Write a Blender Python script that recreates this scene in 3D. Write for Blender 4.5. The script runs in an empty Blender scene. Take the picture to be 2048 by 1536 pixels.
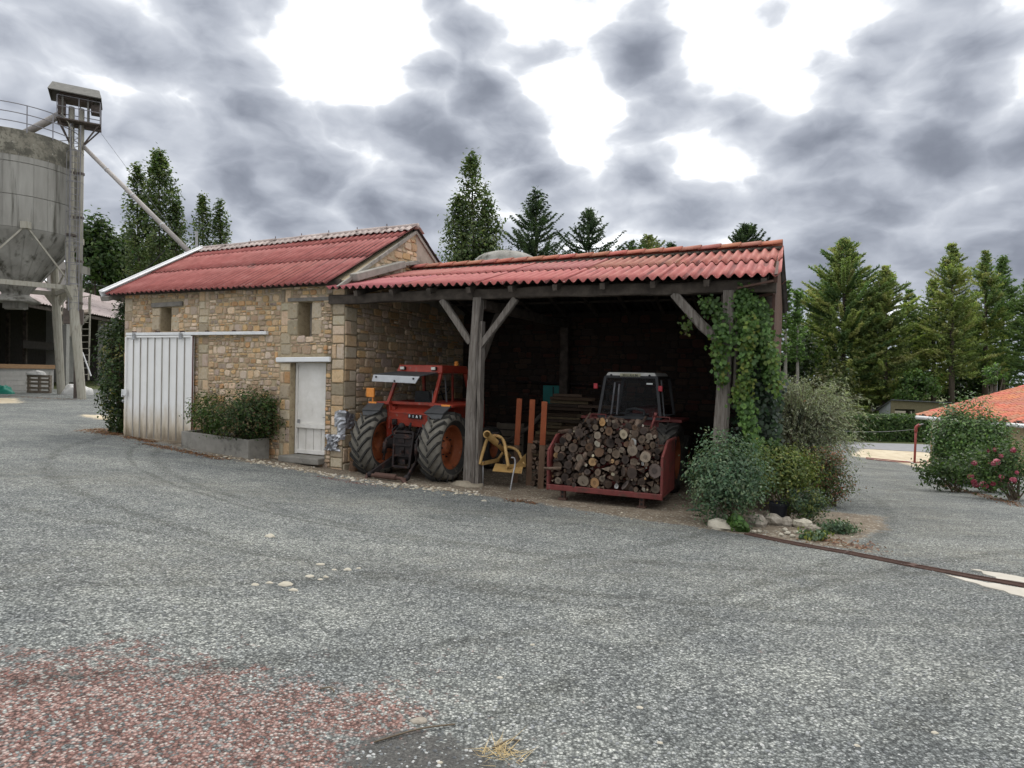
import bpy, math, random
import numpy as np
from mathutils import Vector, Matrix, noise as mnoise

C = bpy.context.scene.collection
R = math.radians
RNG = random.Random(7)
NR = np.random.default_rng(11)
sc = bpy.context.scene
# ------------------------------------------------------------------ camera model (full-size photo pixels -> world rays)
FPX, ROLL, PITCH, ZC = 1300.0, R(1.2), R(-0.8), 1.6

def ray(px, py):
    xc = (px-1024)/FPX; yc = -(py-768)/FPX
    xw = xc*math.cos(ROLL)-yc*math.sin(ROLL); yw = xc*math.sin(ROLL)+yc*math.cos(ROLL)
    return xw, math.cos(PITCH)-yw*math.sin(PITCH), math.sin(PITCH)+yw*math.cos(PITCH)

def P(px, py, Y):
    x, f, z = ray(px, py); k = Y/f
    return Vector((x*k, Y, ZC+z*k))
# barn frame: t runs along the front wall to the left, s into the depth, z up
AX = Vector((-.914, .406, 0)).normalized(); BX = Vector((.406, .914, 0)).normalized(); OX = Vector((-3.7, 14.3, 0))
def L(t, s, z): return OX+AX*t+BX*s+Vector((0, 0, z))
def FP(px, py, s=0.0):
    x, f, z = ray(px, py)
    k = (s+OX.x*BX.x+OX.y*BX.y)/(x*BX.x+f*BX.y)
    return L(0, 0, 0)*0+Vector((x*k, f*k, ZC+z*k))
YARD = -math.atan2(.406, .914)          # rotation of the barn axes

# ------------------------------------------------------------------ terrain height
RAYS = [(-1.2, [(0, 0), (17, -.02), (40, .1), (90, .3), (400, .3)]),
        (-.8, [(0, 0), (17, -.08), (33, .08), (60, .3), (400, .3)]),
        (-.6, [(0, 0), (9, -.1), (17.2, -.19), (33, .06), (60, .3), (400, .3)]),
        (-.26, [(0, 0), (6, -.24), (14.3, -.58), (30, -.55), (60, -.4), (400, 0)]),
        (0, [(0, 0), (6, -.3), (12.5, -.64), (18, -.66), (40, -.9), (400, -.5)]),
        (.33, [(0, 0), (6, -.34), (11, -.62), (18, -.7), (30, -1.4), (60, -1.8), (400, -1)]),
        (.5, [(0, 0), (6, -.36), (11, -.68), (17, -1.1), (29, -2.0), (44, -2.4), (90, -2.4), (400, -1.5)]),
        (.65, [(0, 0), (6.3, -.36), (11, -.70), (16, -1.1), (29, -2.1), (44, -2.4), (90, -2.4), (400, -1.5)]),
        (1.1, [(0, 0), (6, -.3), (11, -.65), (16, -1.05), (29, -2.1), (44, -2.4), (90, -2.4), (400, -1.5)])]
def gz(x, y):
    y = max(y, 0.0); r = max(-1.2, min(1.1, x/max(y, 4.0)))
    def prof(tb):
        for (a, za), (b, zb) in zip(tb, tb[1:]):
            if y <= b: return za+(zb-za)*(y-a)/(b-a)
        return tb[-1][1]
    for (r0, t0), (r1, t1) in zip(RAYS, RAYS[1:]):
        if r <= r1:
            k = (r-r0)/(r1-r0)
            return prof(t0)*(1-k)+prof(t1)*k
    return prof(RAYS[-1][1])
def onground(px, py):
    """point where the ray through a photo pixel meets the terrain"""
    x, f, z = ray(px, py); k = .5
    for i in range(4000):
        if ZC+z*k <= gz(x*k, f*k): break
        k += .02+.002*k
    return Vector((x*k, f*k, gz(x*k, f*k)))

# ------------------------------------------------------------------ materials
MATS = {}
def _ramp(nt, fac, cols):
    n = nt.nodes.new('ShaderNodeValToRGB'); e = n.color_ramp.elements
    while len(e) < len(cols): e.new(.5)
    for el, (p, c) in zip(e, cols): el.position = p; el.color = (*c, 1)
    nt.links.new(fac, n.inputs['Fac']); return n.outputs['Color']
def _mix(nt, fac, a, b, mode='MIX'):
    n = nt.nodes.new('ShaderNodeMix'); n.data_type = 'RGBA'; n.blend_type = mode
    for s, v in ((n.inputs[0], fac), (n.inputs[6], a), (n.inputs[7], b)):
        if isinstance(v, (int, float)): s.default_value = v
        elif isinstance(v, tuple): s.default_value = (*v, 1)
        else: nt.links.new(v, s)
    return n.outputs[2]
def _math(nt, op, a, b=None, c=None):
    n = nt.nodes.new('ShaderNodeMath'); n.operation = op
    for s, v in zip(n.inputs, (a, b, c)):
        if v is None: continue
        if isinstance(v, (int, float)): s.default_value = v
        else: nt.links.new(v, s)
    return n.outputs[0]
def _noise(nt, co, scale, detail=5, rough=.6, stretch=None, dist=0):
    if stretch:
        m = nt.nodes.new('ShaderNodeMapping'); m.inputs['Scale'].default_value = stretch
        nt.links.new(co, m.inputs['Vector']); co = m.outputs[0]
    n = nt.nodes.new('ShaderNodeTexNoise'); n.inputs['Scale'].default_value = scale
    n.inputs['Detail'].default_value = detail; n.inputs['Roughness'].default_value = rough
    n.inputs['Distortion'].default_value = dist
    nt.links.new(co, n.inputs['Vector']); return n.outputs[0]
def _range(nt, v, a, b, lo=0, hi=1, smooth=True):
    n = nt.nodes.new('ShaderNodeMapRange'); n.interpolation_type = 'SMOOTHSTEP' if smooth else 'LINEAR'
    nt.links.new(v, n.inputs[0])
    for i, x in zip((1, 2, 3, 4), (a, b, lo, hi)): n.inputs[i].default_value = x
    return n.outputs[0]
def mk(name, cols, scale=4, rough=.75, bump=.25, bscale=30, bdist=.01, tint=False, metal=0.0, stretch=None,
       spots=(), spec=.35, detail=6):
    """noise-driven colours, optional spots (colour, scale, low, high, stretch), optional per-face tint"""
    m = bpy.data.materials.new(name); m.use_nodes = True; nt = m.node_tree
    b = nt.nodes['Principled BSDF']; b.inputs['Roughness'].default_value = rough
    b.inputs['Metallic'].default_value = metal; b.inputs['Specular IOR Level'].default_value = spec
    co = nt.nodes.new('ShaderNodeTexCoord').outputs['Object']
    n = _noise(nt, co, scale, detail, .6, stretch)
    if len(cols) == 1: cols = [cols[0], cols[0]]
    k = len(cols)
    col = _ramp(nt, n, [(.3+.4*i/(k-1), c) for i, c in enumerate(cols)])
    for s in spots:
        c, ss, lo, hi = s[:4]
        f = _range(nt, _noise(nt, co, ss, 5, .65, s[4] if len(s) > 4 else None), lo, hi)
        col = _mix(nt, f, col, c)
    if tint:
        a = nt.nodes.new('ShaderNodeAttribute'); a.attribute_name = 'tint'
        col = _mix(nt, 1.0, col, a.outputs['Color'], 'MULTIPLY')
    nt.links.new(col, b.inputs['Base Color'])
    if bump:
        bn = nt.nodes.new('ShaderNodeBump'); bn.inputs['Strength'].default_value = bump; bn.inputs['Distance'].default_value = bdist
        nt.links.new(_noise(nt, co, bscale, 6, .65, stretch), bn.inputs['Height']); nt.links.new(bn.outputs[0], b.inputs['Normal'])
    MATS[name] = m; return m
def leafmat(name, trans=.3, rough=.5):
    m = bpy.data.materials.new(name); m.use_nodes = True; nt = m.node_tree
    b = nt.nodes['Principled BSDF']; b.inputs['Roughness'].default_value = rough; b.inputs['Specular IOR Level'].default_value = .3
    a = nt.nodes.new('ShaderNodeAttribute'); a.attribute_name = 'tint'
    nt.links.new(a.outputs['Color'], b.inputs['Base Color'])
    t = nt.nodes.new('ShaderNodeBsdfTranslucent')
    nt.links.new(_mix(nt, 1.0, a.outputs['Color'], (1.0, 1.15, .6), 'MULTIPLY'), t.inputs['Color'])
    x = nt.nodes.new('ShaderNodeMixShader'); x.inputs[0].default_value = trans
    nt.links.new(b.outputs[0], x.inputs[1]); nt.links.new(t.outputs[0], x.inputs[2])
    nt.links.new(x.outputs[0], nt.nodes['Material Output'].inputs['Surface'])
    MATS[name] = m; return m
def glassmat(name, col, rough=.08, alpha=.6):
    m = bpy.data.materials.new(name); m.use_nodes = True; nt = m.node_tree
    b = nt.nodes['Principled BSDF']; b.inputs['Roughness'].default_value = rough; b.inputs['Base Color'].default_value = (*col, 1)
    b.inputs['Alpha'].default_value = alpha
    MATS[name] = m; return m

# ------------------------------------------------------------------ objects
WM = {}
def tag(o, label=None, cat=None, group=None, kind=None):
    for k, v in (('label', label), ('category', cat), ('group', group), ('kind', kind)):
        if v: o[k] = v
    return o
def root(name, loc, label, cat, group=None, rz=0.0):
    o = bpy.data.objects.new(name, None); C.objects.link(o); o.empty_display_size = .2
    o.location = loc; o.rotation_euler = (0, 0, rz)
    WM[o] = Matrix.Translation(Vector(loc)) @ Matrix.Rotation(rz, 4, 'Z')
    return tag(o, label, cat, group)
def link(name, me, mats, parent=None, smooth=False, bevel=0, seg=2):
    for m in (mats if isinstance(mats, (list, tuple)) else [mats]): me.materials.append(MATS[m] if isinstance(m, str) else m)
    o = bpy.data.objects.new(name, me); C.objects.link(o)
    if parent:
        o.parent = parent; WM[o] = WM.get(parent, Matrix())
    else: WM[o] = Matrix()
    if smooth: me.polygons.foreach_set('use_smooth', [True]*len(me.polygons))
    if bevel:
        b = o.modifiers.new('bevel', 'BEVEL'); b.width = bevel; b.segments = seg; b.limit_method = 'ANGLE'; b.angle_limit = R(35)
    return o
class MB:
    """collects faces; build() links them as ONE mesh object"""
    def __init__(s): s.v = []; s.f = []; s.m = []; s.t = []
    def add(s, vs, fs, mi=0, tint=(1, 1, 1)):
        k = len(s.v); s.v += [tuple(v) for v in vs]
        for f in fs: s.f.append([i+k for i in f]); s.m.append(mi); s.t.append(tint)
        return s
    def quad(s, a, b, c, d, mi=0, tint=(1, 1, 1)): return s.add([a, b, c, d], [(0, 1, 2, 3)], mi, tint)
    def hexa(s, p, mi=0, tint=(1, 1, 1)):
        """8 corners: bottom ring 0-3, top ring 4-7"""
        return s.add(p, [(3, 2, 1, 0), (4, 5, 6, 7), (0, 1, 5, 4), (1, 2, 6, 5), (2, 3, 7, 6), (3, 0, 4, 7)], mi, tint)
    def box(s, c, size, mi=0, ax=None, tint=(1, 1, 1)):
        c = Vector(c); X, Y, Z = ax if ax else (Vector((1, 0, 0)), Vector((0, 1, 0)), Vector((0, 0, 1)))
        x, y, z = X*size[0]/2, Y*size[1]/2, Z*size[2]/2
        return s.hexa([c-x-y-z, c+x-y-z, c+x+y-z, c-x+y-z, c-x-y+z, c+x-y+z, c+x+y+z, c-x+y+z], mi, tint)
    def bar(s, p0, p1, w, h, mi=0, up=(0, 0, 1), tint=(1, 1, 1), taper=1.0):
        p0, p1 = Vector(p0), Vector(p1); d = (p1-p0).normalized(); up = Vector(up)
        if abs(d.dot(up)) > .98: up = Vector((0, 1, 0)) if abs(d.y) < .9 else Vector((1, 0, 0))
        x = d.cross(up).normalized()*w/2; y = x.cross(d).normalized()*h/2
        a, b = x*taper, y*taper
        return s.hexa([p0-x-y, p0+x-y, p0+x+y, p0-x+y, p1-a-b, p1+a-b, p1+a+b, p1-a+b], mi, tint)
    def tube(s, pts, r, n=8, mi=0, cap=True, tint=(1, 1, 1)):
        pts = [Vector(p) for p in pts]; rs = r if isinstance(r, (list, tuple)) else [r]*len(pts)
        vs = []; ref = None
        for i, p in enumerate(pts):
            d = (pts[min(i+1, len(pts)-1)]-pts[max(i-1, 0)]).normalized()
            if ref is None: ref = Vector((0, 0, 1)) if abs(d.z) < .9 else Vector((1, 0, 0))
            x = (ref-d*ref.dot(d)).normalized(); y = d.cross(x); ref = x
            vs += [p+(x*math.cos(a)+y*math.sin(a))*rs[i] for a in [2*math.pi*j/n for j in range(n)]]
        fs = [(i*n+j, i*n+(j+1) % n, (i+1)*n+(j+1) % n, (i+1)*n+j) for i in range(len(pts)-1) for j in range(n)]
        if cap: fs += [tuple(range(n-1, -1, -1)), tuple(range((len(pts)-1)*n, len(pts)*n))]
        return s.add(vs, fs, mi, tint)
    def lathe(s, prof, c, n=24, ax=None, mi=0, close=False, tint=(1, 1, 1)):
        """prof [(r, h)] around axis ax[2] at c"""
        c = Vector(c); X, Y, Z = ax if ax else (Vector((1, 0, 0)), Vector((0, 1, 0)), Vector((0, 0, 1)))
        vs = [c+(X*math.cos(a)+Y*math.sin(a))*r+Z*h for r, h in prof for a in [2*math.pi*j/n for j in range(n)]]
        m = len(prof)
        fs = [(i*n+j, i*n+(j+1) % n, ((i+1) % m)*n+(j+1) % n, ((i+1) % m)*n+j) for i in range(m if close else m-1) for j in range(n)]
        return s.add(vs, fs, mi, tint)
    def ball(s, c, r, n=10, mi=0, sq=(1, 1, 1), tint=(1, 1, 1), jit=0, rg=None):
        c = Vector(c); vs = []; m = max(4, n//2)
        for i in range(m+1):
            th = math.pi*i/m
            for j in range(n):
                a = 2*math.pi*j/n; q = 1+(rg.uniform(-jit, jit) if rg and 0 < i < m else 0)
                vs.append(c+Vector((math.sin(th)*math.cos(a)*sq[0], math.sin(th)*math.sin(a)*sq[1], math.cos(th)*sq[2]))*r*q)
        return s.add(vs, [(i*n+j, (i+1)*n+j, (i+1)*n+(j+1) % n, i*n+(j+1) % n) for i in range(m) for j in range(n)], mi, tint)
    def build(s, name, mats, parent=None, world=True, smooth=False, bevel=0, solid=0, autos=False):
        vs = s.v
        if parent and world and parent in WM:
            iv = WM[parent].inverted(); vs = [iv @ Vector(v) for v in s.v]
        me = bpy.data.meshes.new(name); me.from_pydata([tuple(v) for v in vs], [], s.f)
        me.polygons.foreach_set('material_index', s.m)
        at = me.attributes.new('tint', 'FLOAT_COLOR', 'FACE')
        at.data.foreach_set('color', [x for t in s.t for x in (t[0], t[1], t[2], 1.0)])
        me.update()
        o = link(name, me, mats, parent, smooth, bevel)
        if solid:
            q = o.modifiers.new('thick', 'SOLIDIFY'); q.thickness = solid; q.offset = 0
        if autos:
            me.polygons.foreach_set('use_smooth', [True]*len(me.polygons)); me.set_sharp_from_angle(angle=R(40))
        return o
def build_each(mb, name, mats, parent=None, **k):
    """one object per connected piece"""
    par = list(range(len(mb.v)))
    def find(i):
        while par[i] != i: par[i] = par[par[i]]; i = par[i]
        return i
    for f in mb.f:
        for i in f[1:]: par[find(i)] = find(f[0])
    gr = {}
    for q, f in enumerate(mb.f): gr.setdefault(find(f[0]), []).append(q)
    out_ = []
    for fs in gr.values():
        m = MB(); ids = sorted({i for q in fs for i in mb.f[q]}); re_ = {i: j for j, i in enumerate(ids)}
        m.v = [mb.v[i] for i in ids]
        for q in fs: m.f.append([re_[i] for i in mb.f[q]]); m.m.append(mb.m[q]); m.t.append(mb.t[q])
        out_.append(m.build(name, mats, parent, **k))
    return out_
def np_mesh(name, V, F, T, mats, parent=None, world=True, smooth=False):
    """V (n,3) F (m,k) T (m,3)"""
    if parent and world and parent in WM:
        M = np.array(WM[parent].inverted()); V = V @ M[:3, :3].T+M[:3, 3]
    me = bpy.data.meshes.new(name); n, m, k = len(V), len(F), F.shape[1]
    me.vertices.add(n); me.vertices.foreach_set('co', V.astype(np.float32).ravel())
    me.loops.add(m*k); me.loops.foreach_set('vertex_index', F.astype(np.int32).ravel())
    me.polygons.add(m); me.polygons.foreach_set('loop_start', np.arange(0, m*k, k, dtype=np.int32))
    me.update(calc_edges=True)
    at = me.attributes.new('tint', 'FLOAT_COLOR', 'FACE')
    at.data.foreach_set('color', np.c_[T, np.ones(m)].astype(np.float32).ravel())
    return link(name, me, mats, parent, smooth)
LEAFGAIN = 1.7
def leafgeo(pos, nrm, size, col, asp=.45, tang=None, fold=.12):
    """one folded four-cornered leaf per row"""
    n = len(pos); nrm = nrm/np.maximum(np.linalg.norm(nrm, axis=1, keepdims=True), 1e-6)
    t = NR.normal(size=(n, 3)) if tang is None else tang+NR.normal(size=(n, 3))*.25
    t = t-nrm*(t*nrm).sum(1, keepdims=True); t /= np.maximum(np.linalg.norm(t, axis=1, keepdims=True), 1e-6)
    b = np.cross(nrm, t); s = size[:, None]
    V = np.stack([pos-t*s*.5, pos+b*s*asp*.5+nrm*s*fold, pos+t*s*.5, pos-b*s*asp*.5+nrm*s*fold], 1).reshape(-1, 3)
    return V, np.arange(4*n).reshape(n, 4), np.clip(np.array(col)*LEAFGAIN, 0, .75)
def jitcol(base, n, v=.25, hue=.12):
    base = np.array(base); idx = NR.integers(0, len(base), n) if base.ndim == 2 else None
    c = base[idx] if idx is not None else np.repeat(base[None], n, 0)
    return np.clip(c*(1+NR.normal(size=(n, 1))*v).clip(.35, 2)*(1+NR.normal(size=(n, 3))*hue*.5), .004, .9)

def copy_tree(o, parent=None):
    c = o.copy(); C.objects.link(c)
    if parent: c.parent = parent
    for ch in [x for x in bpy.data.objects if x.parent == o]: copy_tree(ch, c)
    return c
def textmesh(name, txt, size, mat, parent, loc, ax, extr=.002):
    cu = bpy.data.curves.new(name, 'FONT'); cu.body = txt; cu.size = size; cu.extrude = extr; cu.align_x = 'CENTER'; cu.align_y = 'CENTER'
    cu.offset = size*.012
    o = bpy.data.objects.new(name, cu); C.objects.link(o)
    dg = bpy.context.evaluated_depsgraph_get(); me = bpy.data.meshes.new_from_object(o.evaluated_get(dg))
    bpy.data.objects.remove(o); bpy.data.curves.remove(cu)
    X, Y, Z = ax; M = Matrix(((X.x, Y.x, Z.x, loc[0]), (X.y, Y.y, Z.y, loc[1]), (X.z, Y.z, Z.z, loc[2]), (0, 0, 0, 1)))
    me.transform(M); me.materials.clear()
    return link(name, me, mat, parent)
EXPO = 0.55
CLOUDS = [(520, 290, 8, .46), (330, 290, 6, .34), (760, 330, 7, .36), (640, 400, 9, .22), (60, 30, 8, .46), (330, 50, 6.5, .44), (470, 20, 4, .3), (910, 110, 4, .42), (1000, 210, 4, .40), (870, 60, 3.5, .3), (1260, 60, 3.6, .40),
          (1280, 150, 2.6, .3), (1290, 220, 4.2, .44), (1495, 195, 2.2, .5), (1960, 120, 10, .40), (1850, 330, 9, .34), (1280, 345, 5.5, .36), (1490, 290, 4.5, .34), (1100, 345, 4, .25), (1640, 430, 9, .28), (1950, 480, 9, .25), (1000, 440, 9, .16),
          (640, 100, 6, -.5), (200, 170, 4.5, -.42), (1075, 90, 4.5, -.42), (1480, 60, 7, -.5), (1620, 130, 6, -.45), (1140, 240, 4, -.42), (730, 170, 4, -.42), (1420, 310, 3, -.36), (1260, 300, 1.8, -.3), (760, 30, 4, -.4)]
BASE, BLOB = .16, .62
# ------------------------------------------------------------------ the palette
mk('stone', [(.70, .66, .60), (1.0, 1.0, 1.0), (.86, .78, .66)], 9, .92, .5, 26, .02, tint=True, spots=[((.30, .27, .24), 2.2, .60, .78), ((.55, .33, .12), 3.1, .66, .80)])
mk('mortar', [(.30, .235, .145), (.42, .34, .22), (.24, .185, .115)], 7, .95, .5, 45, .02, spots=[((.20, .18, .15), 1.4, .58, .75)])
mk('plaster', [(.30, .26, .21), (.40, .35, .29)], 5, .95, .4, 40, .01, spots=[((.2, .18, .15), 2, .55, .7)])
mk('cement', [(.22, .21, .18), (.33, .31, .27)], 6, .95, .4, 35, .01, spots=[((.09, .09, .075), 2.5, .52, .72), ((.45, .43, .38), 5, .62, .75)])
mk('barn_sheet', [(.215, .056, .047), (.28, .079, .068), (.33, .112, .096)], 3, .8, .15, 60, .004, tint=True, spots=[((.07, .035, .03), 1.1, .60, .75, (1, 1, 3)), ((.52, .34, .30), 14, .68, .8)])
mk('shed_sheet', [(.285, .088, .072), (.355, .122, .10), (.355, .15, .11)], 2.5, .8, .15, 60, .004, tint=True, spots=[((.14, .08, .06), 3.5, .63, .78), ((.55, .30, .24), 9, .66, .8)])
mk('under_sheet', [(.03, .026, .023), (.05, .043, .038)], 4, .9, .2, 40)
mk('dark_cement', [(.09, .075, .06), (.15, .125, .10)], 8, .95, .3, 40)
mk('ridge_pale', [(.36, .28, .25), (.48, .41, .37)], 6, .85, .3, 40, .006, tint=True, spots=[((.12, .10, .09), 5, .58, .72)])
mk('ridge_tile', [(.37, .125, .082), (.45, .18, .125)], 5, .85, .25, 40, .006, tint=True, spots=[((.18, .12, .08), 6, .6, .75)])
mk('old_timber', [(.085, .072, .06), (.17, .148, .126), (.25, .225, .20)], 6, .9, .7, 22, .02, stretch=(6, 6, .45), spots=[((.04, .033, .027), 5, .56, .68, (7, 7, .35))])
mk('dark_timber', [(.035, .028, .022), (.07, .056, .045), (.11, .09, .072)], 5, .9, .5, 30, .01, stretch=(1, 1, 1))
mk('white_paint', [(.66, .63, .57), (.78, .75, .70)], 5, .55, .12, 60, .003, spots=[((.38, .33, .26), 7, .68, .8), ((.5, .47, .42), 2, .6, .8, (1, 1, .4))])
mk('rail_white', [(.66, .66, .65), (.78, .78, .77)], 5, .5, .05, 60, .002)
mk('white_board', [(.70, .70, .69), (.80, .80, .79)], 3, .5, .05, 50, .002)
mk('lintel_grey', [(.16, .145, .125), (.25, .23, .20)], 7, .9, .4, 30, .01)
mk('flash_metal', [(.30, .31, .33), (.50, .51, .53), (.20, .20, .22)], 12, .38, .4, 26, .02, metal=.75)
mk('tractor_red', [(.23, .026, .014), (.31, .042, .022)], 5, .5, .08, 40, .003, spots=[((.10, .045, .034), 3.5, .52, .70), ((.20, .15, .12), 8, .58, .78), ((.30, .10, .08), 2, .6, .8)])
mk('faded_red', [(.115, .024, .021), (.18, .042, .036)], 6, .6, .2, 40, .004, spots=[((.075, .035, .025), 5, .50, .66), ((.16, .12, .10), 14, .60, .73)])
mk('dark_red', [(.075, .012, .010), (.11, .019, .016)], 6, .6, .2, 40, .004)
mk('tyre', [(.028, .027, .025), (.055, .052, .046)], 8, .85, .3, 40, .006, spots=[((.11, .10, .08), 5, .52, .72)])
mk('dusty_tyre', [(.125, .113, .092), (.19, .175, .145)], 10, .95, .3, 40, .006, spots=[((.06, .055, .047), 6, .58, .72)])
mk('rim_rust', [(.24, .062, .022), (.34, .10, .035)], 7, .65, .2, 40, .004, spots=[((.10, .045, .025), 5, .55, .7), ((.30, .20, .12), 9, .62, .78)])
mk('black_iron', [(.012, .010, .010), (.028, .021, .020)], 9, .65, .3, 40, .004, spots=[((.075, .033, .024), 7, .52, .68)], spec=.25)
mk('black_rubber', [(.035, .036, .037), (.06, .061, .062)], 6, .6, .1, 40, .002)
mk('grey_panel', [(.42, .43, .44), (.52, .53, .54)], 6, .5, .1, 40, .002, spots=[((.28, .28, .27), 5, .62, .8)])
mk('amber', [(.62, .20, .03), (.75, .30, .06)], 20, .3, .1, 60, .002)
mk('red_lens', [(.35, .02, .03), (.48, .05, .06)], 20, .3, .1, 60, .002)
mk('lamp_glass', [(.50, .48, .42), (.66, .64, .58)], 20, .25, .1, 60, .002)
mk('plain_black', [(.012, .012, .013)], 5, .6, 0)
mk('plain_white', [(.78, .78, .76)], 5, .5, 0)
mk('plate_yellow', [(.40, .38, .24), (.48, .46, .32)], 8, .6, .05, 40, .002)
mk('cab_white', [(.50, .49, .45), (.60, .59, .55)], 6, .55, .1, 40, .002, spots=[((.3, .27, .22), 6, .62, .78)])
mk('bark', [(.045, .032, .024), (.10, .075, .058), (.16, .13, .11)], 14, .95, .8, 40, .012, tint=True)
mk('cut_wood', [(.75, .72, .66), (1, 1, 1)], 16, .9, .4, 60, .006, tint=True, spots=[((.35, .30, .25), 14, .58, .72)])
mk('sawn_board', [(.65, .6, .55), (1, 1, 1)], 9, .9, .4, 40, .005, tint=True, stretch=(1, 1, 4))
mk('orange_paint', [(.21, .05, .016), (.29, .076, .026)], 7, .7, .3, 40, .004, spots=[((.15, .055, .025), 10, .58, .7)])
mk('brown_timber', [(.10, .06, .038), (.17, .105, .065)], 7, .85, .4, 30, .006, stretch=(4, 4, .6))
mk('yellow_paint', [(.37, .22, .07), (.47, .31, .125)], 7, .55, .2, 40, .004, spots=[((.22, .09, .035), 9, .58, .72)])
mk('galv', [(.28, .28, .28), (.40, .40, .40)], 8, .5, .1, 40, .002, metal=.4)
mk('teal_paint', [(.02, .17, .155), (.03, .22, .20)], 5, .6, .1, 40, .002)
mk('concrete', [(.19, .18, .155), (.28, .265, .235)], 5, .92, .4, 45, .008, spots=[((.085, .082, .07), 2.2, .54, .72), ((.36, .35, .31), 7, .66, .8)])
mk('silo_concrete', [(.20, .192, .168), (.275, .265, .235), (.345, .335, .30)], .9, .93, .3, 12, .02, stretch=(1.6, 1.6, .28), spots=[((.075, .07, .054), .9, .50, .68, (2.2, 2.2, .16)), ((.40, .38, .32), 2.6, .64, .76, (1.5, 1.5, .6))])
mk('silo_lichen', [(.17, .155, .12), (.25, .235, .185)], 1.5, .95, .5, 9, .03, spots=[((.10, .094, .074), 2.2, .42, .60), ((.085, .08, .062), 7, .50, .66), ((.44, .42, .36), 4, .64, .74)])
mk('pale_post', [(.29, .27, .215), (.40, .38, .32)], 4, .9, .3, 25, .01, stretch=(3, 3, .4), spots=[((.20, .185, .15), 3, .56, .7, (3, 3, .5))])
mk('rail_metal', [(.17, .165, .18), (.25, .245, .255)], 6, .55, .1, 40, .002, spots=[((.2, .1, .06), 6, .6, .75)])
mk('old_steel', [(.075, .058, .048), (.12, .098, .084)], 6, .75, .2, 30, .004, spots=[((.11, .055, .035), 6, .56, .72)])
mk('pipe_metal', [(.25, .225, .205), (.33, .305, .28)], 4, .55, .1, 40, .002, spots=[((.30, .2, .13), 4, .6, .75)])
mk('hood_metal', [(.12, .117, .103), (.18, .173, .155)], 5, .8, .2, 30, .004, spots=[((.12, .115, .10), 4, .56, .7)])
mk('fibre_roof', [(.34, .28, .26), (.48, .41, .39)], 2, .88, .2, 40, .005, tint=True, spots=[((.20, .15, .13), 2.5, .56, .72)])
mk('block_wall', [(.25, .245, .225), (.32, .31, .285)], 3, .93, .3, 40, .006, tint=True, spots=[((.15, .145, .13), 1.5, .56, .74)])
mk('far_gloom', [(.022, .018, .015), (.04, .034, .028)], 5, .9, .2, 30)  # near-black: darkness inside the open far buildings put into the wall colour
mk('plank_brown', [(.20, .115, .055), (.28, .17, .085)], 5, .85, .3, 30, .004, stretch=(.5, .5, 4))
mk('pallet_wood', [(.16, .13, .10), (.24, .20, .155)], 7, .9, .3, 30)
mk('white_sack', [(.50, .49, .46), (.62, .61, .58)], 6, .7, .5, 8, .03)
mk('green_tarp', [(.0, .15, .10), (.01, .21, .15)], 6, .5, .5, 8, .03)
mk('rust', [(.06, .032, .024), (.105, .058, .043)], 9, .85, .3, 40, .004, spots=[((.05, .028, .02), 7, .56, .7)])
mk('pale_concrete', [(.40, .37, .31), (.52, .485, .42)], 3, .93, .3, 60, .004, spots=[((.36, .33, .28), 3, .6, .76)])
mk('limestone', [(.37, .335, .26), (.50, .46, .375)], 9, .93, .5, 30, .01, tint=True)
mk('rock', [(.15, .13, .105), (.30, .265, .215), (.38, .345, .29)], 6, .93, .6, 22, .02, spots=[((.10, .10, .07), 4, .58, .7)])
mk('roof_orange', [(.46, .165, .10), (.55, .215, .135)], 3, .85, .2, 30, .005, tint=True, spots=[((.30, .13, .08), 5, .64, .78)])
mk('house_wall', [(.44, .34, .20), (.54, .43, .28)], 5, .93, .4, 25, .01, spots=[((.26, .21, .14), 3, .56, .7)])
mk('grey_metal', [(.26, .28, .30), (.35, .37, .39)], 4, .6, .1, 40, .002, stretch=(1, 1, .3))
mk('mossy_plank', [(.10, .09, .05), (.19, .165, .10)], 6, .9, .3, 30, .004, stretch=(5, 5, .6))
mk('red_pipe', [(.24, .05, .045), (.34, .08, .07)], 6, .6, .15, 40, .003)
mk('hose_red', [(.26, .075, .06), (.34, .12, .10)], 6, .6, .1, 40, .002)
mk('cable', [(.05, .05, .05)], 6, .6, 0)
mk('pot_black', [(.012, .013, .018), (.022, .023, .03)], 6, .5, .1, 40, .002)
mk('trunk_brown', [(.07, .055, .042), (.13, .105, .085)], 5, .95, .6, 18, .02, stretch=(3, 3, .6))
mk('trunk_pale', [(.19, .175, .15), (.28, .265, .235)], 5, .95, .4, 18, .02)
mk('twig', [(.10, .075, .05), (.16, .125, .085)], 8, .9, .2, 30)
mk('slate', [(.08, .085, .095), (.12, .125, .135)], 5, .7, .2, 30)
mk('dry_grass', [(.42, .31, .15), (.52, .41, .22)], 8, .9, .1, 30, tint=True)
leafmat('leaf', .38); leafmat('leaf_gloss', .25, .35); leafmat('needle', .42, .6); leafmat('petal', .3, .6)
glassmat('dark_glass', (.010, .011, .012), .25, .25)
MATS['dark_glass'].node_tree.nodes['Principled BSDF'].inputs['Specular IOR Level'].default_value = .22
mk('dark_metal', [(.022, .022, .023), (.04, .04, .042)], 8, .55, .1, 40, .002)
mk('dim_metal', [(.075, .075, .078), (.12, .12, .125)], 8, .55, .1, 40, .002)
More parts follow.
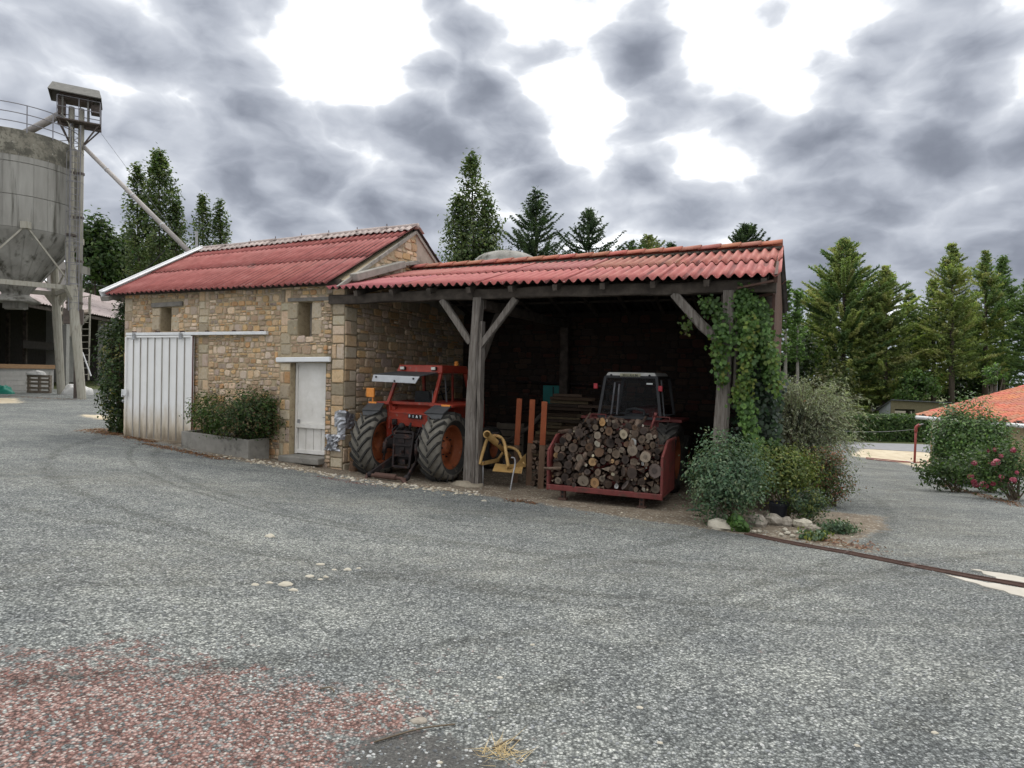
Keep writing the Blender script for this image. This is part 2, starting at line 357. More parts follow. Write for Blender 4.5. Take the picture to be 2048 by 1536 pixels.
# ------------------------------------------------------------------ camera
cam = bpy.data.cameras.new('camera'); co = bpy.data.objects.new('camera', cam); C.objects.link(co); sc.camera = co
cam.sensor_fit = 'HORIZONTAL'; cam.sensor_width = 36; cam.lens = 36*FPX/2048; cam.clip_start = .05; cam.clip_end = 3000
fw = Vector((0, math.cos(PITCH), math.sin(PITCH))); U = Vector((0, -math.sin(PITCH), math.cos(PITCH))); X = Vector((1, 0, 0))
cx = X*math.cos(ROLL)+U*math.sin(ROLL); cy = -X*math.sin(ROLL)+U*math.cos(ROLL)
M = Matrix((cx, cy, -fw)).transposed().to_4x4(); M.translation = (0, 0, ZC); co.matrix_world = M
# ------------------------------------------------------------------ sky, clouds and sun
SUN_EL, SUN_AZ = R(52), R(14)       # the bright break in the cloud ahead, a little right of the view
w = bpy.data.worlds.new('World'); sc.world = w; w.use_nodes = True; nt = w.node_tree; nt.nodes.clear()
out = nt.nodes.new('ShaderNodeOutputWorld'); bg = nt.nodes.new('ShaderNodeBackground')
nt.links.new(bg.outputs[0], out.inputs[0]); bg.inputs[1].default_value = 1.0
sky = nt.nodes.new('ShaderNodeTexSky'); sky.sky_type = 'NISHITA'; sky.sun_disc = False
sky.sun_elevation = SUN_EL; sky.sun_rotation = SUN_AZ
skyc = _mix(nt, 1.0, sky.outputs[0], (.10, .10, .10), 'MULTIPLY')
d = nt.nodes.new('ShaderNodeTexCoord').outputs['Generated']
def vm(op, a, b=None):
    n = nt.nodes.new('ShaderNodeVectorMath'); n.operation = op
    for s_, v in zip(n.inputs, (a, b)):
        if v is None: continue
        if isinstance(v, tuple): s_.default_value = v
        else: nt.links.new(v, s_)
    return n
sep = nt.nodes.new('ShaderNodeSeparateXYZ'); nt.links.new(d, sep.inputs[0])
sq = nt.nodes.new('ShaderNodeMapping'); sq.inputs['Scale'].default_value = (1, 1, 1.75); nt.links.new(d, sq.inputs['Vector']); pl = sq.outputs[0]
wn = nt.nodes.new('ShaderNodeTexNoise'); wn.inputs['Scale'].default_value = 9; wn.inputs['Detail'].default_value = 3; nt.links.new(pl, wn.inputs['Vector'])
warp = vm('ADD', pl, vm('SCALE', vm('SUBTRACT', wn.outputs['Color'], (.5, .5, .5)).outputs[0]).outputs[0])
warp.inputs[1].links[0].from_node.inputs['Scale'].default_value = .09; pw = warp.outputs[0]
vo = nt.nodes.new('ShaderNodeTexVoronoi'); vo.feature = 'F1'; vo.inputs['Scale'].default_value = 8.5; nt.links.new(pw, vo.inputs['Vector'])
puff = _noise(nt, pw, 7.2, 5, .54); wisp = _noise(nt, pl, 3.2, 2, .5, (1, 1, 1.7), .2)
acc = _math(nt, 'ADD', _math(nt, 'MULTIPLY', _math(nt, 'SUBTRACT', wisp, .5), .9), _math(nt, 'MULTIPLY', _math(nt, 'SUBTRACT', puff, .5), 1.5))
acc = _math(nt, 'ADD', acc, _math(nt, 'MULTIPLY', _math(nt, 'SUBTRACT', .42, vo.outputs['Distance']), 1.05))
acc = _math(nt, 'ADD', acc, _range(nt, sep.outputs[2], .12, .36, BASE+.20, BASE))
# where the heavy and the bright parts of this overcast stand in the sky: (pixel, radius in degrees, amount)
for px, py, rad, am in CLOUDS:
    x, y, z = ray(px, py); v = Vector((x, y, z)).normalized()
    dt = vm('DOT_PRODUCT', d, tuple(v)).outputs['Value']
    g = _math(nt, 'EXPONENT', _math(nt, 'DIVIDE', _math(nt, 'SUBTRACT', dt, 1.0), .5*math.radians(rad)**2))
    acc = _math(nt, 'MULTIPLY_ADD', g, am*BLOB, acc)
cloud = _ramp(nt, _math(nt, 'MULTIPLY', _math(nt, 'ADD', acc, .3), 1/1.4), [(0, (1.18, 1.19, 1.20)), (.20, (.95, .965, .98)), (.28, (.68, .70, .735)), (.345, (.52, .545, .59)), (.43, (.43, .455, .505)), (.54, (.355, .38, .432)), (.67, (.262, .284, .334)), (.81, (.192, .211, .255)), (.93, (.16, .177, .217))])
cover = _range(nt, acc, -.1, .12)
lowv = _range(nt, sep.outputs[2], -.02, .12, 1, 0)
col = _mix(nt, cover, _mix(nt, .75, skyc, (1.35, 1.36, 1.38)), cloud)
col = _mix(nt, _math(nt, 'MULTIPLY', lowv, .45), col, (.47, .51, .57))
# the open bright cloud overhead, above the picture
up = _range(nt, sep.outputs[2], .55, .9)
col = _mix(nt, _math(nt, 'MULTIPLY', up, .8), col, (1.35, 1.36, 1.38))
nt.links.new(col, bg.inputs[0]); w.cycles.sampling_method = 'NONE'
sl = bpy.data.lights.new('sun', 'SUN'); so = bpy.data.objects.new('sun', sl); C.objects.link(so)
sl.energy = 1.1; sl.angle = R(28); sl.color = (1, .96, .9)
dv = Vector((math.sin(SUN_AZ)*math.cos(SUN_EL), math.cos(SUN_AZ)*math.cos(SUN_EL), math.sin(SUN_EL)))
so.rotation_euler = dv.to_track_quat('Z', 'Y').to_euler()
vs_ = sc.view_settings; sc.display_settings.display_device = 'sRGB'
vs_.view_transform = 'Standard'; vs_.look = 'None'; vs_.exposure = EXPO; vs_.gamma = 1; vs_.use_curve_mapping = False
sc.cycles.max_bounces = 4; sc.cycles.diffuse_bounces = 2; sc.cycles.glossy_bounces = 2; sc.cycles.transmission_bounces = 3; sc.cycles.transparent_max_bounces = 8
# ------------------------------------------------------------------ the yard
def graded(lo, hi, near, d0, g):
    """coordinates dense around `near`, coarser away from it"""
    a = [near]; d = d0
    while a[-1] < hi: a.append(a[-1]+d); d *= g
    b = [near]; d = d0
    while b[-1] > lo: b.append(b[-1]-d); d *= g
    return np.array(sorted(set(b[1:]+a)))
def segdist(px, py, poly):
    """signed distance to a polygon, positive inside"""
    P_ = np.array(poly); n = len(P_); dm = np.full(px.shape, 1e9); ins = np.zeros(px.shape, bool)
    for i in range(n):
        a, b = P_[i], P_[(i+1) % n]; e = b-a
        k = np.clip(((px-a[0])*e[0]+(py-a[1])*e[1])/(e@e), 0, 1)
        dm = np.minimum(dm, np.hypot(px-a[0]-k*e[0], py-a[1]-k*e[1]))
        c = (a[1] > py) != (b[1] > py)
        with np.errstate(divide='ignore', invalid='ignore'):
            ins ^= c & (px < (b[0]-a[0])*(py-a[1])/(b[1]-a[1])+a[0])
    return np.where(ins, dm, -dm)
gx = graded(-420, 420, 0, .16, 1.022); gy = graded(-12, 700, 5, .16, 1.022)
GX, GY = np.meshgrid(gx, gy)
GZ = np.array([[gz(x, y) for x in gx] for y in gy])
for _ in range(3):
    GZ[1:-1, 1:-1] = (GZ[1:-1, 1:-1]*2+GZ[:-2, 1:-1]+GZ[2:, 1:-1]+GZ[1:-1, :-2]+GZ[1:-1, 2:])/6
for j, y in enumerate(gy):
    if y > 40: continue
    for i, x in enumerate(gx):
        if abs(x) < 40: GZ[j, i] += .018*mnoise.noise((x*.7, y*.7, 3))+.008*mnoise.noise((x*2.6, y*2.6, 9))
from bisect import bisect_right
def gzz(x, y):
    """height of the finished ground sheet"""
    i = min(max(bisect_right(gx, x)-1, 0), len(gx)-2); j = min(max(bisect_right(gy, y)-1, 0), len(gy)-2)
    u = (x-gx[i])/(gx[i+1]-gx[i]); v = (y-gy[j])/(gy[j+1]-gy[j])
    return float(GZ[j, i]*(1-u)*(1-v)+GZ[j, i+1]*u*(1-v)+GZ[j+1, i]*(1-u)*v+GZ[j+1, i+1]*u*v)
def og(px, py):
    p = onground(px, py); p.z = gzz(p.x, p.y); return p
def xy(px, py): p = onground(px, py); return (p.x, p.y)
red_poly = [xy(-300, 1305), xy(0, 1312), xy(150, 1300), xy(300, 1318), xy(420, 1362), xy(600, 1392), xy(760, 1408), xy(840, 1440), xy(800, 1475), xy(735, 1490), xy(700, 1550), (-.9, 1.0), (-6, 1.0)]
lit_poly = [L(8.6, -.35, 0)[:2], L(5.2, -.55, 0)[:2], L(2.6, -1.2, 0)[:2], L(-.5, -1.1, 0)[:2], L(-1.0, .1, 0)[:2], L(9, .6, 0)[:2], L(9.5, .2, 0)[:2]]
shed_poly = [L(.1, -.55, 0)[:2], L(-1.5, -1.05, 0)[:2], L(-3.2, -.95, 0)[:2], L(-4.6, -1.2, 0)[:2], L(-6.5, -1.75, 0)[:2], L(-8.6, -2.2, 0)[:2], L(-9.0, -1.0, 0)[:2], L(-9.0, 5.6, 0)[:2], L(.2, 5.6, 0)[:2]]
bed_poly = [xy(1640, 1020), xy(1760, 1030), xy(1780, 1060), xy(1700, 1085), xy(1790, 1110), xy(1700, 1100), xy(1500, 1068), xy(1420, 1050)]
sand_poly = [xy(1700, 912), xy(1725, 897), xy(1800, 900), xy(1880, 908), xy(1895, 945), xy(1800, 925)]
spill_poly = [xy(150, 830), xy(200, 829), xy(245, 836), xy(245, 842), xy(195, 838)]
spill2_poly = [xy(-60, 797), xy(30, 796), xy(45, 806), xy(-60, 808)]
track = np.exp(-((GY-(9.6-.02*GX**2-.18*GX))/.8)**2)+.7*np.exp(-((GY-(6.7-.03*(GX-3)**2))/.7)**2)+np.exp(-((GX-.5*GY-1.6)/.9)**2)*(GY > 9)
def soft(poly, w_): return 1/(1+np.exp(-segdist(GX, GY, poly)/w_))
mR = soft(red_poly, .30); mG = np.maximum(np.maximum(soft(shed_poly, .10), soft(lit_poly, .10)*.8), soft(bed_poly, .12)*.9)
mB = np.maximum.reduce([soft(sand_poly, .25), soft(spill_poly, .12), soft(spill2_poly, .3)])
me = bpy.data.meshes.new('ground'); ny, nx = GX.shape
V = np.stack([GX, GY, GZ], 2).reshape(-1, 3); idx = np.arange(nx*ny).reshape(ny, nx)
F = np.stack([idx[:-1, :-1], idx[:-1, 1:], idx[1:, 1:], idx[1:, :-1]], 2).reshape(-1, 4)
me.vertices.add(len(V)); me.vertices.foreach_set('co', V.astype(np.float32).ravel())
me.loops.add(F.size); me.loops.foreach_set('vertex_index', F.astype(np.int32).ravel())
me.polygons.add(len(F)); me.polygons.foreach_set('loop_start', np.arange(0, F.size, 4, dtype=np.int32)); me.update(calc_edges=True)
at = me.attributes.new('mask', 'FLOAT_COLOR', 'POINT')
at.data.foreach_set('color', np.stack([mR, mG, mB, np.clip(track, 0, 1)], 2).astype(np.float32).ravel())

far = np.clip((np.hypot(GX, GY)-46)/6, 0, 1); far = np.maximum(far, np.clip((GX-24)/3, 0, 1)*(GY < 40))
tar_poly = [xy(735, 1474), xy(800, 1462), xy(880, 1470), xy(960, 1500), xy(1010, 1545), xy(1040, 1640), (.4, 1.5), (-.9, 1.5), xy(660, 1640), xy(700, 1520)]
at2 = me.attributes.new('tar', 'FLOAT', 'POINT'); at2.data.foreach_set('value', soft(tar_poly, .05).astype(np.float32).ravel())
ag = me.attributes.new('field', 'FLOAT', 'POINT'); ag.data.foreach_set('value', far.astype(np.float32).ravel())
def gravel_material():
    m = bpy.data.materials.new('gravel'); m.use_nodes = True; nt = m.node_tree; b = nt.nodes['Principled BSDF']
    b.inputs['Roughness'].default_value = .88; b.inputs['Specular IOR Level'].default_value = .3
    co_ = nt.nodes.new('ShaderNodeTexCoord').outputs['Object']
    at_ = nt.nodes.new('ShaderNodeAttribute'); at_.attribute_name = 'mask'
    sp = nt.nodes.new('ShaderNodeSeparateColor'); nt.links.new(at_.outputs['Color'], sp.inputs[0]); al = at_.outputs['Alpha']
    def vor(scale, feat='F1'):
        v = nt.nodes.new('ShaderNodeTexVoronoi'); v.feature = feat; v.inputs['Scale'].default_value = scale; nt.links.new(co_, v.inputs['Vector']); return v
    wob = _noise(nt, co_, 3.2, 5, .72); fine = _noise(nt, co_, 16, 4, .7)
    def edge(ch, amt=.85):
        return _range(nt, _math(nt, 'ADD', _math(nt, 'ADD', ch, _math(nt, 'MULTIPLY', _math(nt, 'SUBTRACT', wob, .5), amt*1.4)), _math(nt, 'MULTIPLY', _math(nt, 'SUBTRACT', fine, .5), amt)), .36, .64)
    v1 = vor(64); v2 = vor(39)
    s1 = nt.nodes.new('ShaderNodeSeparateColor'); nt.links.new(v1.outputs['Color'], s1.inputs[0])
    s2 = nt.nodes.new('ShaderNodeSeparateColor'); nt.links.new(v2.outputs['Color'], s2.inputs[0])
    rnd = _mix(nt, .12, s1.outputs[0], s2.outputs[0])
    rn = nt.nodes.new('ShaderNodeRGBToBW'); nt.links.new(rnd, rn.inputs[0]); rn = rn.outputs[0]
    grey = _ramp(nt, rn, [(.05, (.105, .112, .112)), (.35, (.20, .211, .209)), (.60, (.30, .313, .309)), (.80, (.42, .434, .427)), (.97, (.62, .628, .61))])
    red = _ramp(nt, rn, [(.05, (.10, .066, .058)), (.35, (.235, .128, .11)), (.6, (.34, .20, .175)), (.8, (.43, .30, .275)), (.95, (.52, .47, .44))])
    big = _range(nt, _noise(nt, co_, .55, 5, .6), .36, .66); midn = _range(nt, _noise(nt, co_, 2.3, 4, .6, (1, 1.6, 1)), .35, .65)
    grey = _mix(nt, 1.0, grey, _ramp(nt, big, [(0, (.80, .81, .82)), (1, (1.12, 1.11, 1.08))]), 'MULTIPLY')
    dk = _range(nt, _noise(nt, co_, .9, 3, .6, (1, 2, 1)), .56, .72); grey = _mix(nt, _math(nt, 'MULTIPLY', dk, .5), grey, _mix(nt, 1.0, grey, (.6, .62, .63), 'MULTIPLY'))
    grey = _mix(nt, .6, grey, _mix(nt, 1.0, grey, _ramp(nt, midn, [(0, (.74, .75, .77)), (1, (1.12, 1.12, 1.10))]), 'MULTIPLY'))
    worn = _math(nt, 'MULTIPLY', al, _range(nt, wob, .3, .7))
    grey = _mix(nt, _math(nt, 'MULTIPLY', worn, .6), grey, _mix(nt, .55, _mix(nt, 1.0, grey, (.92, .88, .78), 'MULTIPLY'), (.215, .205, .178)))
    dirt = _ramp(nt, _noise(nt, co_, 5, 5, .7), [(.28, (.105, .078, .058)), (.5, (.175, .14, .105)), (.72, (.25, .205, .155))])
    dirt = _mix(nt, _range(nt, s2.outputs[1], .90, .93), dirt, (.40, .37, .31))
    sand = _ramp(nt, _noise(nt, co_, 2.0, 4, .7), [(.3, (.42, .34, .24)), (.55, (.56, .48, .36)), (.75, (.62, .56, .46))])
    tq_ = None
    eR, eG, eB = edge(sp.outputs[0], 1.25), edge(sp.outputs[1]), edge(sp.outputs[2], .6)
    mixr = _mix(nt, _math(nt, 'MULTIPLY', eR, _range(nt, s1.outputs[1], .19, .23)), grey, red)
    col = _mix(nt, eB, _mix(nt, eG, mixr, dirt), sand)
    gap = _range(nt, v1.outputs['Distance'], .30, .62, 1, .42)
    col = _mix(nt, _math(nt, 'MULTIPLY', _math(nt, 'SUBTRACT', 1.0, _math(nt, 'MAXIMUM', eG, eB)), .85), col, _mix(nt, 1.0, col, gap, 'MULTIPLY'))
    ta = nt.nodes.new('ShaderNodeAttribute'); ta.attribute_name = 'tar'; eT = edge(ta.outputs['Fac'], .6)
    sxy = nt.nodes.new('ShaderNodeVectorMath'); sxy.operation = 'MULTIPLY'; nt.links.new(co_, sxy.inputs[0]); sxy.inputs[1].default_value = (1, 1, 0); arcs = None
    for cx_, cy_, r_, w_ in ((3.5, 19.0, 12.2, .10), (3.5, 19.0, 13.9, .11), (3.2, 19.3, 12.55, .06), (-9, 20, 16.2, .11), (-9, 20, 17.9, .10), (12, -6, 13.6, .10), (12, -6, 15.2, .10), (4.2, 30, 24.6, .09)):   # tyre arcs left by turning tractors
        dn = nt.nodes.new('ShaderNodeVectorMath'); dn.operation = 'DISTANCE'; nt.links.new(sxy.outputs[0], dn.inputs[0]); dn.inputs[1].default_value = (cx_, cy_, 0)
        f = _range(nt, _math(nt, 'ABSOLUTE', _math(nt, 'ADD', _math(nt, 'SUBTRACT', dn.outputs['Value'], r_), _math(nt, 'MULTIPLY', _math(nt, 'SUBTRACT', wob, .5), .16))), w_*.35, w_*1.5, 1, 0)
        arcs = f if arcs is None else _math(nt, 'MAXIMUM', arcs, f)
    col = _mix(nt, _math(nt, 'MULTIPLY', arcs, _range(nt, midn,   .2, .9, .15, .85)), col, _mix(nt, 1.0, col, (.58, .58, .57), 'MULTIPLY'))
    tarc = _ramp(nt, _noise(nt, co_, 60, 3, .75), [(.3, (.045, .044, .043)), (.5, (.085, .083, .08)), (.66, (.13, .127, .12)), (.74, (.30, .29, .27))])
    col = _mix(nt, _math(nt, 'MULTIPLY', eT, _range(nt, s2.outputs[2], .05, .12)), col, tarc)
    ga = nt.nodes.new('ShaderNodeAttribute'); ga.attribute_name = 'field'
    grass = _ramp(nt, _noise(nt, co_, .35, 4, .7), [(.3, (.055, .075, .025)), (.5, (.10, .115, .042)), (.7, (.17, .16, .07))])
    col = _mix(nt, _range(nt, _math(nt, 'ADD', ga.outputs['Fac'], _math(nt, 'MULTIPLY', _math(nt, 'SUBTRACT', wob, .5), .5)), .35, .65), col, grass)
    col = _mix(nt, 1.0, col, (1.0, 1.0, .955), 'MULTIPLY')
    nt.links.new(col, b.inputs['Base Color'])
    h = _math(nt, 'ADD', _math(nt, 'MULTIPLY', v1.outputs['Distance'], -.9), _math(nt, 'MULTIPLY', s1.outputs[2], .5))
    h = _math(nt, 'ADD', h, _math(nt, 'MULTIPLY', _noise(nt, co_, 150, 3, .6), .35))
    bn = nt.nodes.new('ShaderNodeBump'); bn.inputs['Distance'].default_value = .014
    nt.links.new(_math(nt, 'SUBTRACT', .95, _math(nt, 'MULTIPLY', _math(nt, 'MAXIMUM', eG, eB), .55)), bn.inputs['Strength'])
    nt.links.new(h, bn.inputs['Height']); nt.links.new(bn.outputs[0], b.inputs['Normal'])
    MATS['gravel'] = m
gravel_material()
tag(link('ground', me, 'gravel', smooth=True), kind='structure')

# loose chippings lying on the yard in front: uncountable
def pebbles(name, pts, size, cols, mats, kind='stuff', label=None, cat=None, flat=.6):
    n = len(pts)
    base = np.array([[1, 0, -.2], [.3, .9, -.25], [-.8, .6, -.2], [-.8, -.6, -.25], [.35, -.9, -.2], [.55, .1, .55], [-.15, .5, .6], [-.2, -.45, .55]])
    tri = np.array([[0, 1, 5], [1, 6, 5], [1, 2, 6], [2, 7, 6], [2, 3, 7], [3, 4, 7], [4, 5, 7], [4, 0, 5], [5, 6, 7]])
    B = base[None]*(1+NR.normal(size=(n, 8, 3))*.18)
    a = NR.uniform(0, 2*math.pi, n); ca, sa = np.cos(a)[:, None], np.sin(a)[:, None]
    x = B[:, :, 0]*ca-B[:, :, 1]*sa; y = B[:, :, 0]*sa+B[:, :, 1]*ca
    el = NR.uniform(.6, 1.0, n)[:, None]
    V = np.stack([x, y*el, B[:, :, 2]*flat], 2)*np.array(size)[:, None, None]*.5+np.array(pts)[:, None, :]
    F = (tri[None]+np.arange(n)[:, None, None]*8).reshape(-1, 3)
    return tag(np_mesh(name, V.reshape(-1, 3), F, np.repeat(np.array(cols), 9, 0), mats), label, cat, kind=kind)
mk('pebble', [(.8, .8, .8), (1.1, 1.1, 1.1)], 60, .9, .3, 120, .003, tint=True)
n = 12000
pts = []; cols = []; sz = []
gcol = [(.10, .105, .108), (.17, .178, .18), (.25, .26, .26), (.34, .35, .345), (.47, .47, .45)]
rcol = [(.15, .075, .065), (.22, .11, .095), (.12, .12, .12), (.20, .19, .18), (.29, .19, .165)]
ys = 2.4+NR.random(n)**1.7*7; xs = NR.uniform(-.95, .95, n)*ys
inr = segdist(xs, ys, red_poly)
for x, y, q in zip(xs, ys, inr):
    s_ = RNG.choice((.008, .010, .012, .014, .016, .021))*RNG.uniform(.8, 1.25)
    if q > 0 and RNG.random() < .5: continue
    pts.append((x, y, gzz(x, y)+s_*.12)); sz.append(s_); c = RNG.choice(rcol if q > 0 else gcol); cols.append(c)
pebbles('gravel', pts, sz, cols, 'pebble')
# limestone chips and brick bits along the foot of the barn and the shed front
pts = []; cols = []; sz = []
def strip(a, b, n_, wd, smin, smax, pal):
    for i in range(n_):
        k = RNG.random(); p = Vector(a).lerp(Vector(b), k)+BX*RNG.gauss(0, wd)+AX*RNG.gauss(0, .1); s_ = smin+(smax-smin)*RNG.random()**2.5
        pts.append((p.x, p.y, gzz(p.x, p.y)+s_*.15)); sz.append(s_); cols.append(RNG.choice(pal))
chip = [(.48, .43, .33), (.40, .35, .26), (.55, .50, .42), (.30, .25, .18), (.22, .17, .12)]
strip(L(2.6, -1.0, 0), L(.4, -.75, 0), 260, .22, .02, .09, chip)
strip(L(.6, -.85, 0), L(-2.4, -1.35, 0), 420, .14, .02, .085, chip)
strip(L(-2.2, -1.2, 0), L(-3.9, -1.05, 0), 260, .16, .02, .10, chip)
strip(L(-4.5, -1.3, 0), L(-8.5, -2.0, 0), 150, .18, .012, .05, chip)
strip(L(8.0, -.3, 0), L(3.2, -1.1, 0), 130, .2, .01, .05, [(.16, .07, .05), (.12, .06, .04), (.2, .13, .09), (.4, .36, .28)])
strip(L(-.6, -1.5, 0), L(-1.9, -1.55, 0), 160, .06, .012, .04, [(.16, .055, .04), (.2, .08, .06)])
pebbles('rubble', pts, sz, cols, 'pebble')
# dead leaves blown against the barn and round the beds
pts = []; cs = []
def litter(a, b, n_, wd):
    for i in range(n_):
        p = Vector(a).lerp(Vector(b), RNG.random())+BX*RNG.gauss(0, wd)+AX*RNG.gauss(0, wd*.4); pts.append((p.x, p.y, gzz(p.x, p.y)+.012)); cs.append(RNG.choice([(.13, .055, .035), (.10, .05, .03), (.18, .10, .055), (.075, .04, .028)]))
litter(L(8.7, .2, 0), L(7.0, -.25, 0), 700, .22); litter(L(6.6, -.35, 0), L(5.2, -.6, 0), 400, .1); litter(L(5.0, -1.05, 0), L(2.0, -1.4, 0), 700, .1)
litter(og(1880, 970), og(2060, 1015), 700, .25); litter(og(1600, 1075), og(1760, 1100), 200, .2); litter(L(-4.6, -1.35, 0), L(-5.2, -1.45, 0), 120, .08); litter(og(0, 793), og(160, 800), 300, .3)
Vv, Ff, Tt = leafgeo(np.array(pts), np.array([0, 0, 1.0])+NR.normal(size=(len(pts), 3))*.35, NR.uniform(.03, .075, len(pts)), np.array(cs))
tag(np_mesh('leaf_litter', Vv, Ff, Tt, 'leaf'), kind='stuff')

def drape(name, outline, lift, mat, kind='structure', step=.12, jit=.03, thick=.0):
    """a sheet lying on the ground, cut to an outline with a ragged edge"""
    o2 = []
    for a, b in zip(outline, outline[1:]+outline[:1]):
        a, b = Vector(a[:2]), Vector(b[:2]); k = max(1, int((b-a).length/step))
        for i in range(k): o2.append(a.lerp(b, i/k)+Vector((RNG.uniform(-jit, jit), RNG.uniform(-jit, jit))))
    import bmesh
    bm = bmesh.new(); vs = [bm.verts.new((p.x, p.y, 0)) for p in o2]; bm.faces.new(vs)
    bmesh.ops.triangulate(bm, faces=bm.faces[:])
    bmesh.ops.subdivide_edges(bm, edges=[e for e in bm.edges if not e.is_boundary], cuts=3, use_grid_fill=False)
    bmesh.ops.triangulate(bm, faces=bm.faces[:])
    for v in bm.verts: v.co.z = gzz(v.co.x, v.co.y)+lift
    for e_ in [e for e in bm.edges if e.is_boundary]:
        a_, b_ = e_.verts; c_, d_ = bm.verts.new(a_.co-Vector((0, 0, .06))), bm.verts.new(b_.co-Vector((0, 0, .06))); bm.faces.new((a_, b_, d_, c_))
    bm.normal_update()
    for f in bm.faces:
        if f.normal.z < 0: f.normal_flip()
    me_ = bpy.data.meshes.new(name); bm.to_mesh(me_); bm.free()
    return tag(link(name, me_, mat), kind=kind)
mk('tar', [(.040, .039, .038), (.075, .073, .07), (.115, .112, .105)], 40, .9, .7, 110, .006, spots=[((.30, .29, .27), 70, .66, .72), ((.16, .15, .13), 3, .6, .75)], detail=4)
0 and drape('asphalt_patch', [xy(735, 1474), xy(800, 1462), xy(880, 1470), xy(960, 1500), xy(1010, 1545), xy(1040, 1640), xy(660, 1640), xy(700, 1520)], .016, 'tar', jit=.02, step=.05)
mk('far_asphalt', [(.20, .20, .205), (.27, .27, .275)], 3, .9, .3, 60, .004)
drape('road', [xy(1690, 893), xy(1725, 886.5), xy(1800, 888), xy(1990, 893), xy(1990, 904), xy(1900, 906), xy(1800, 902), xy(1725, 898)], .02, 'far_asphalt', step=.5, jit=.06)
drape('concrete_apron', [xy(1893, 1151), xy(1960, 1164), xy(2060, 1183), xy(2110, 1193), xy(2110, 1216), xy(2060, 1201), xy(1985, 1179), xy(1930, 1163)], .009, 'pale_concrete', jit=.03, step=.06)
drape('concrete_apron', [xy(1945, 1140), xy(2000, 1148), xy(2060, 1160), xy(2110, 1170), xy(2110, 1181), xy(2060, 1171), xy(2000, 1160)], .009, 'pale_concrete', jit=.03, step=.06)
# ------------------------------------------------------------------ rubble masonry
PAL = [(0.558, 0.409, 0.265), (0.617, 0.464, 0.322), (0.514, 0.365, 0.221), (0.468, 0.346, 0.239), (0.667, 0.521, 0.382), (0.551, 0.366, 0.19), (0.421, 0.296, 0.196), (0.524, 0.419, 0.329), (0.404, 0.319, 0.254), (0.51, 0.306, 0.154)]
GREY = [(.44, .365, .26), (.50, .425, .31), (.38, .315, .225), (.52, .445, .325)]
SHADEPAL = [(.045, .027, .019), (.034, .022, .016), (.055, .035, .024), (.04, .028, .022), (.06, .026, .018)]  # back wall stone with the shed's gloom put into its colour
def stone(mb, fpt, u0, u1, z0, z1, rg, pal, prot=.022, cut=.22, jit=.16, mi=0):
    w, h = u1-u0, z1-z0; c = cut*min(w, h); j = jit*min(w, h)
    q = [(u0+c, z0), (u1-c, z0), (u1, z0+c), (u1, z1-c), (u1-c, z1), (u0+c, z1), (u0, z1-c), (u0, z0+c)]
    q = [(a+rg.uniform(-j, j)*.5, b+rg.uniform(-j, j)*.5) for a, b in q]
    cu, cz = (u0+u1)/2, (z0+z1)/2; k = 1-min(.30, .030/max(.04, min(w, h)))
    n = prot*rg.uniform(.45, 1.25); tl, tb = rg.uniform(-.006, .006), rg.uniform(-.006, .006)
    A = [fpt(a, b, -.012) for a, b in q]
    Bm = [fpt(a, b, n*.55) for a, b in [(cu+(a-cu)*(k+1)/2, cz+(b-cz)*(k+1)/2) for a, b in q]]
    T = [fpt(a, b, n+tl*(a-cu)/w+tb*(b-cz)/h) for a, b in [(cu+(a-cu)*(k-.04), cz+(b-cz)*(k-.04)) for a, b in q]]
    base = rg.choice(pal); v = rg.uniform(.78, 1.2); t = tuple(min(.8, x*v*rg.uniform(.985, 1.015)) for x in base)
    fs = [(i, (i+1) % 8, 8+(i+1) % 8, 8+i) for i in range(8)]+[(8+i, 8+(i+1) % 8, 16+(i+1) % 8, 16+i) for i in range(8)]+[tuple(range(16, 24))]
    mb.add(A+Bm+T, fs, mi, t)
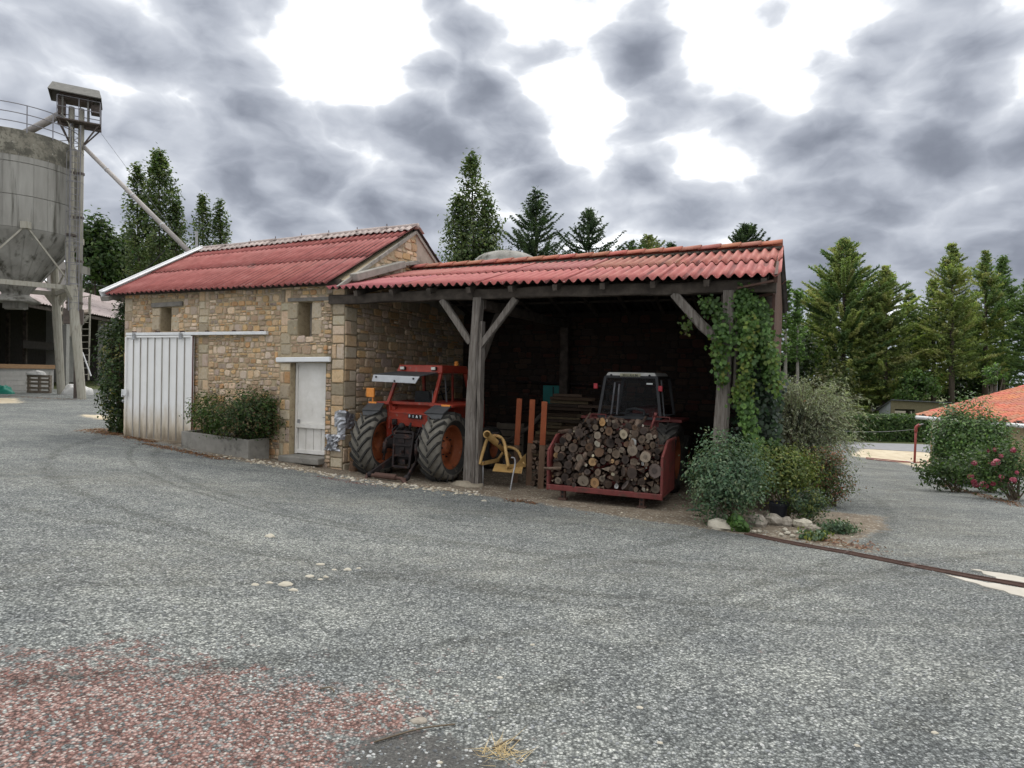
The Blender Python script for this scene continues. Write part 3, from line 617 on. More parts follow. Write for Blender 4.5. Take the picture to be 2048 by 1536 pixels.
def masonry(mb, fpt, Lu, ztop, zbot, opens, pal, rg, hr=(.07, .17), lr=(.10, .34), gap=.014, quoin=(), prot=.022, skip=None, cut=.22):
    """irregular courses of separate stones on the wall face; quoin = [(u0, u1)] strips of big dressed blocks"""
    def wob(k, u): return .030*math.sin(u*1.7+k*2.1)+.016*math.sin(u*4.3+k*5.3)
    z = zbot; k = 0; zmax = max(ztop(u*Lu/20) for u in range(21))
    while z < zmax:
        h = rg.uniform(*hr)*rg.choice((1, 1, 1.15, .8)); u = -rg.uniform(0, .1)
        while u < Lu:
            l = max(h*.65, rg.uniform(*lr)*(.7+2.2*h)); u1 = min(u+l, Lu)
            if Lu-u1 < .06: u1 = Lu
            a, b = max(u, 0), u1; um = (a+b)/2
            for q0, q1 in quoin:
                if a < q1 and b > q0:
                    if um < (q0+q1)/2 and q0 > .01: b = min(b, q0)
                    else: a = max(a, q1)
            for o0, o1, y0, y1 in opens:
                if a < o1 and b > o0 and z+h*.5 > y0-.01 and z+h*.5 < y1+.01:
                    if a < o0 and o0-a > b-o1: b = min(b, o0)
                    elif b > o1: a = max(a, o1)
                    else: b = a
            if b-a > .045:
                um = (a+b)/2; z0 = z+wob(k, um)+gap/2; z1 = z+h+wob(k+1, um)-gap/2
                if z1 < ztop(um) and not (skip and skip(um, z0)):
                    if h > .13 and b-a < .26 and rg.random() < .45:
                        m = z0+(z1-z0)*rg.uniform(.35, .65)
                        stone(mb, fpt, a+gap/2, b-gap/2, z0, m-gap/2, rg, pal, prot, cut); stone(mb, fpt, a+gap/2, b-gap/2, m+gap/2, z1, rg, pal, prot, cut)
                    elif rg.random() > .012: stone(mb, fpt, a+gap/2, b-gap/2, z0, z1, rg, pal, prot, cut)
            u = u1
        z += h; k += 1
    for q0, q1 in quoin:
        z = zbot
        flip = rg.random() < .5
        while z < min(ztop(q0), ztop(q1))-.06:
            h = min(rg.uniform(.17, .36), min(ztop(q0), ztop(q1))-z)
            if not any(q0 < o1-.01 and q1 > o0+.01 and z+h*.5 > y0 and z+h*.5 < y1 for o0, o1, y0, y1 in opens) and h > .06:
                if rg.random() < .25:
                    m = q0+(q1-q0)*rg.uniform(.35, .65); stone(mb, fpt, q0+.006, m-.006, z+.006, z+h-.006, rg, PAL, prot*.8, .07, .05); stone(mb, fpt, m+.006, q1-.006, z+.006, z+h-.006, rg, GREY+PAL, prot*.8, .07, .05)
                else: stone(mb, fpt, q0+.006, q1-.006, z+.006, z+h-.006, rg, GREY+GREY+PAL[:5], prot*.9, .07, .05)
            z += h
def wall_core(mb, fpt, Lu, zbot, ztop, opens, th, mi):
    us = sorted({0, Lu}|{x for o in opens for x in o[:2]})
    for a, b in zip(us, us[1:]):
        zs = [(zbot, ztop(0))]
        for o0, o1, y0, y1 in opens:
            if a < o1-1e-4 and b > o0+1e-4: zs = [x for l, h in zs for x in ((l, min(h, y0)), (max(l, y1), h)) if x[1]-x[0] > .01]
        for l, h in zs:
            mb.hexa([fpt(a, l, 0), fpt(b, l, 0), fpt(b, l, -th), fpt(a, l, -th), fpt(a, h, 0), fpt(b, h, 0), fpt(b, h, -th), fpt(a, h, -th)], mi)
def corr(mb, c00, c10, c01, c11, waves, rows, amp, mi=0, lift=.022, seam=0, tintf=None, spw=8, dirt=0, wave=.006):
    """corrugated sheets laid in rows over a four-cornered slope; u across, v upslope"""
    c00, c10, c01, c11 = map(Vector, (c00, c10, c01, c11))
    nrm = (c10-c00).cross(c01-c00).normalized(); flip = nrm.z < 0
    if flip: nrm = -nrm
    def pt(u, v, n): return (c00*(1-u)+c10*u)*(1-v)+(c01*(1-u)+c11*u)*v+nrm*n
    ns = (waves//seam) if seam else 1
    for ri, (v0, v1) in enumerate(rows):
        for si in range(ns):
            a, b = si*waves//ns, (si+1)*waves//ns
            t = tintf(ri, si) if tintf else (1, 1, 1); off = RNG.uniform(-.004, .004) if seam else 0; m = (b-a)*spw+(2 if seam and si < ns-1 else 0)
            vo = RNG.uniform(-.012, .012)/max(.1, (c01-c00).length) if seam else 0
            vs = []; nv = 3
            for j in range(nv+1):
                v = v0+vo+(v1-v0)*j/nv
                for i in range(m+1):
                    w_ = a+i/spw
                    vs.append(pt(w_/waves, v, amp*math.cos(2*math.pi*w_)+lift*(1-j/nv)+off+(.006 if seam and i > m-3 else 0)+wave*mnoise.noise((w_*.13, v*2, 5+ri))))
            k0 = len(mb.f)
            mb.add(vs, [(j*(m+1)+i, (j+1)*(m+1)+i, (j+1)*(m+1)+i+1, j*(m+1)+i+1) if flip else (j*(m+1)+i, j*(m+1)+i+1, (j+1)*(m+1)+i+1, (j+1)*(m+1)+i) for j in range(nv) for i in range(m)], mi, t)
            if dirt:                                   # dirt in the channels and their shade, both put into the tint
                for j in range(nv):
                    for i in range(m):
                        w_ = a+(i+.5)/spw; ph = w_ % 1
                        if .3 < ph < .7:
                            g = max(0, mnoise.noise((math.floor(w_)*3.7, j*.5+ri*3.1, 2.2))+dirt*(1.1-abs(ph-.5)*2)); q = 1-min(.72, g)
                            mb.t[k0+j*m+i] = tuple(x*q*y for x, y in zip(t, (1, .95, .95)))

# ------------------------------------------------------------------ stone barn
rg = random.Random(3)
barn = root('stone_barn', L(3.6, 0, -.45), 'old rubble stone barn with red corrugated roof, white sliding door and two slit windows', 'barn')
fF = lambda u, z, n: L(u, -n, z)
fS = lambda u, z, n: L(-n, u, z)
OP = [(5.43, 5.83, 2.52, 3.14), (.91, 1.32, 2.37, 3.16), (.50, 1.52, -.34, 1.78)]
mb = MB(); wall_core(mb, fF, 7.2, -1.0, lambda u: 3.60, OP, .5, 1)
masonry(mb, fF, 7.2, lambda u: 3.62, -.75, OP+[(.33, 1.9, 1.78, 1.93), (5.0, 6.15, 3.13, 3.28)], PAL, rg, hr=(.06, .145), lr=(.085, .28), quoin=[(0, .34), (1.52, 1.82), (4.12, 4.46), (6.9, 7.2)], skip=lambda u, z: (4.6 < u < 6.9 and -.2 < z < 2.2))
for s_, a, b in ((0, .62, .91), (0, 1.32, 1.62), (1, 5.15, 5.43), (1, 5.83, 6.12)):            # dressed stones beside the slits
    z = 2.4 if s_ == 0 else 2.55
    stone(mb, fF, a, b, z, z+.36, rg, GREY, .03, .05, .03); stone(mb, fF, a, b, z+.37, z+.37+(.36 if s_ == 0 else .2), rg, GREY+PAL[:3], .03, .05, .03)
front = mb.build('front_wall', ['stone', 'mortar'], barn)
mb = MB()
def gab(s): return 3.42+(min(s, 5.5-s)+.3)*.6
ring = [(0, -1), (5.5, -1), (5.5, gab(5.5)), (2.75, gab(2.75)), (0, gab(0))]
mb.add([fS(a, z, 0) for a, z in ring]+[fS(a, z, -.5) for a, z in ring], [(0, 1, 2, 3, 4), (9, 8, 7, 6, 5)]+[(i, i+5, (i+1) % 5+5, (i+1) % 5) for i in range(5)], 1)
masonry(mb, fS, 5.5, lambda s: gab(s)-.03, -.8, [], PAL+GREY[:1], rg, hr=(.09, .19), lr=(.16, .5), quoin=[(0, .42)], prot=.03, skip=lambda s, z: s > 2.78 and z > 3.2)
mb.build('gable_wall', ['stone', 'mortar'], barn)
mb = MB(); mb.hexa([fS(2.80, 3.3, .012), fS(5.5, 3.3, .012), fS(5.5, 3.3, -.1), fS(2.80, 3.3, -.1), fS(2.80, gab(2.8)-.02, .012), fS(5.5, gab(5.5)-.02, .012), fS(5.5, gab(5.5)-.02, -.1), fS(2.80, gab(2.8)-.02, -.1)])
mb.build('render_patch', 'plaster', barn)
mb = MB(); mb.hexa([L(7.2, .5, -1), L(7.2, 5.5, -1), L(6.7, 5.5, -1), L(6.7, .5, -1), L(7.2, .5, 3.6), L(7.2, 5.5, 3.6), L(6.7, 5.5, 3.6), L(6.7, .5, 3.6)])
mb.hexa([L(.5, 5.0, -1), L(6.7, 5.0, -1), L(6.7, 5.5, -1), L(.5, 5.5, -1), L(.5, 5.0, 3.4), L(6.7, 5.0, 3.4), L(6.7, 5.5, 3.4), L(.5, 5.5, 3.4)])
mb.add([L(7.19, .02, 3.5), L(7.19, 5.48, 3.5), L(7.19, 2.75, 5.15), L(6.9, .02, 3.5), L(6.9, 5.48, 3.5), L(6.9, 2.75, 5.15)], [(0, 1, 2), (5, 4, 3), (0, 2, 5, 3), (1, 4, 5, 2)])
mb.build('rear_wall', 'mortar', barn)
# roof: three rows of red corrugated sheets each side
mb = MB(); rows = [(0, .46), (.435, .83), (.81, 1.0)]
tf = lambda r_, s_: tuple(x*(1+(.06 if r_ else -.03)+RNG.uniform(-.03, .03)) for x in (1, 1, 1))
corr(mb, L(.18, -.32, 3.50), L(7.50, -.32, 3.48), L(-.06, 2.74, 5.34), L(7.55, 2.74, 5.20), 42, rows, .030, seam=7, tintf=tf, dirt=.62, lift=.016, wave=.002)
corr(mb, L(-.06, 5.82, 3.50), L(7.5, 5.82, 3.48), L(-.06, 2.76, 5.34), L(7.55, 2.76, 5.20), 42, rows, .030, seam=7, tintf=tf, dirt=.62, lift=.016, wave=.002)
rf = mb.build('roof', ['barn_sheet', 'under_sheet'], barn, solid=.007, smooth=True); rf.modifiers['thick'].material_offset = 1; rf.modifiers['thick'].offset = -1
mb = MB()
for i in range(8):
    a, b = i/8, (i+1)/8+.004; rl = lambda k: L(-.09+k*7.66, 2.75, 5.345-.14*k)
    pa, pb = rl(a), rl(b); up = .012+.012*(i % 2)
    mb.tube([pa+Vector((0, 0, up+.02)), pb+Vector((0, 0, up+.02))], .075, 10, tint=tuple([RNG.uniform(.85, 1.1)]*3))
    for sd in (-1, 1):
        corr(mb, pa+BX*sd*.30+Vector((0, 0, -.145+up)), pb+BX*sd*.30+Vector((0, 0, -.145+up)), pa+BX*sd*.03+Vector((0, 0, .03+up)), pb+BX*sd*.03+Vector((0, 0, .03+up)), 5, [(0, 1)], .022, lift=.02, tintf=lambda r_, s_: tuple([RNG.uniform(.8, 1.1)]*3))
mb.build('ridge_cap', 'ridge_pale', rf, smooth=True, solid=.008)
mb = MB()
for i in range(1, 8):
    p = L(-.09+i/8*7.66, 2.75, 5.345-.14*i/8+.09); mb.tube([p-AX*.05-BX*.10-Vector((0, 0, .05)), p+Vector((0, 0, .02)), p+AX*.02+BX*.02+Vector((0, 0, .09))], .011, 5)
build_each(mb, 'ridge_hook', 'rust', rf)
mb = MB(); mb.bar(L(7.60, -.40, 3.50), L(7.64, 2.80, 5.29), .04, .17); mb.bar(L(7.55, -.40, 3.545), L(7.58, 2.80, 5.335), .16, .022)
mb.build('verge_board', 'white_board', rf, bevel=.004)
mb = MB(); mb.bar(L(7.50, -.36, 3.36), L(7.50, .3, 3.60), .30, .12); mb.build('eave_timber', 'lintel_grey', barn, bevel=.01)
mb = MB(); mb.bar(L(-.03, -.30, 3.40), L(-.03, 2.75, 5.225), .05, .075); mb.bar(L(-.03, 5.8, 3.40), L(-.03, 2.75, 5.225), .05, .075); mb.build('verge_strip', 'cement', rf)
mb = MB(); mb.bar(L(.1, -.05, 3.56), L(7.2, -.05, 3.54), .1, .12); mb.build('wall_plate', 'dark_timber', barn)
# cement fillet where the shed roof meets the gable
mb = MB(); mb.bar(L(-.10, .15, 3.68), L(-.10, 2.05, 4.28), .22, .17); mb.bar(L(-.07, 2.0, 4.27), L(-.07, 2.8, 4.45), .16, .10); mb.build('flashing', 'cement', barn, bevel=.02)
# sliding door on its rail
sd = MB(); T0, T1, Z0, Z1 = 4.56, 6.97, -.25, 2.385
ribs = 9; w_ = (T1-T0)/ribs
for i in range(ribs):
    a = T0+i*w_
    for u0, n0, u1, n1, mi in ((0, .0, .012, .032, 1), (.012, .032, .030, .032, 0), (.030, .032, .048, 0, 1), (.048, 0, w_, 0, 0)):
        sd.quad(L(a+u0, -.085-n0, Z0), L(a+u1, -.085-n1, Z0), L(a+u1, -.085-n1, Z1), L(a+u0, -.085-n0, Z1), mi)
sd.quad(L(T0, -.055, Z0), L(T1, -.055, Z0), L(T1, -.055, Z1), L(T0, -.055, Z1))
m = mk('door_sheet', [(.76, .745, .715), (.83, .815, .79)], 2, .5, .06, 30, .003)
nt_ = m.node_tree; tc = nt_.nodes.new('ShaderNodeNewGeometry').outputs['Position']; sp_ = nt_.nodes.new('ShaderNodeSeparateXYZ'); nt_.links.new(tc, sp_.inputs[0])
zz = _math(nt_, 'ADD', sp_.outputs[2], _math(nt_, 'MULTIPLY', _math(nt_, 'SUBTRACT', _noise(nt_, tc, 6, 6, .7, (1, 1, .25)), .5), 1.1))
b_ = nt_.nodes['Principled BSDF']; src = b_.inputs['Base Color'].links[0].from_socket
c1 = _mix(nt_, _range(nt_, zz, .75, .0, 0, .75), src, (.46, .36, .22)); c1 = _mix(nt_, _range(nt_, zz, .22, -.3, 0, .85), c1, (.15, .115, .075)); nt_.links.new(c1, b_.inputs['Base Color'])
mk('seam_grime', [(.26, .235, .20), (.42, .40, .36)], 3, .7, 0, stretch=(1, 1, .3))
door = sd.build('sliding_door', ['door_sheet', 'seam_grime'], barn)
mb = MB()
for a, b in (((T0, Z0), (T0, Z1)), ((T1, Z0), (T1, Z1))): mb.bar(L(a[0], -.10, a[1]), L(b[0], -.10, b[1]), .045, .07, up=BX)
for z in (Z0, Z1): mb.bar(L(T0+.023, -.10, z), L(T1-.023, -.10, z), .07, .045)
mb.build('door_frame', 'door_sheet', door)
mb = MB(); mb.box(L(T1+.0, -.15, .93), (.16, .05, .16), ax=(AX, BX, Vector((0, 0, 1)))); mb.tube([L(T1+.03, -.16, .98), L(T1+.03, -.2, .98), L(T1+.03, -.2, .82), L(T1+.03, -.16, .82)], .012); mb.build('door_handle', 'rail_white', door)
mb = MB(); mb.ball(L(T1+.09, -.10, .70), .05, 8); mb.build('door_lock', 'galv', door)
mb = MB(); mb.bar(L(T0-.03, -.11, Z0), L(T0-.03, -.11, Z1), .02, .02, up=BX); mb.build('door_seal', 'dark_red', door)
mb = MB(); mb.box(L(4.55, -.10, 2.455), (4.82, .09, .075), ax=(AX, BX, Vector((0, 0, 1)))); mb.build('door_rail', 'rail_white', barn, bevel=.008)
mb = MB()
for i in range(6): mb.box(L(2.35+i*.88, -.05, 2.505), (.05, .1, .05), ax=(AX, BX, Vector((0, 0, 1))))
build_each(mb, 'rail_bracket', 'rust', barn)
for t in (T0+.35, T1-.35):                             # rollers that carry the door
    mb = MB(); mb.box(L(t, -.165, 2.39), (.10, .012, .16), ax=(AX, BX, Vector((0, 0, 1)))); mb.tube([L(t, -.155, 2.45), L(t, -.185, 2.45)], .035, 10); mb.build('door_roller', 'galv', door)
# the small white door, set back in its opening
AXS = (AX, BX, Vector((0, 0, 1)))
wd = MB(); wd.box(L(1.0, .215, 1.06), (.90, .05, 1.36), ax=AXS); wd.box(L(1.0, .19, .33), (.90, .10, .10), ax=AXS)
for i in range(4): wd.box(L(.665+i*.222, .222, .0), (.206, .03, .58), ax=AXS)
wd.box(L(1.0, .21, -.27), (.90, .06, .09), ax=AXS); wd.box(L(1.0, .235, .02), (.9, .02, .6), ax=AXS)
wdo = wd.build('white_door', 'white_paint', barn, bevel=.006)
for z in (-.05, .75, 1.55): mb = MB(); mb.tube([L(.565, .178, z-.05), L(.565, .178, z+.05)], .014, 8); mb.build('hinge', 'rust', wdo)
mb = MB(); mb.bar(L(1.475, .20, -.32), L(1.475, .20, 1.77), .06, .09, up=BX); mb.bar(L(.525, .20, -.32), L(.525, .20, 1.77), .05, .09, up=BX); mb.box(L(1.0, .20, 1.755), (.89, .09, .05), ax=AXS); mb.build('frame', 'white_paint', wdo, bevel=.004)
mb = MB(); mb.box(L(1.40, .165, .42), (.05, .03, .10), ax=AXS); mb.tube([L(.60, .17, .55), L(.60, .14, .55), L(.68, .14, .55)], .011); build_each(mb, 'latch', 'galv', wdo)
mb = MB(); mb.bar(L(.34, -.045, 1.86), L(1.90, -.045, 1.835), .07, .115); mb.build('door_lintel', 'white_board', barn, bevel=.02)
mb = MB(); mb.bar(L(5.02, -.02, 3.215), L(6.13, -.02, 3.195), .07, .115); mb.build('window_lintel', 'lintel_grey', barn, bevel=.012)
mb = MB(); mb.box(L(1.05, -.02, -.41), (1.15, .46, .15), ax=AXS); mb.build('door_step', 'concrete', barn, bevel=.03)
mb = MB(); mb.bar(L(.2, .06, 3.21), L(1.6, .06, 3.21), .2, .08); mb.build('window_lintel', 'lintel_grey', barn)
for a, b, z0, z1 in OP[:2]:                               # dark boards that close the slits at the back
    mb = MB(); mb.box(L((a+b)/2, .40, (z0+z1)/2), (b-a-.01, .03, z1-z0-.01), ax=AXS); mb.build('window_board', 'plaster', barn)
# crumpled metal and tape wrapped round the corner
def crumple(name, f, nu, nv, amp, mat, par, seed):
    vs = [f(i/nu, j/nv, amp*mnoise.noise((i*.9, j*.9, seed))) for j in range(nv+1) for i in range(nu+1)]
    mb = MB(); mb.add(vs, [(j*(nu+1)+i, j*(nu+1)+i+1, (j+1)*(nu+1)+i+1, (j+1)*(nu+1)+i) for j in range(nv) for i in range(nu)])
    return mb.build(name, mat, par, solid=.006)
def wrap(u, v, n, a0, a1, z0, z1):
    x = a0+(a1-a0)*u; zz_ = z0+(z1-z0)*v; n += .045
    return L(x, -n, zz_) if x > 0 else L(-n, -x, zz_)
crumple('metal_patch', lambda u, v, n: wrap(u, v, n, .20, -.32, .36+.04*math.sin(u*7), .70+.05*math.sin(u*5)), 9, 7, .035, 'flash_metal', barn, 4)
crumple('metal_patch', lambda u, v, n: wrap(u, v, n, .12, -.02, .10, .40), 4, 6, .015, 'flash_metal', barn, 8)
crumple('metal_patch', lambda u, v, n: wrap(u, v, n+.06*math.sin(u*3.1)*math.sin(v*3.1), .50-.12*math.sin(v*3), .03+.08*math.sin(v*4), -.16, .20), 12, 10, .11, 'flash_metal', barn, 15)

# ------------------------------------------------------------------ open shed
shed = root('open_shed', L(-4.4, 2.7, -.65), 'open fronted timber shed with faded red corrugated roof beside the stone barn', 'shed')
mb = MB(); rows = [(0, .52), (.49, 1.0)]
tf2 = lambda r_, s_: tuple(x*RNG.uniform(.90, 1.12) for x in (1, RNG.uniform(.94, 1.08), 1))
corr(mb, L(.22, -.36, 3.37), L(-8.86, -.36, 3.27), L(-.03, 2.62, 4.20), L(-8.80, 2.62, 4.27), 51, rows, .036, seam=10, tintf=tf2, lift=.026, dirt=.12)
corr(mb, L(.30, 5.9, 3.30), L(-8.86, 5.9, 3.27), L(.30, 2.60, 4.22), L(-8.80, 2.60, 4.28), 51, rows, .036, seam=10, tintf=tf2, lift=.026, dirt=.12)
srf = mb.build('roof', ['shed_sheet', 'under_sheet'], shed, solid=.008, smooth=True); srf.modifiers['thick'].material_offset = 1; srf.modifiers['thick'].offset = -1
mb = MB(); nk = 22
for i in range(nk):
    a, b = i/nk, (i+1)/nk+.006; rl = lambda k: L(-.02-k*8.71, 2.68, 4.27+.07*k)
    pa, pb = rl(a), rl(b); n_ = 9; t_ = tuple(x*RNG.uniform(.85, 1.1) for x in (1, 1, 1)); vs = []
    for p, lf in ((pa, 0), (pb, .022)):
        for j in range(n_+1):
            th = math.pi*j/n_; r_ = .16+lf*.4; vs.append(p-BX*r_*1.15*math.cos(th)+Vector((0, 0, r_*.62*math.sin(th)-.02+lf)))
    mb.add(vs, [(j, j+1, n_+2+j, n_+1+j) for j in range(n_)], 0, t_)
mb.build('ridge_tile', 'ridge_tile', srf, solid=.016, smooth=True)
mb = MB()
mb.bar(L(-.05, 2.64, 4.175), L(-8.78, 2.64, 4.245), .16, .12)
for i in range(51):                                     # mortar bedding in the hollows under the ridge tiles
    t = -.1-i*.1715; mb.ball(L(t, 2.53, 4.185+.07*i/51), .05, 8, sq=(1.1, 1.0, .6))
mb.build('ridge_mortar', 'dark_cement', srf, smooth=True)
def timber(name, segs, mat, par=None, wob=.006, seed=0, parent=None):
    """rough hewn timber: segs = [(point, w, h)] along its length"""
    rg_ = random.Random(seed); mb = MB(); pts = [Vector(p) for p, _, _ in segs]; N = 22; vs = []; nn = 12
    tot = [0]
    for a, b in zip(pts, pts[1:]): tot.append(tot[-1]+(b-a).length)
    d = (pts[-1]-pts[0]).normalized(); x = (BX if abs(d.dot(BX)) < .8 else AX); x = (x-d*x.dot(d)).normalized(); y = d.cross(x)
    for i in range(N+1):
        q = tot[-1]*i/N; k = max(j for j in range(len(tot)-1) if tot[j] <= q+1e-9); u = (q-tot[k])/(tot[k+1]-tot[k])
        c = pts[k].lerp(pts[k+1], u); w = segs[k][1]*(1-u)+segs[k+1][1]*u; h = segs[k][2]*(1-u)+segs[k+1][2]*u
        c = c+x*wob*2*mnoise.noise((q*.9, seed, 0))+y*wob*2*mnoise.noise((q*.9, seed, 7))
        for j in range(nn):
            a = 2*math.pi*(j+.5)/nn; cx_, sx_ = math.cos(a), math.sin(a); e = .28
            r_ = wob*1.4*mnoise.noise((math.cos(a)*2, math.sin(a)*2, q*1.3+seed))
            px_ = math.copysign(abs(cx_)**e, cx_)*h/2; py_ = math.copysign(abs(sx_)**e, sx_)*w/2
            vs.append(c+x*(px_+r_)+y*(py_+r_))
    mb.add(vs, [(i*nn+j, i*nn+(j+1) % nn, (i+1)*nn+(j+1) % nn, (i+1)*nn+j) for i in range(N) for j in range(nn)]+[tuple(range(nn-1, -1, -1)), tuple(range(N*nn, N*nn+nn))])
    return mb.build(name, mat, parent or shed)
timber('post', [(L(-3.18, 0, -.72), .25, .24), (L(-3.20, 0, 1.0), .215, .22), (L(-3.27, 0, 3.12), .17, .19)], 'old_timber', seed=2, wob=.014)
timber('post_splice', [(L(-3.345, .02, -.70), .075, .2), (L(-3.36, .02, 2.0), .07, .18), (L(-3.37, .02, 2.65), .06, .16)], 'old_timber', seed=12, wob=.012)
timber('post', [(L(-7.93, 0, -.75), .25, .24), (L(-7.97, 0, .8), .245, .24), (L(-8.06, 0, 3.10), .19, .20)], 'old_timber', seed=5, wob=.016)
timber('post_splice', [(L(-8.16, .02, 1.4), .05, .18), (L(-8.17, .02, 2.7), .05, .15)], 'old_timber', seed=15, wob=.008)
timber('brace', [(L(-2.46, -.01, 3.10), .13, .12), (L(-3.13, -.01, 2.22), .12, .11)], 'old_timber', seed=7)
timber('brace', [(L(-4.10, -.01, 3.08), .13, .12), (L(-3.33, -.01, 2.14), .12, .11)], 'old_timber', seed=8)
timber('brace', [(L(-3.30, .10, 1.85), .13, .12), (L(-3.32, .95, 2.98), .13, .12)], 'dark_timber', seed=9)
timber('brace', [(L(-7.12, -.01, 3.08), .15, .13), (L(-7.62, -.01, 2.50), .17, .13), (L(-8.0, -.01, 2.15), .15, .13)], 'old_timber', seed=10, wob=.012)
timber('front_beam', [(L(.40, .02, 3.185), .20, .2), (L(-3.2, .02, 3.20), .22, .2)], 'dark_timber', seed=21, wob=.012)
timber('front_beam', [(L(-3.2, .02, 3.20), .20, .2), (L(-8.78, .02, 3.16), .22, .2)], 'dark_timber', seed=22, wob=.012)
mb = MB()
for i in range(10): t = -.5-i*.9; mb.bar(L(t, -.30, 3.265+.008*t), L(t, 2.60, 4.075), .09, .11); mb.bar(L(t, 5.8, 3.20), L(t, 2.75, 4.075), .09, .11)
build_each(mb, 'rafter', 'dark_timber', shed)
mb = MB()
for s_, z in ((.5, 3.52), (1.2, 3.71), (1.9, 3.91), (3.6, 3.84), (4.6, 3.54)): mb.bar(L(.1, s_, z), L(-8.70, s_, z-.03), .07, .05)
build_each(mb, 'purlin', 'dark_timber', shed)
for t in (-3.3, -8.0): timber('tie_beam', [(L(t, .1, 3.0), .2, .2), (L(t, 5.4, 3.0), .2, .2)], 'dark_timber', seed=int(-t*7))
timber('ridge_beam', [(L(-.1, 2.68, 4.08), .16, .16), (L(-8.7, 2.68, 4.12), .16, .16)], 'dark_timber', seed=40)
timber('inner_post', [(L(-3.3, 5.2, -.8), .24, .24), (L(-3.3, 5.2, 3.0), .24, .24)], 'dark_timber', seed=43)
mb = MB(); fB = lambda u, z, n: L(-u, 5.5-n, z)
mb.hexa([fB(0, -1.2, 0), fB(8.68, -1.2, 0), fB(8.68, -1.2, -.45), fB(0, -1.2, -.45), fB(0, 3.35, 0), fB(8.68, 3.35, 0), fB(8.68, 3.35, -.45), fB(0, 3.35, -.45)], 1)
masonry(mb, fB, 8.68, lambda u: 3.33, -.8, [], SHADEPAL, random.Random(9), hr=(.09, .2), lr=(.16, .45), prot=.03)
mk('shaded_mortar', [(.018, .014, .011), (.03, .024, .019)], 6, .95, .3, 40)  # mortar darkened likewise, interior shade in the colour
mb.build('back_wall', ['stone', 'shaded_mortar'], shed)
mb = MB()
for i in range(26):                                      # boarded right end of the shed
    s_ = .55+i*.195; zt = 3.33+(min(s_, 5.4-s_)+.3)*.3; mb.box(L(-8.72, s_, (zt-.9)/2), (.025, .185, zt+.9), ax=AXS, tint=tuple([RNG.uniform(.7, 1.2)]*3))
mk('red_board', [(.085, .045, .03), (.15, .085, .055)], 6, .9, .4, 30, .006, tint=True, stretch=(4, 4, .5))
mb.build('side_wall', 'red_board', shed)
mb = MB()
for i in range(6): mb.bar(L(-8.70, .5+i*.95, -.9), L(-8.66, .5+i*.95, 3.1), .1, .1, up=BX)
for z in (.6, 1.9): mb.bar(L(-8.66, .5, z), L(-8.66, 5.4, z), .08, .08)
build_each(mb, 'side_frame', 'dark_timber', shed)
mb = MB(); mb.bar(L(-8.74, .22, 3.26), L(-8.72, .22, 1.7), .05, .07, up=BX); mb.bar(L(-8.78, -.3, 3.24), L(-8.74, 2.6, 4.15), .05, .14)
mb.bar(L(-8.2, -.15, 3.12), L(-8.76, -.28, 3.20), .12, .03); mb.bar(L(-8.25, .25, 2.98), L(-8.74, .15, 3.05), .14, .03); mb.bar(L(-8.25, .5, 2.7), L(-8.70, .45, 2.72), .03, .16); mb.bar(L(-8.25, .5, 2.45), L(-8.70, .45, 2.47), .03, .16)
build_each(mb, 'verge_board', 'rust', srf)
# odds and ends on the back wall
td = root('teal_door', L(-2.95, 5.36, -.7), 'flat teal painted panel standing against the dark back wall', 'door panel')
mb = MB(); mb.box(L(-2.93, 5.38, .32), (.62, .05, 2.02), ax=AXS); mb.build('panel', 'teal_paint', td, bevel=.008)
mb = MB(); mb.bar(L(-2.93, 5.34, -.66), L(-2.93, 5.34, 1.30), .03, .02, up=BX); mb.build('seam', 'plain_black', td)
pr = root('wall_pole', L(-3.6, 5.2, 1.4), 'long thin pole hung level across the back wall', 'pole')
mb = MB(); mb.tube([L(-1.6, 5.3, 1.42), L(-4.6, 5.3, 1.36)], .025); mb.build('pole', 'black_iron', pr)
mb = MB(); [mb.box(L(t, 5.38, 1.40), (.03, .16, .06), ax=AXS) for t in (-2.0, -4.2)]; build_each(mb, 'hook', 'black_iron', pr)
# footing stone under the middle post
mb = MB(); c = L(-3.18, -.16, -.66); mb.ball((c.x, c.y, gzz(c.x, c.y)-.03), .34, 12, sq=(1.15, .8, .33), jit=.12, rg=random.Random(4))
mb.v = [tuple(Vector(v)*1+Vector((0, 0, .10))*mnoise.noise((v[0]*5, v[1]*5, 2))+Vector((mnoise.noise((v[0]*4, v[1]*4, 9)), mnoise.noise((v[0]*4, v[1]*4, 19)), 0))*.12) for v in mb.v]; mk('worn_stone', [(.24, .205, .15), (.38, .33, .25)], 7, .95, .6, 25, .02)
tag(mb.build('footing_stone', 'worn_stone', smooth=True), 'pale flat stone at the foot of the middle shed post', 'stone')
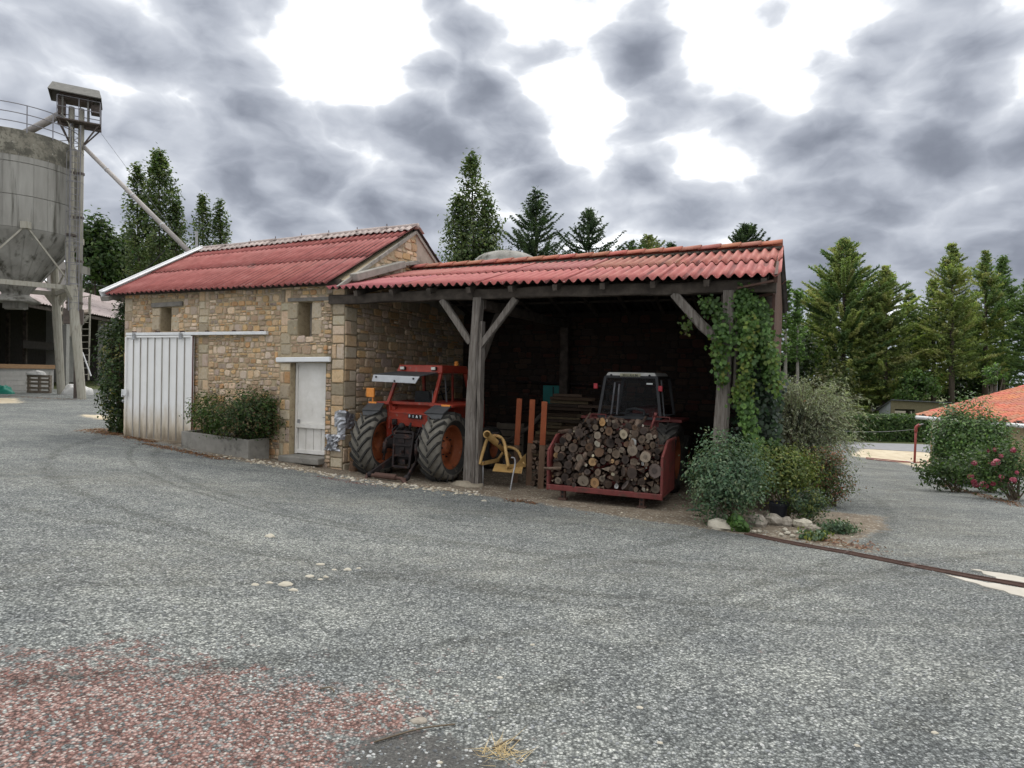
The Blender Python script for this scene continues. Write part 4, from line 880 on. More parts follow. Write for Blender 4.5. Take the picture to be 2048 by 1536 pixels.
# ------------------------------------------------------------------ tractors (local frame: x right, y ahead into the shed, z up; seen from behind)
Xv, Yv, Zv = Vector((1, 0, 0)), Vector((0, 1, 0)), Vector((0, 0, 1))
def bez(pts, n=6):
    """smooth run through the points"""
    pts = [Vector(p) for p in pts]; out_ = []
    for i in range(len(pts)-1):
        p0, p1, p2, p3 = pts[max(i-1, 0)], pts[i], pts[i+1], pts[min(i+2, len(pts)-1)]
        for k in range(n):
            t = k/n; out_.append(.5*((2*p1)+(p2-p0)*t+(2*p0-5*p1+4*p2-p3)*t*t+(3*p1-p0-3*p2+p3)*t**3))
    return out_+[pts[-1]]
def rear_wheel(par, cx, r, wd, rimr, side, rimmat, lugmat, tyremat, name='rear_wheel', nl=18):
    """side = +1 when the outer face looks to +x"""
    e = bpy.data.objects.new(name, None); C.objects.link(e); e.parent = par; WM[e] = WM[par]
    hub = Vector((cx, 0, r)); ax = (Yv, Zv, Xv)
    h = wd/2; rt = r-.045
    prof = [(rimr, -h*.72), (rimr+.03, -h*.86), (rimr+.10, -h*.98), (rt-.10, -h), (rt-.035, -h*.9), (rt-.005, -h*.5), (rt, 0), (rt-.005, h*.5), (rt-.035, h*.9), (rt-.10, h), (rimr+.10, h*.98), (rimr+.03, h*.86), (rimr, h*.72)]
    mb = MB(); mb.lathe(prof[2:-2], hub, 48, ax, 1); mb.lathe(prof[:3], hub, 48, ax, 0); mb.lathe(prof[-3:], hub, 48, ax, 0); mb.lathe([prof[-1], prof[0]], hub, 48, ax, 0)
    mb.build('tyre', [tyremat[0], tyremat[1]], e, world=False, smooth=True)
    mb = MB(); st = 2*math.pi/nl
    for i in range(nl):
        for sd in (-1, 1):
            a0 = i*st+(st/2 if sd > 0 else 0)
            pr = []
            for q, (xx, da) in enumerate(((-.01, .0), (.5, .20), (.93, .36), (1.0, .42))):
                rr = rt+(.0 if q < 2 else (-.02 if q == 2 else -.10)); top = r if q < 2 else (r-.015 if q == 2 else rt-.085)
                x_ = sd*xx*h
                for rad, dd in ((rr-.01, -.046), (rr-.01, .046), (top, .034), (top, -.034)):
                    ang = a0-da*1.05+dd*(1.1 if q == 0 else 1.0)
                    pr.append(hub+Xv*x_+(Yv*math.cos(ang)+Zv*math.sin(ang))*rad)
            fs = [(3, 2, 1, 0), (12, 13, 14, 15)]
            for q in range(3): fs += [(q*4+j, q*4+(j+1) % 4, q*4+4+(j+1) % 4, q*4+4+j) for j in range(4)]
            mb.add(pr, fs)
    mb.build('tread', lugmat, e, world=False)
    s = side; mb = MB()
    mb.lathe([(rimr, h*.72*s), (rimr-.02, h*.74*s), (rimr-.035, h*.66*s), (rimr-.05, h*.3*s), (rimr-.06, h*.02*s), (rimr*.80, -h*.02*s), (rimr*.55, h*.10*s), (rimr*.3, h*.16*s), (rimr*.28, h*.34*s), (rimr*.16, h*.40*s), (.005, h*.40*s)], hub, 40, ax)
    mb.lathe([(rimr, -h*.72*s), (rimr-.02, -h*.74*s), (rimr-.04, -h*.6*s), (rimr-.05, -h*.1*s), (rimr-.06, h*.0*s)], hub, 40, ax)
    rim = mb.build('rim', rimmat, e, world=False, smooth=True)
    mb = MB()
    for i in range(8):
        a = 2*math.pi*i/8; p = hub+(Yv*math.cos(a)+Zv*math.sin(a))*rimr*.43+Xv*h*.13*s; mb.tube([p, p+Xv*.035*s], .016, 6)
    build_each(mb, 'wheel_nut', 'black_iron', rim, world=False)
    return e
def front_wheel(par, cx, cy, r, wd, name='front_wheel'):
    e = bpy.data.objects.new(name, None); C.objects.link(e); e.parent = par; WM[e] = WM[par]; hub = Vector((cx, cy, r)); ax = (Yv, Zv, Xv); h = wd/2
    mb = MB(); mb.lathe([(r*.5, -h*.8), (r*.7, -h), (r*.93, -h), (r, -h*.6), (r, h*.6), (r*.93, h), (r*.7, h), (r*.5, h*.8)], hub, 28, ax, close=True); mb.build('tyre', 'tyre', e, world=False, smooth=True)
    mb = MB(); mb.lathe([(r*.5, -h*.7), (r*.42, 0), (.02, .03), (r*.42, .04), (r*.5, h*.7)], hub, 24, ax); mb.build('rim', 'rim_rust', e, world=False, smooth=True)

tr = root('red_tractor', L(-1.69, .10, -.645), 'red farm tractor with glazed cab parked backwards beside the stone wall', 'tractor', rz=YARD)
B_ = lambda mb, name, mat, bev=.008, **k: mb.build(name, mat, k.pop('par', tr), world=False, bevel=bev, **k)
rear_wheel(tr, .83, .735, .47, .455, 1, 'rim_rust', 'tyre', ('tyre', 'dusty_tyre'))
rear_wheel(tr, -.83, .735, .47, .455, -1, 'rim_rust', 'tyre', ('tyre', 'dusty_tyre'))
front_wheel(tr, .72, 2.35, .5, .3); front_wheel(tr, -.72, 2.35, .5, .3)
mb = MB(); mb.box((0, .15, .74), (.44, .9, .46)); mb.tube([(-.6, 0, .735), (.6, 0, .735)], .12, 12); mb.box((0, 1.5, .85), (.42, 1.9, .4)); mb.bar((-.7, 2.35, .5), (.7, 2.35, .5), .12, .14); B_(mb, 'chassis', 'black_iron')
mb = MB(); mb.box((0, 2.1, 1.32), (.62, 1.55, .62)); mb.box((0, 2.9, 1.12), (.58, .08, .8)); B_(mb, 'bonnet', 'tractor_red', .04)
# rear body panel with sloping shelf
mb = MB()
mb.hexa([(-.56, -.02, 1.14), (.46, -.02, 1.10), (.46, .30, 1.14), (-.56, .30, 1.14), (-.56, -.06, 1.40), (.46, -.06, 1.37), (.46, .30, 1.40), (-.56, .30, 1.40)])
mb.hexa([(-.50, -.075, 1.395), (.42, -.075, 1.375), (.44, .30, 1.56), (-.54, .30, 1.56), (-.50, -.07, 1.41), (.42, -.07, 1.39), (.44, .30, 1.60), (-.54, .30, 1.60)])
mb.box((-.03, -.03, 1.26), (.92, .03, .02)); B_(mb, 'rear_panel', 'tractor_red', .012)
mb = MB(); mb.hexa([(-.62, .02, .70), (-.50, .0, .78), (-.50, .16, .78), (-.62, .16, .70), (-.64, .0, 1.58), (-.40, 0, 1.5), (-.40, .16, 1.5), (-.64, .16, 1.58)]); B_(mb, 'side_panel', 'tractor_red', .01)
# badge: four white letters on black squares
bd = MB()
for i in range(4): bd.box((.02+i*.088, -.083, 1.335-.003*i), (.078, .012, .085))
bdo = B_(bd, 'badge', 'plain_black', .004)
for i, ch in enumerate('FIAT'): textmesh('badge_letter', ch, .078, 'plain_white', bdo, (.02+i*.088, -.092, 1.335-.003*i), (Xv, Zv, -Yv))
# mudguards: red bars over the wheels and grey rubber flaps
for s in (-1, 1):
    mb = MB(); mb.hexa([(s*.50, -.10, 1.56), (s*1.04, -.10, 1.55), (s*1.04, .95, 1.55), (s*.50, .95, 1.56), (s*.50, -.10, 1.63), (s*1.04, -.10, 1.60), (s*1.04, .95, 1.60), (s*.50, .95, 1.63)])
    mb.hexa([(s*.50, -.05, 1.05), (s*.54, -.05, 1.05), (s*.54, .9, 1.05), (s*.50, .9, 1.05), (s*.50, -.05, 1.6), (s*.54, -.05, 1.6), (s*.54, .9, 1.6), (s*.50, .9, 1.6)]); md = B_(mb, 'mudguard', 'tractor_red', .01)
    mb = MB(); mb.hexa([(s*.54, -.36, 1.42), (s*.99, -.36, 1.42), (s*1.02, -.08, 1.565), (s*.62, -.08, 1.565), (s*.54, -.38, 1.445), (s*.99, -.38, 1.445), (s*1.02, -.08, 1.60), (s*.62, -.08, 1.60)])
    mb.hexa([(s*.74, -.40, 1.33), (s*.95, -.40, 1.33), (s*.99, -.36, 1.43), (s*.54, -.36, 1.43), (s*.74, -.38, 1.33), (s*.95, -.38, 1.33), (s*.99, -.34, 1.43), (s*.54, -.34, 1.43)]); B_(mb, 'flap', 'black_rubber', .006, par=md)
    mb = MB(); mb.box((s*.90, -.115, 1.585), (.2, .03, .05)); B_(mb, 'side_light', 'amber', .006, par=md)
# cab: leaning pillars, roof, glass
cab = MB(); pb = [(-.62, .05, 1.58), (.50, .05, 1.58), (.60, 1.55, 1.58), (-.62, 1.55, 1.58)]; pt_ = [(-.56, .36, 2.26), (.50, .36, 2.26), (.52, 1.40, 2.26), (-.58, 1.40, 2.26)]
for i in range(4): cab.bar(pb[i], pt_[i], .07, .06, up=Yv)
cab.bar((-.62, .05, 1.60), (.50, .05, 1.60), .06, .06); cab.bar((.50, .05, 1.60), (.60, 1.55, 1.60), .06, .06); cab.bar((-.62, .05, 1.60), (-.62, 1.55, 1.60), .06, .06); cab.bar((.52, .85, 1.6), (.50, .85, 2.26), .035, .05, up=Yv)
cf = B_(cab, 'cab_frame', 'tractor_red', .008)
mb = MB(); mb.hexa([(-.60, .30, 2.25), (.56, .30, 2.25), (.56, 1.55, 2.25), (-.60, 1.55, 2.25), (-.56, .36, 2.42), (.52, .36, 2.42), (.52, 1.50, 2.42), (-.56, 1.50, 2.42)]); mb.box((-.02, .315, 2.262), (1.16, .05, .05)); crf = B_(mb, 'cab_roof', 'tractor_red', .02)
for x in (-.42, .36):
    mb = MB(); mb.box((x, .30, 2.345), (.12, .06, .075)); lm = B_(mb, 'work_lamp', 'black_iron', .01, par=crf); mb = MB(); mb.box((x, .262, 2.345), (.10, .02, .06)); B_(mb, 'lens', 'lamp_glass', .006, par=crf)
mb = MB(); mb.tube([(.40, 1.2, 2.42), (.40, 1.2, 2.46)], .05, 10); mb.ball((.40, 1.2, 2.48), .05, 10); B_(mb, 'beacon', 'amber', 0, par=crf, smooth=True)
mb = MB(); mb.quad((-.60, .10, 1.63), (.60, .10, 1.63), (.50, .42, 2.24), (-.55, .42, 2.24)); mb.quad((.55, .12, 1.63), (.60, 1.5, 1.63), (.52, 1.36, 2.24), (.51, .42, 2.24)); mb.quad((-.60, 1.50, 1.63), (.58, 1.5, 1.63), (.52, 1.38, 2.24), (-.56, 1.38, 2.24)); build_each(mb, 'window', 'dark_glass', tr, world=False)
# rear window swung up: pale bar along its lower edge
mb = MB(); mb.hexa([(-.78, -.34, 2.045), (.30, -.34, 2.025), (.40, -.34, 2.17), (-.74, -.34, 2.19), (-.78, -.31, 2.045), (.30, -.31, 2.025), (.40, -.31, 2.17), (-.74, -.31, 2.19)]); vis = B_(mb, 'raised_window', 'grey_panel', .012)
mb = MB()
for x, z in ((-.66, 2.145), (-.20, 2.068), (.26, 2.125)): mb.tube([(x, -.345, z), (x, -.352, z)], .022, 10)
build_each(mb, 'bolt', 'plain_black', vis, world=False)
mb = MB(); mb.hexa([(-.74, -.33, 2.185), (.40, -.33, 2.165), (.46, .32, 2.25), (-.56, .32, 2.26), (-.74, -.33, 2.205), (.40, -.33, 2.185), (.46, .32, 2.27), (-.56, .32, 2.28)]); B_(mb, 'pane', 'black_rubber', .004, par=vis)
mb = MB(); mb.box((-1.0, -.06, 1.80), (.20, .05, .20)); mb.bar((-.96, -.03, 1.6), (-.96, -.03, 1.72), .03, .03); B_(mb, 'indicator', 'amber', .012)
# seat, wheel, levers
mb = MB(); mb.box((-.02, .75, 1.55), (.46, .42, .12)); mb.hexa([(-.24, .48, 1.55), (.20, .48, 1.55), (.20, .56, 1.55), (-.24, .56, 1.55), (-.20, .42, 1.86), (.16, .42, 1.86), (.16, .50, 1.86), (-.20, .50, 1.86)]); B_(mb, 'seat', 'black_rubber', .05)
mb = MB(); mb.lathe([(.19+.018*math.cos(a), .018*math.sin(a)) for a in [k*math.pi/3 for k in range(6)]], (-.02, 1.25, 1.85), 24, (Xv, Vector((0, .85, .5)), Vector((0, -.5, .85))), close=True); mb.tube([(-.02, 1.25, 1.85), (-.02, 1.42, 1.6)], .02, 6); B_(mb, 'steering_wheel', 'plain_black', 0)
mb = MB(); mb.tube([(.28, .4, 1.6), (.24, .45, 1.86)], .012, 6); mb.tube([(.34, .9, 1.6), (.26, .95, 2.2)], .02, 6); B_(mb, 'lever', 'galv', 0)
# three point linkage and pick-up hitch
mb = MB(); fr = [(-.20, -.34, .30), (.20, -.34, .30), (.24, -.26, 1.02), (-.22, -.26, 1.02)]
for a, b in zip(fr, fr[1:]+fr[:1]): mb.bar(a, b, .045, .05, up=Yv)
for z, k in ((.52, .2), (.74, .21), (.9, .215)): mb.bar((-k, -.31, z), (k, -.31, z), .03, .045, up=Yv)
mb.box((0, -.27, .62), (.10, .12, .16)); mb.box((.02, -.27, .40), (.12, .12, .10)); mb.box((-.02, -.25, .84), (.14, .14, .1)); mb.tube([(.02, -.3, .62), (.02, -.42, .62)], .03, 8); mb.box((0, -.12, .66), (.34, .2, .6)); B_(mb, 'hitch_frame', 'black_iron', .006)
mb = MB(); mb.ball((-.07, -.24, 1.13), .075, 12); mb.tube([(-.07, -.2, 1.06), (.02, -.1, .98)], .04, 8); mb.tube([(.06, -.18, 1.0), (.18, -.3, 1.12), (.2, -.32, 1.22)], .022, 7); mb.tube([(.13, -.2, .98), (.16, -.3, 1.17)], .02, 7); B_(mb, 'top_link', 'black_iron', 0, smooth=True)
for s in (-1, 1):
    mb = MB(); mb.bar((s*.26, .05, .56), (s*.44, -.78, .17), .05, .10); mb.ball((s*.44, -.80, .17), .065, 10); B_(mb, 'lower_arm', 'black_iron', .01)
    mb = MB(); mb.tube([(s*.30, -.05, 1.0), (s*.37, -.34, .86), (s*.40, -.40, .42)], .026, 8); mb.tube([(s*.385, -.37, .80), (s*.395, -.39, .56)], .045, 10); B_(mb, 'lift_rod', 'black_iron', 0, smooth=True)
    mb = MB(); mb.bar((s*.10, .10, 1.04), (s*.32, -.08, 1.02), .06, .09); B_(mb, 'lift_arm', 'black_iron', .01)
mb = MB(); mb.tube([(-.52, -.80, .16), (.46, -.84, .15)], .035, 10); mb.tube([(-.3, -.81, .17), (.22, -.835, .165)], .06, 10); mb.bar((-.46, -.92, .05), (.36, -.95, .05), .09, .05); mb.tube([(.36, -.86, .16), (.52, -.93, .06)], .04, 8); mb.bar((-.5, -.80, .16), (-.46, -.92, .06), .05, .05); B_(mb, 'drawbar', 'rust', .006)
mb = MB(); mb.tube([(.42, -.3, .3), (.62, -.2, .32), (.72, -.1, .36)], .02, 6); B_(mb, 'stabiliser', 'black_iron', 0)

for i, (x0, x1) in enumerate(((-.30, -.16), (-.24, .02), (.28, .14), (.33, .20))):
    mb = MB(); mb.tube(bez([(x0, -.06, 1.12), (x0-.03, -.2, 1.0-.05*i), (x1, -.22, .82), (x1, -.1, .6)], 5), .014, 6); mb.build('hydraulic_hose', 'plain_black', tr, world=False, smooth=True)
mb = MB(); mb.box((-.36, -.08, 1.20), (.10, .05, .12)); mb.tube([(-.36, -.09, 1.2), (-.36, -.14, 1.2)], .03, 8); B_(mb, 'socket', 'black_iron', .006)
# ------------------------------------------------------------------ second tractor, deep in the shade behind the log carrier
t2 = root('dark_tractor', L(-6.06, 1.45, -.66), 'dark tractor with pale number plate strip behind the load of logs', 'tractor', rz=YARD)
B2 = lambda mb, name, mat, bev=.008, **k: mb.build(name, mat, k.pop('par', t2), world=False, bevel=bev, **k)
rear_wheel(t2, .78, .70, .42, .43, 1, 'rim_rust', 'tyre', ('tyre', 'tyre')); rear_wheel(t2, -.78, .70, .42, .43, -1, 'rim_rust', 'tyre', ('tyre', 'tyre')); front_wheel(t2, .7, 2.3, .48, .28); front_wheel(t2, -.7, 2.3, .48, .28)
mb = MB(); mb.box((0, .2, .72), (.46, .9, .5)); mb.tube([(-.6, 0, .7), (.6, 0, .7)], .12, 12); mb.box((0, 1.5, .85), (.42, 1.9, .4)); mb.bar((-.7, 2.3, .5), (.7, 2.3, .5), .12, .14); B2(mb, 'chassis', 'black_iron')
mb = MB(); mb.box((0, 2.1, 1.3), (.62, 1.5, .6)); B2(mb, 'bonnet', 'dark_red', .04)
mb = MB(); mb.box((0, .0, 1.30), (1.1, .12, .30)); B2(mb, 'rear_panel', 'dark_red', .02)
for s in (-1, 1):
    mb = MB(); mb.box((s*.80, .35, 1.42), (.46, .9, .06)); mb.box((s*.57, .35, 1.2), (.05, .9, .5)); mg = B2(mb, 'mudguard', 'dark_red', .012)
    mb = MB(); z = 1.455; x0, x1 = s*.48, s*.80
    for a, b in (((x0, -.16, z-.04), (x1, -.16, z-.04)), ((x0, -.16, z+.04), (x1, -.16, z+.04))): mb.bar(a, b, .02, .02)
    for x in (x0, x1): mb.bar((x, -.16, z-.05), (x, -.16, z+.05), .02, .02, up=Xv)
    B2(mb, 'light_guard', 'faded_red', 0, par=mg)
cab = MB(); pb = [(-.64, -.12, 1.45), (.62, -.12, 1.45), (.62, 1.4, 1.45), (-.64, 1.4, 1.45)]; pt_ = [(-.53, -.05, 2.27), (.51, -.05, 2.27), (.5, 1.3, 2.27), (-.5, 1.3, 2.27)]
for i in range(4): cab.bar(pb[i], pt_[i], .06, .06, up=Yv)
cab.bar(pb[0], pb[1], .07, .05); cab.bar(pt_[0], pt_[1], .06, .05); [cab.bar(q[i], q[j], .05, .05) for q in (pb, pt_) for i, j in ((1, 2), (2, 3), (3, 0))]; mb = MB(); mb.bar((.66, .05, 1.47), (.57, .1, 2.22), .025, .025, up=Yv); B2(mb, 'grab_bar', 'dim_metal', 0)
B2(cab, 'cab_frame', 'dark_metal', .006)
mb = MB(); mb.tube([(-.40, -.06, 1.50), (-.34, -.03, 2.15)], .017, 6); B2(mb, 'wiper_bar', 'rail_metal', 0); mb = MB(); mb.tube([(-.28, -.06, 1.50), (-.25, -.03, 2.12)], .017, 6); B2(mb, 'wiper_bar', 'rail_metal', 0)
mb = MB(); mb.hexa([(-.55, -.07, 2.25), (.53, -.07, 2.25), (.50, 1.35, 2.27), (-.52, 1.35, 2.27), (-.49, -.04, 2.36), (.47, -.04, 2.36), (.45, 1.3, 2.36), (-.47, 1.3, 2.36)]); cr = B2(mb, 'cab_roof', 'cab_white', .02)
mb = MB(); [mb.tube([(x, -.075, 2.30), (x, -.085, 2.30)], .024, 10) for x in (-.41, .37)]; build_each(mb, 'bolt', 'plain_black', cr, world=False)
mb = MB(); mb.box((-.02, -.074, 2.302), (.42, .012, .075)); pl_ = B2(mb, 'number_plate', 'plate_yellow', .004); textmesh('plate_text', '3012 RH 86', .066, 'plain_black', cr, (-.02, -.083, 2.302), (Xv, Zv, -Yv))
mb = MB(); mb.quad((-.60, -.09, 1.5), (.59, -.09, 1.5), (.49, -.03, 2.24), (-.51, -.03, 2.24)); mb.quad((-.60, 1.36, 1.5), (.59, 1.36, 1.5), (.47, 1.28, 2.24), (-.47, 1.28, 2.24)); build_each(mb, 'window', 'dark_glass', t2, world=False)
for x, z in ((-.72, 2.07), (.60, 2.05)):
    mb = MB(); mb.box((x, -.12, z), (.085, .05, .11)); B2(mb, 'tail_lamp', 'red_lens', .012)
mb = MB(); mb.bar((-.72, -.09, 2.07), (-.55, -.05, 2.07), .02, .02); mb.bar((.60, -.08, 2.05), (.5, -.04, 2.05), .02, .02); build_each(mb, 'lamp_bracket', 'black_iron', t2, world=False)
mb = MB(); mb.tube([(-.2, .35, 1.5), (-.17, .35, 1.58), (0, .33, 1.62), (.17, .35, 1.58), (.2, .35, 1.5)], .03, 8); mb.box((0, .5, 1.45), (.42, .4, .1)); B2(mb, 'seat', 'black_rubber', 0)
mb = MB(); mb.box((.38, -.10, 2.14), (.12, .02, .03)); B2(mb, 'sticker', 'plain_white', 0)

# ------------------------------------------------------------------ red steel carrier full of logs
TL, TR, SF, SB = -5.14, -7.13, -.80, .42
lb = root('log_carrier', L(-6.13, -.2, -.64), 'red steel transport box on short feet heaped with cut logs', 'carrier')
zf = lambda t: -.385-.005*(t-TL)
mb = MB(); mb.hexa([L(TL, SF+.03, -.40), L(TR, SF+.03, -.40), L(TR, SB, -.40), L(TL, SB, -.40), L(TL, SF+.03, -.365), L(TR, SF+.03, -.365), L(TR, SB, -.365), L(TL, SB, -.365)]); mb.build('floor', 'faded_red', lb)
mb = MB(); mb.box(L((TL+TR)/2, SF, -.362), (abs(TR-TL)+.04, .05, .095), ax=AXS); mb.build('front_sill', 'faded_red', lb, bevel=.01)
for t, sg in ((TL, 1), (TR, -1)):
    mb = MB(); q = [(SF+.02, -.30), (SF+.02, .26), (SF+.42, .50), (SB, .50), (SB, -.36), (SF+.02, -.36)]
    mb.add([L(t, s, z) for s, z in q]+[L(t-sg*.025, s, z) for s, z in q], [tuple(range(6)), tuple(range(11, 5, -1))]+[(i, 6+i, 6+(i+1) % 6, (i+1) % 6) for i in range(6)])
    mb.build('side_panel', 'faded_red', lb, bevel=.004)
    mb = MB(); mb.bar(L(t+sg*.005, SF+.01, -.42), L(t+sg*.005, SF+.01, .275), .042, .045, up=BX); mb.bar(L(t+sg*.005, SF+.01, .275), L(t+sg*.005, SF+.43, .52), .045, .04, up=AX); mb.bar(L(t+sg*.005, SF+.43, .515), L(t+sg*.005, SB, .515), .05, .05); mb.build('side_rail', 'faded_red', lb, bevel=.008)
mb = MB(); mb.box(L((TL+TR)/2, SB+.02, .0), (abs(TR-TL), .03, .75), ax=AXS); mb.build('back_panel', 'dark_red', lb)
for t in (-5.40, -6.80):
    for s in (SF+.09, SB-.1):
        p = L(t, s, 0); zg = gzz(p.x, p.y); mb = MB()
        mb.bar(L(t, s, -.40), L(t, s, zg+.02), .085, .07, up=BX); mb.box(L(t, s-.01, zg+.02), (.15, .13, .03), ax=AXS); ft = mb.build('foot', 'rust', lb, bevel=.006)
        mb = MB(); [mb.box(L(t, s-.046, zg+z), (.035, .005, .035), ax=AXS) for z in (.07, .14)]; build_each(mb, 'pin_hole', 'plain_black', ft)
# the logs: one object each
rl_ = random.Random(21)
def scal(c, k): return tuple(q*k for q in c)
prof_ = [(-5.17, .20), (-5.24, .44), (-5.40, .60), (-5.58, .72), (-5.75, .83), (-6.0, .88), (-6.3, .86), (-6.6, .84), (-6.85, .74), (-7.0, .60), (-7.10, .40)]
def ptop(t):
    for (a, za), (b, zb) in zip(prof_, prof_[1:]):
        if b <= t <= a: return za+(zb-za)*(a-t)/(a-b)
    return -1
circ = [(-6.05, .80, .072), (-6.93, -.16, .08), (-6.50, -.22, .10), (-7.0, .06, .118), (-7.02, -.25, .08), (-5.98, -.23, .085), (-6.24, -.235, .075), (-6.16, .02, .075), (-6.45, .62, .085), (-6.75, .56, .065), (-5.97, .58, .07)]
def far_enough(t, z, r): return all((t-a)**2+(z-b)**2 > (r+c)**2*.90 for a, b, c in circ)
for rad, tries in ((.085, 120), (.064, 240), (.050, 700), (.041, 2500), (.034, 5000), (.027, 9000), (.021, 9000)):
    for _ in range(tries):
        if len(circ) >= 285: break
        t = rl_.uniform(TR+.05, TL-.05); r = rad*rl_.uniform(.85, 1.15); z = rl_.uniform(-.33+r, .9)
        if z+r > ptop(t)+.015 or z-r < -.345 or t+r > TL-.035 or t-r < TR+.04: continue
        if far_enough(t, z, r): circ.append((t, z, r))
ENDC = [(.115, .08, .058), (.155, .11, .08), (.085, .062, .05), (.20, .15, .11), (.06, .045, .038), (.27, .22, .17), (.15, .09, .055), (.075, .055, .046), (.10, .072, .055)]
def make_log(name, t, z, r, ln, sfront, tilt, endc, barkc, label, group, split=False):
    d = (BX+AX*tilt[0]+Vector((0, 0, tilt[1]))).normalized(); c = L(t, sfront, z); x = (AX-d*AX.dot(d)).normalized(); y = d.cross(x); n_ = 12 if r > .04 else 9
    if split: an = [0, 2.6, 3.9]; shp = [(math.cos(a), math.sin(a)) for a in an]; shp = [(shp[i][0]*(1-k)+shp[(i+1) % 3][0]*k, shp[i][1]*(1-k)+shp[(i+1) % 3][1]*k) for i in range(3) for k in (0, .33, .66)]; n_ = 9
    else: shp = [(math.cos(2*math.pi*j/n_), math.sin(2*math.pi*j/n_)) for j in range(n_)]
    kk = rl_.uniform(0, 50); e = rl_.uniform(.86, 1.0); rad = [r*(1+.13*mnoise.noise((a*1.3, b*1.3, kk))) for a, b in shp]; slant = rl_.uniform(-.35, .35); sl2 = rl_.uniform(-.3, .3); vs = []
    for q in (0, .35, .7, 1):
        off = x*.02*mnoise.noise((q*2, kk, 1))*ln*3+y*.02*mnoise.noise((q*2, kk, 5))*ln*3
        for (a, b), rr in zip(shp, rad): vs.append(c+off+d*(ln*q+(a*slant+b*sl2)*r*(1 if q == 0 else 0))+x*a*rr*e*(1-.12*q)+y*b*rr*(1-.12*q))
    mb = MB(); mb.add(vs, [(i*n_+j, (i+1)*n_+j, (i+1)*n_+(j+1) % n_, i*n_+(j+1) % n_) for i in range(3) for j in range(n_)], 0, barkc)
    mb.add(vs[:n_], [tuple(range(n_-1, -1, -1))], 1, endc); mb.add(vs[3*n_:], [tuple(range(n_))], 1, endc)
    # heart wood: a darker core disc set a hair proud of the cut
    core = [c+(v-c)*.42-d*.003 for v in vs[:n_]]; mb.add(core, [tuple(range(n_-1, -1, -1))], 1, scal(endc, rl_.uniform(.55, .95)))
    return tag(mb.build(name, ['bark', 'cut_wood'], None), label, 'log', group)
LOGLAB = 'short cut log lying end outwards in the red steel carrier'; LOGGRP = 'logs heaped in the red carrier'
special = {0: ('fresh orange brown cut log on the very top of the heap', (.46, .27, .12)), 3: ('biggest dark log wedged against the right side panel of the carrier', (.11, .085, .075)), 2: ('thick dark log low in the right half of the heap, above the sill', (.12, .095, .085)),
           5: ('orange cut log with a crack lying on the front sill of the carrier', (.36, .21, .10)), 8: ('wide pale split log near the top of the heap below the cab window', (.38, .32, .23))}
for i, (t, z, r) in enumerate(circ):
    h_ = (z+.35)/1.2; sf = SF+.05+.26*max(0, h_-.35)+rl_.uniform(-.06, .08)+(.0 if z > -.2 else -.02)
    c_ = special[i][1] if i in special else scal(rl_.choice(ENDC), rl_.uniform(.55, 1.1))
    if i not in special and rl_.random() < .07: c_ = rl_.choice([(.50, .46, .38), (.55, .50, .36), (.40, .40, .39), (.42, .27, .14)])
    tl = (rl_.gauss(0, .10), rl_.gauss(0, .06)) if rl_.random() < .72 else (rl_.gauss(0, .45), rl_.gauss(0, .3))
    make_log('log', t, z, r, min(.55, SB-sf-.1)*rl_.uniform(.75, 1.0), sf, tl, c_, scal((.9, .72, .62), rl_.uniform(.4, 1.1)), special[i][0] if i in special else LOGLAB, None if i in special else LOGGRP, split=(i not in special and rl_.random() < .14))
def branch(name, pts, r, label, endc=(.3, .24, .17)):
    mb = MB(); mb.tube(pts, r, 10, 0, tint=(1.2, 1.1, 1.0)); k = 10; e = mb.v[-k:]; mb.add([Vector(v)+(Vector(pts[-1])-Vector(pts[-2])).normalized()*.003 for v in e], [tuple(range(k))], 1, endc); e = mb.v[:k]
    return tag(mb.build(name, ['bark', 'cut_wood'], None, smooth=False), label, 'log')
branch('log', [L(-6.58, SF+.20, .42), L(-6.62, SF+.24, .64), L(-6.66, SF+.34, .86)], [.075, .07, .062], 'thick log standing on end at the top right of the heap', (.45, .4, .3))
branch('log', [L(-5.66, SF+.02, -.03), L(-5.74, SF+.06, .14), L(-5.79, SF+.14, .26)], [.045, .048, .04], 'short crooked log standing upright in the left half of the heap')
branch('log', [L(-5.38, SF+.0, -.02), L(-5.22, SF-.03, -.03), L(-5.08, SF-.05, -.035)], [.03, .026, .02], 'thin branch poking out over the left side of the carrier')
mb = MB(); mb.tube([L(-6.80, -.35, .58), L(-6.86, -.33, .80), L(-6.90, -.30, .93)], .018, 7); mb.tube([L(-6.90, -.30, .93), L(-6.91, -.3, 1.0)], .028, 8); tag(mb.build('lever', 'faded_red', smooth=True), 'thin red lever sticking up behind the logs', 'lever')

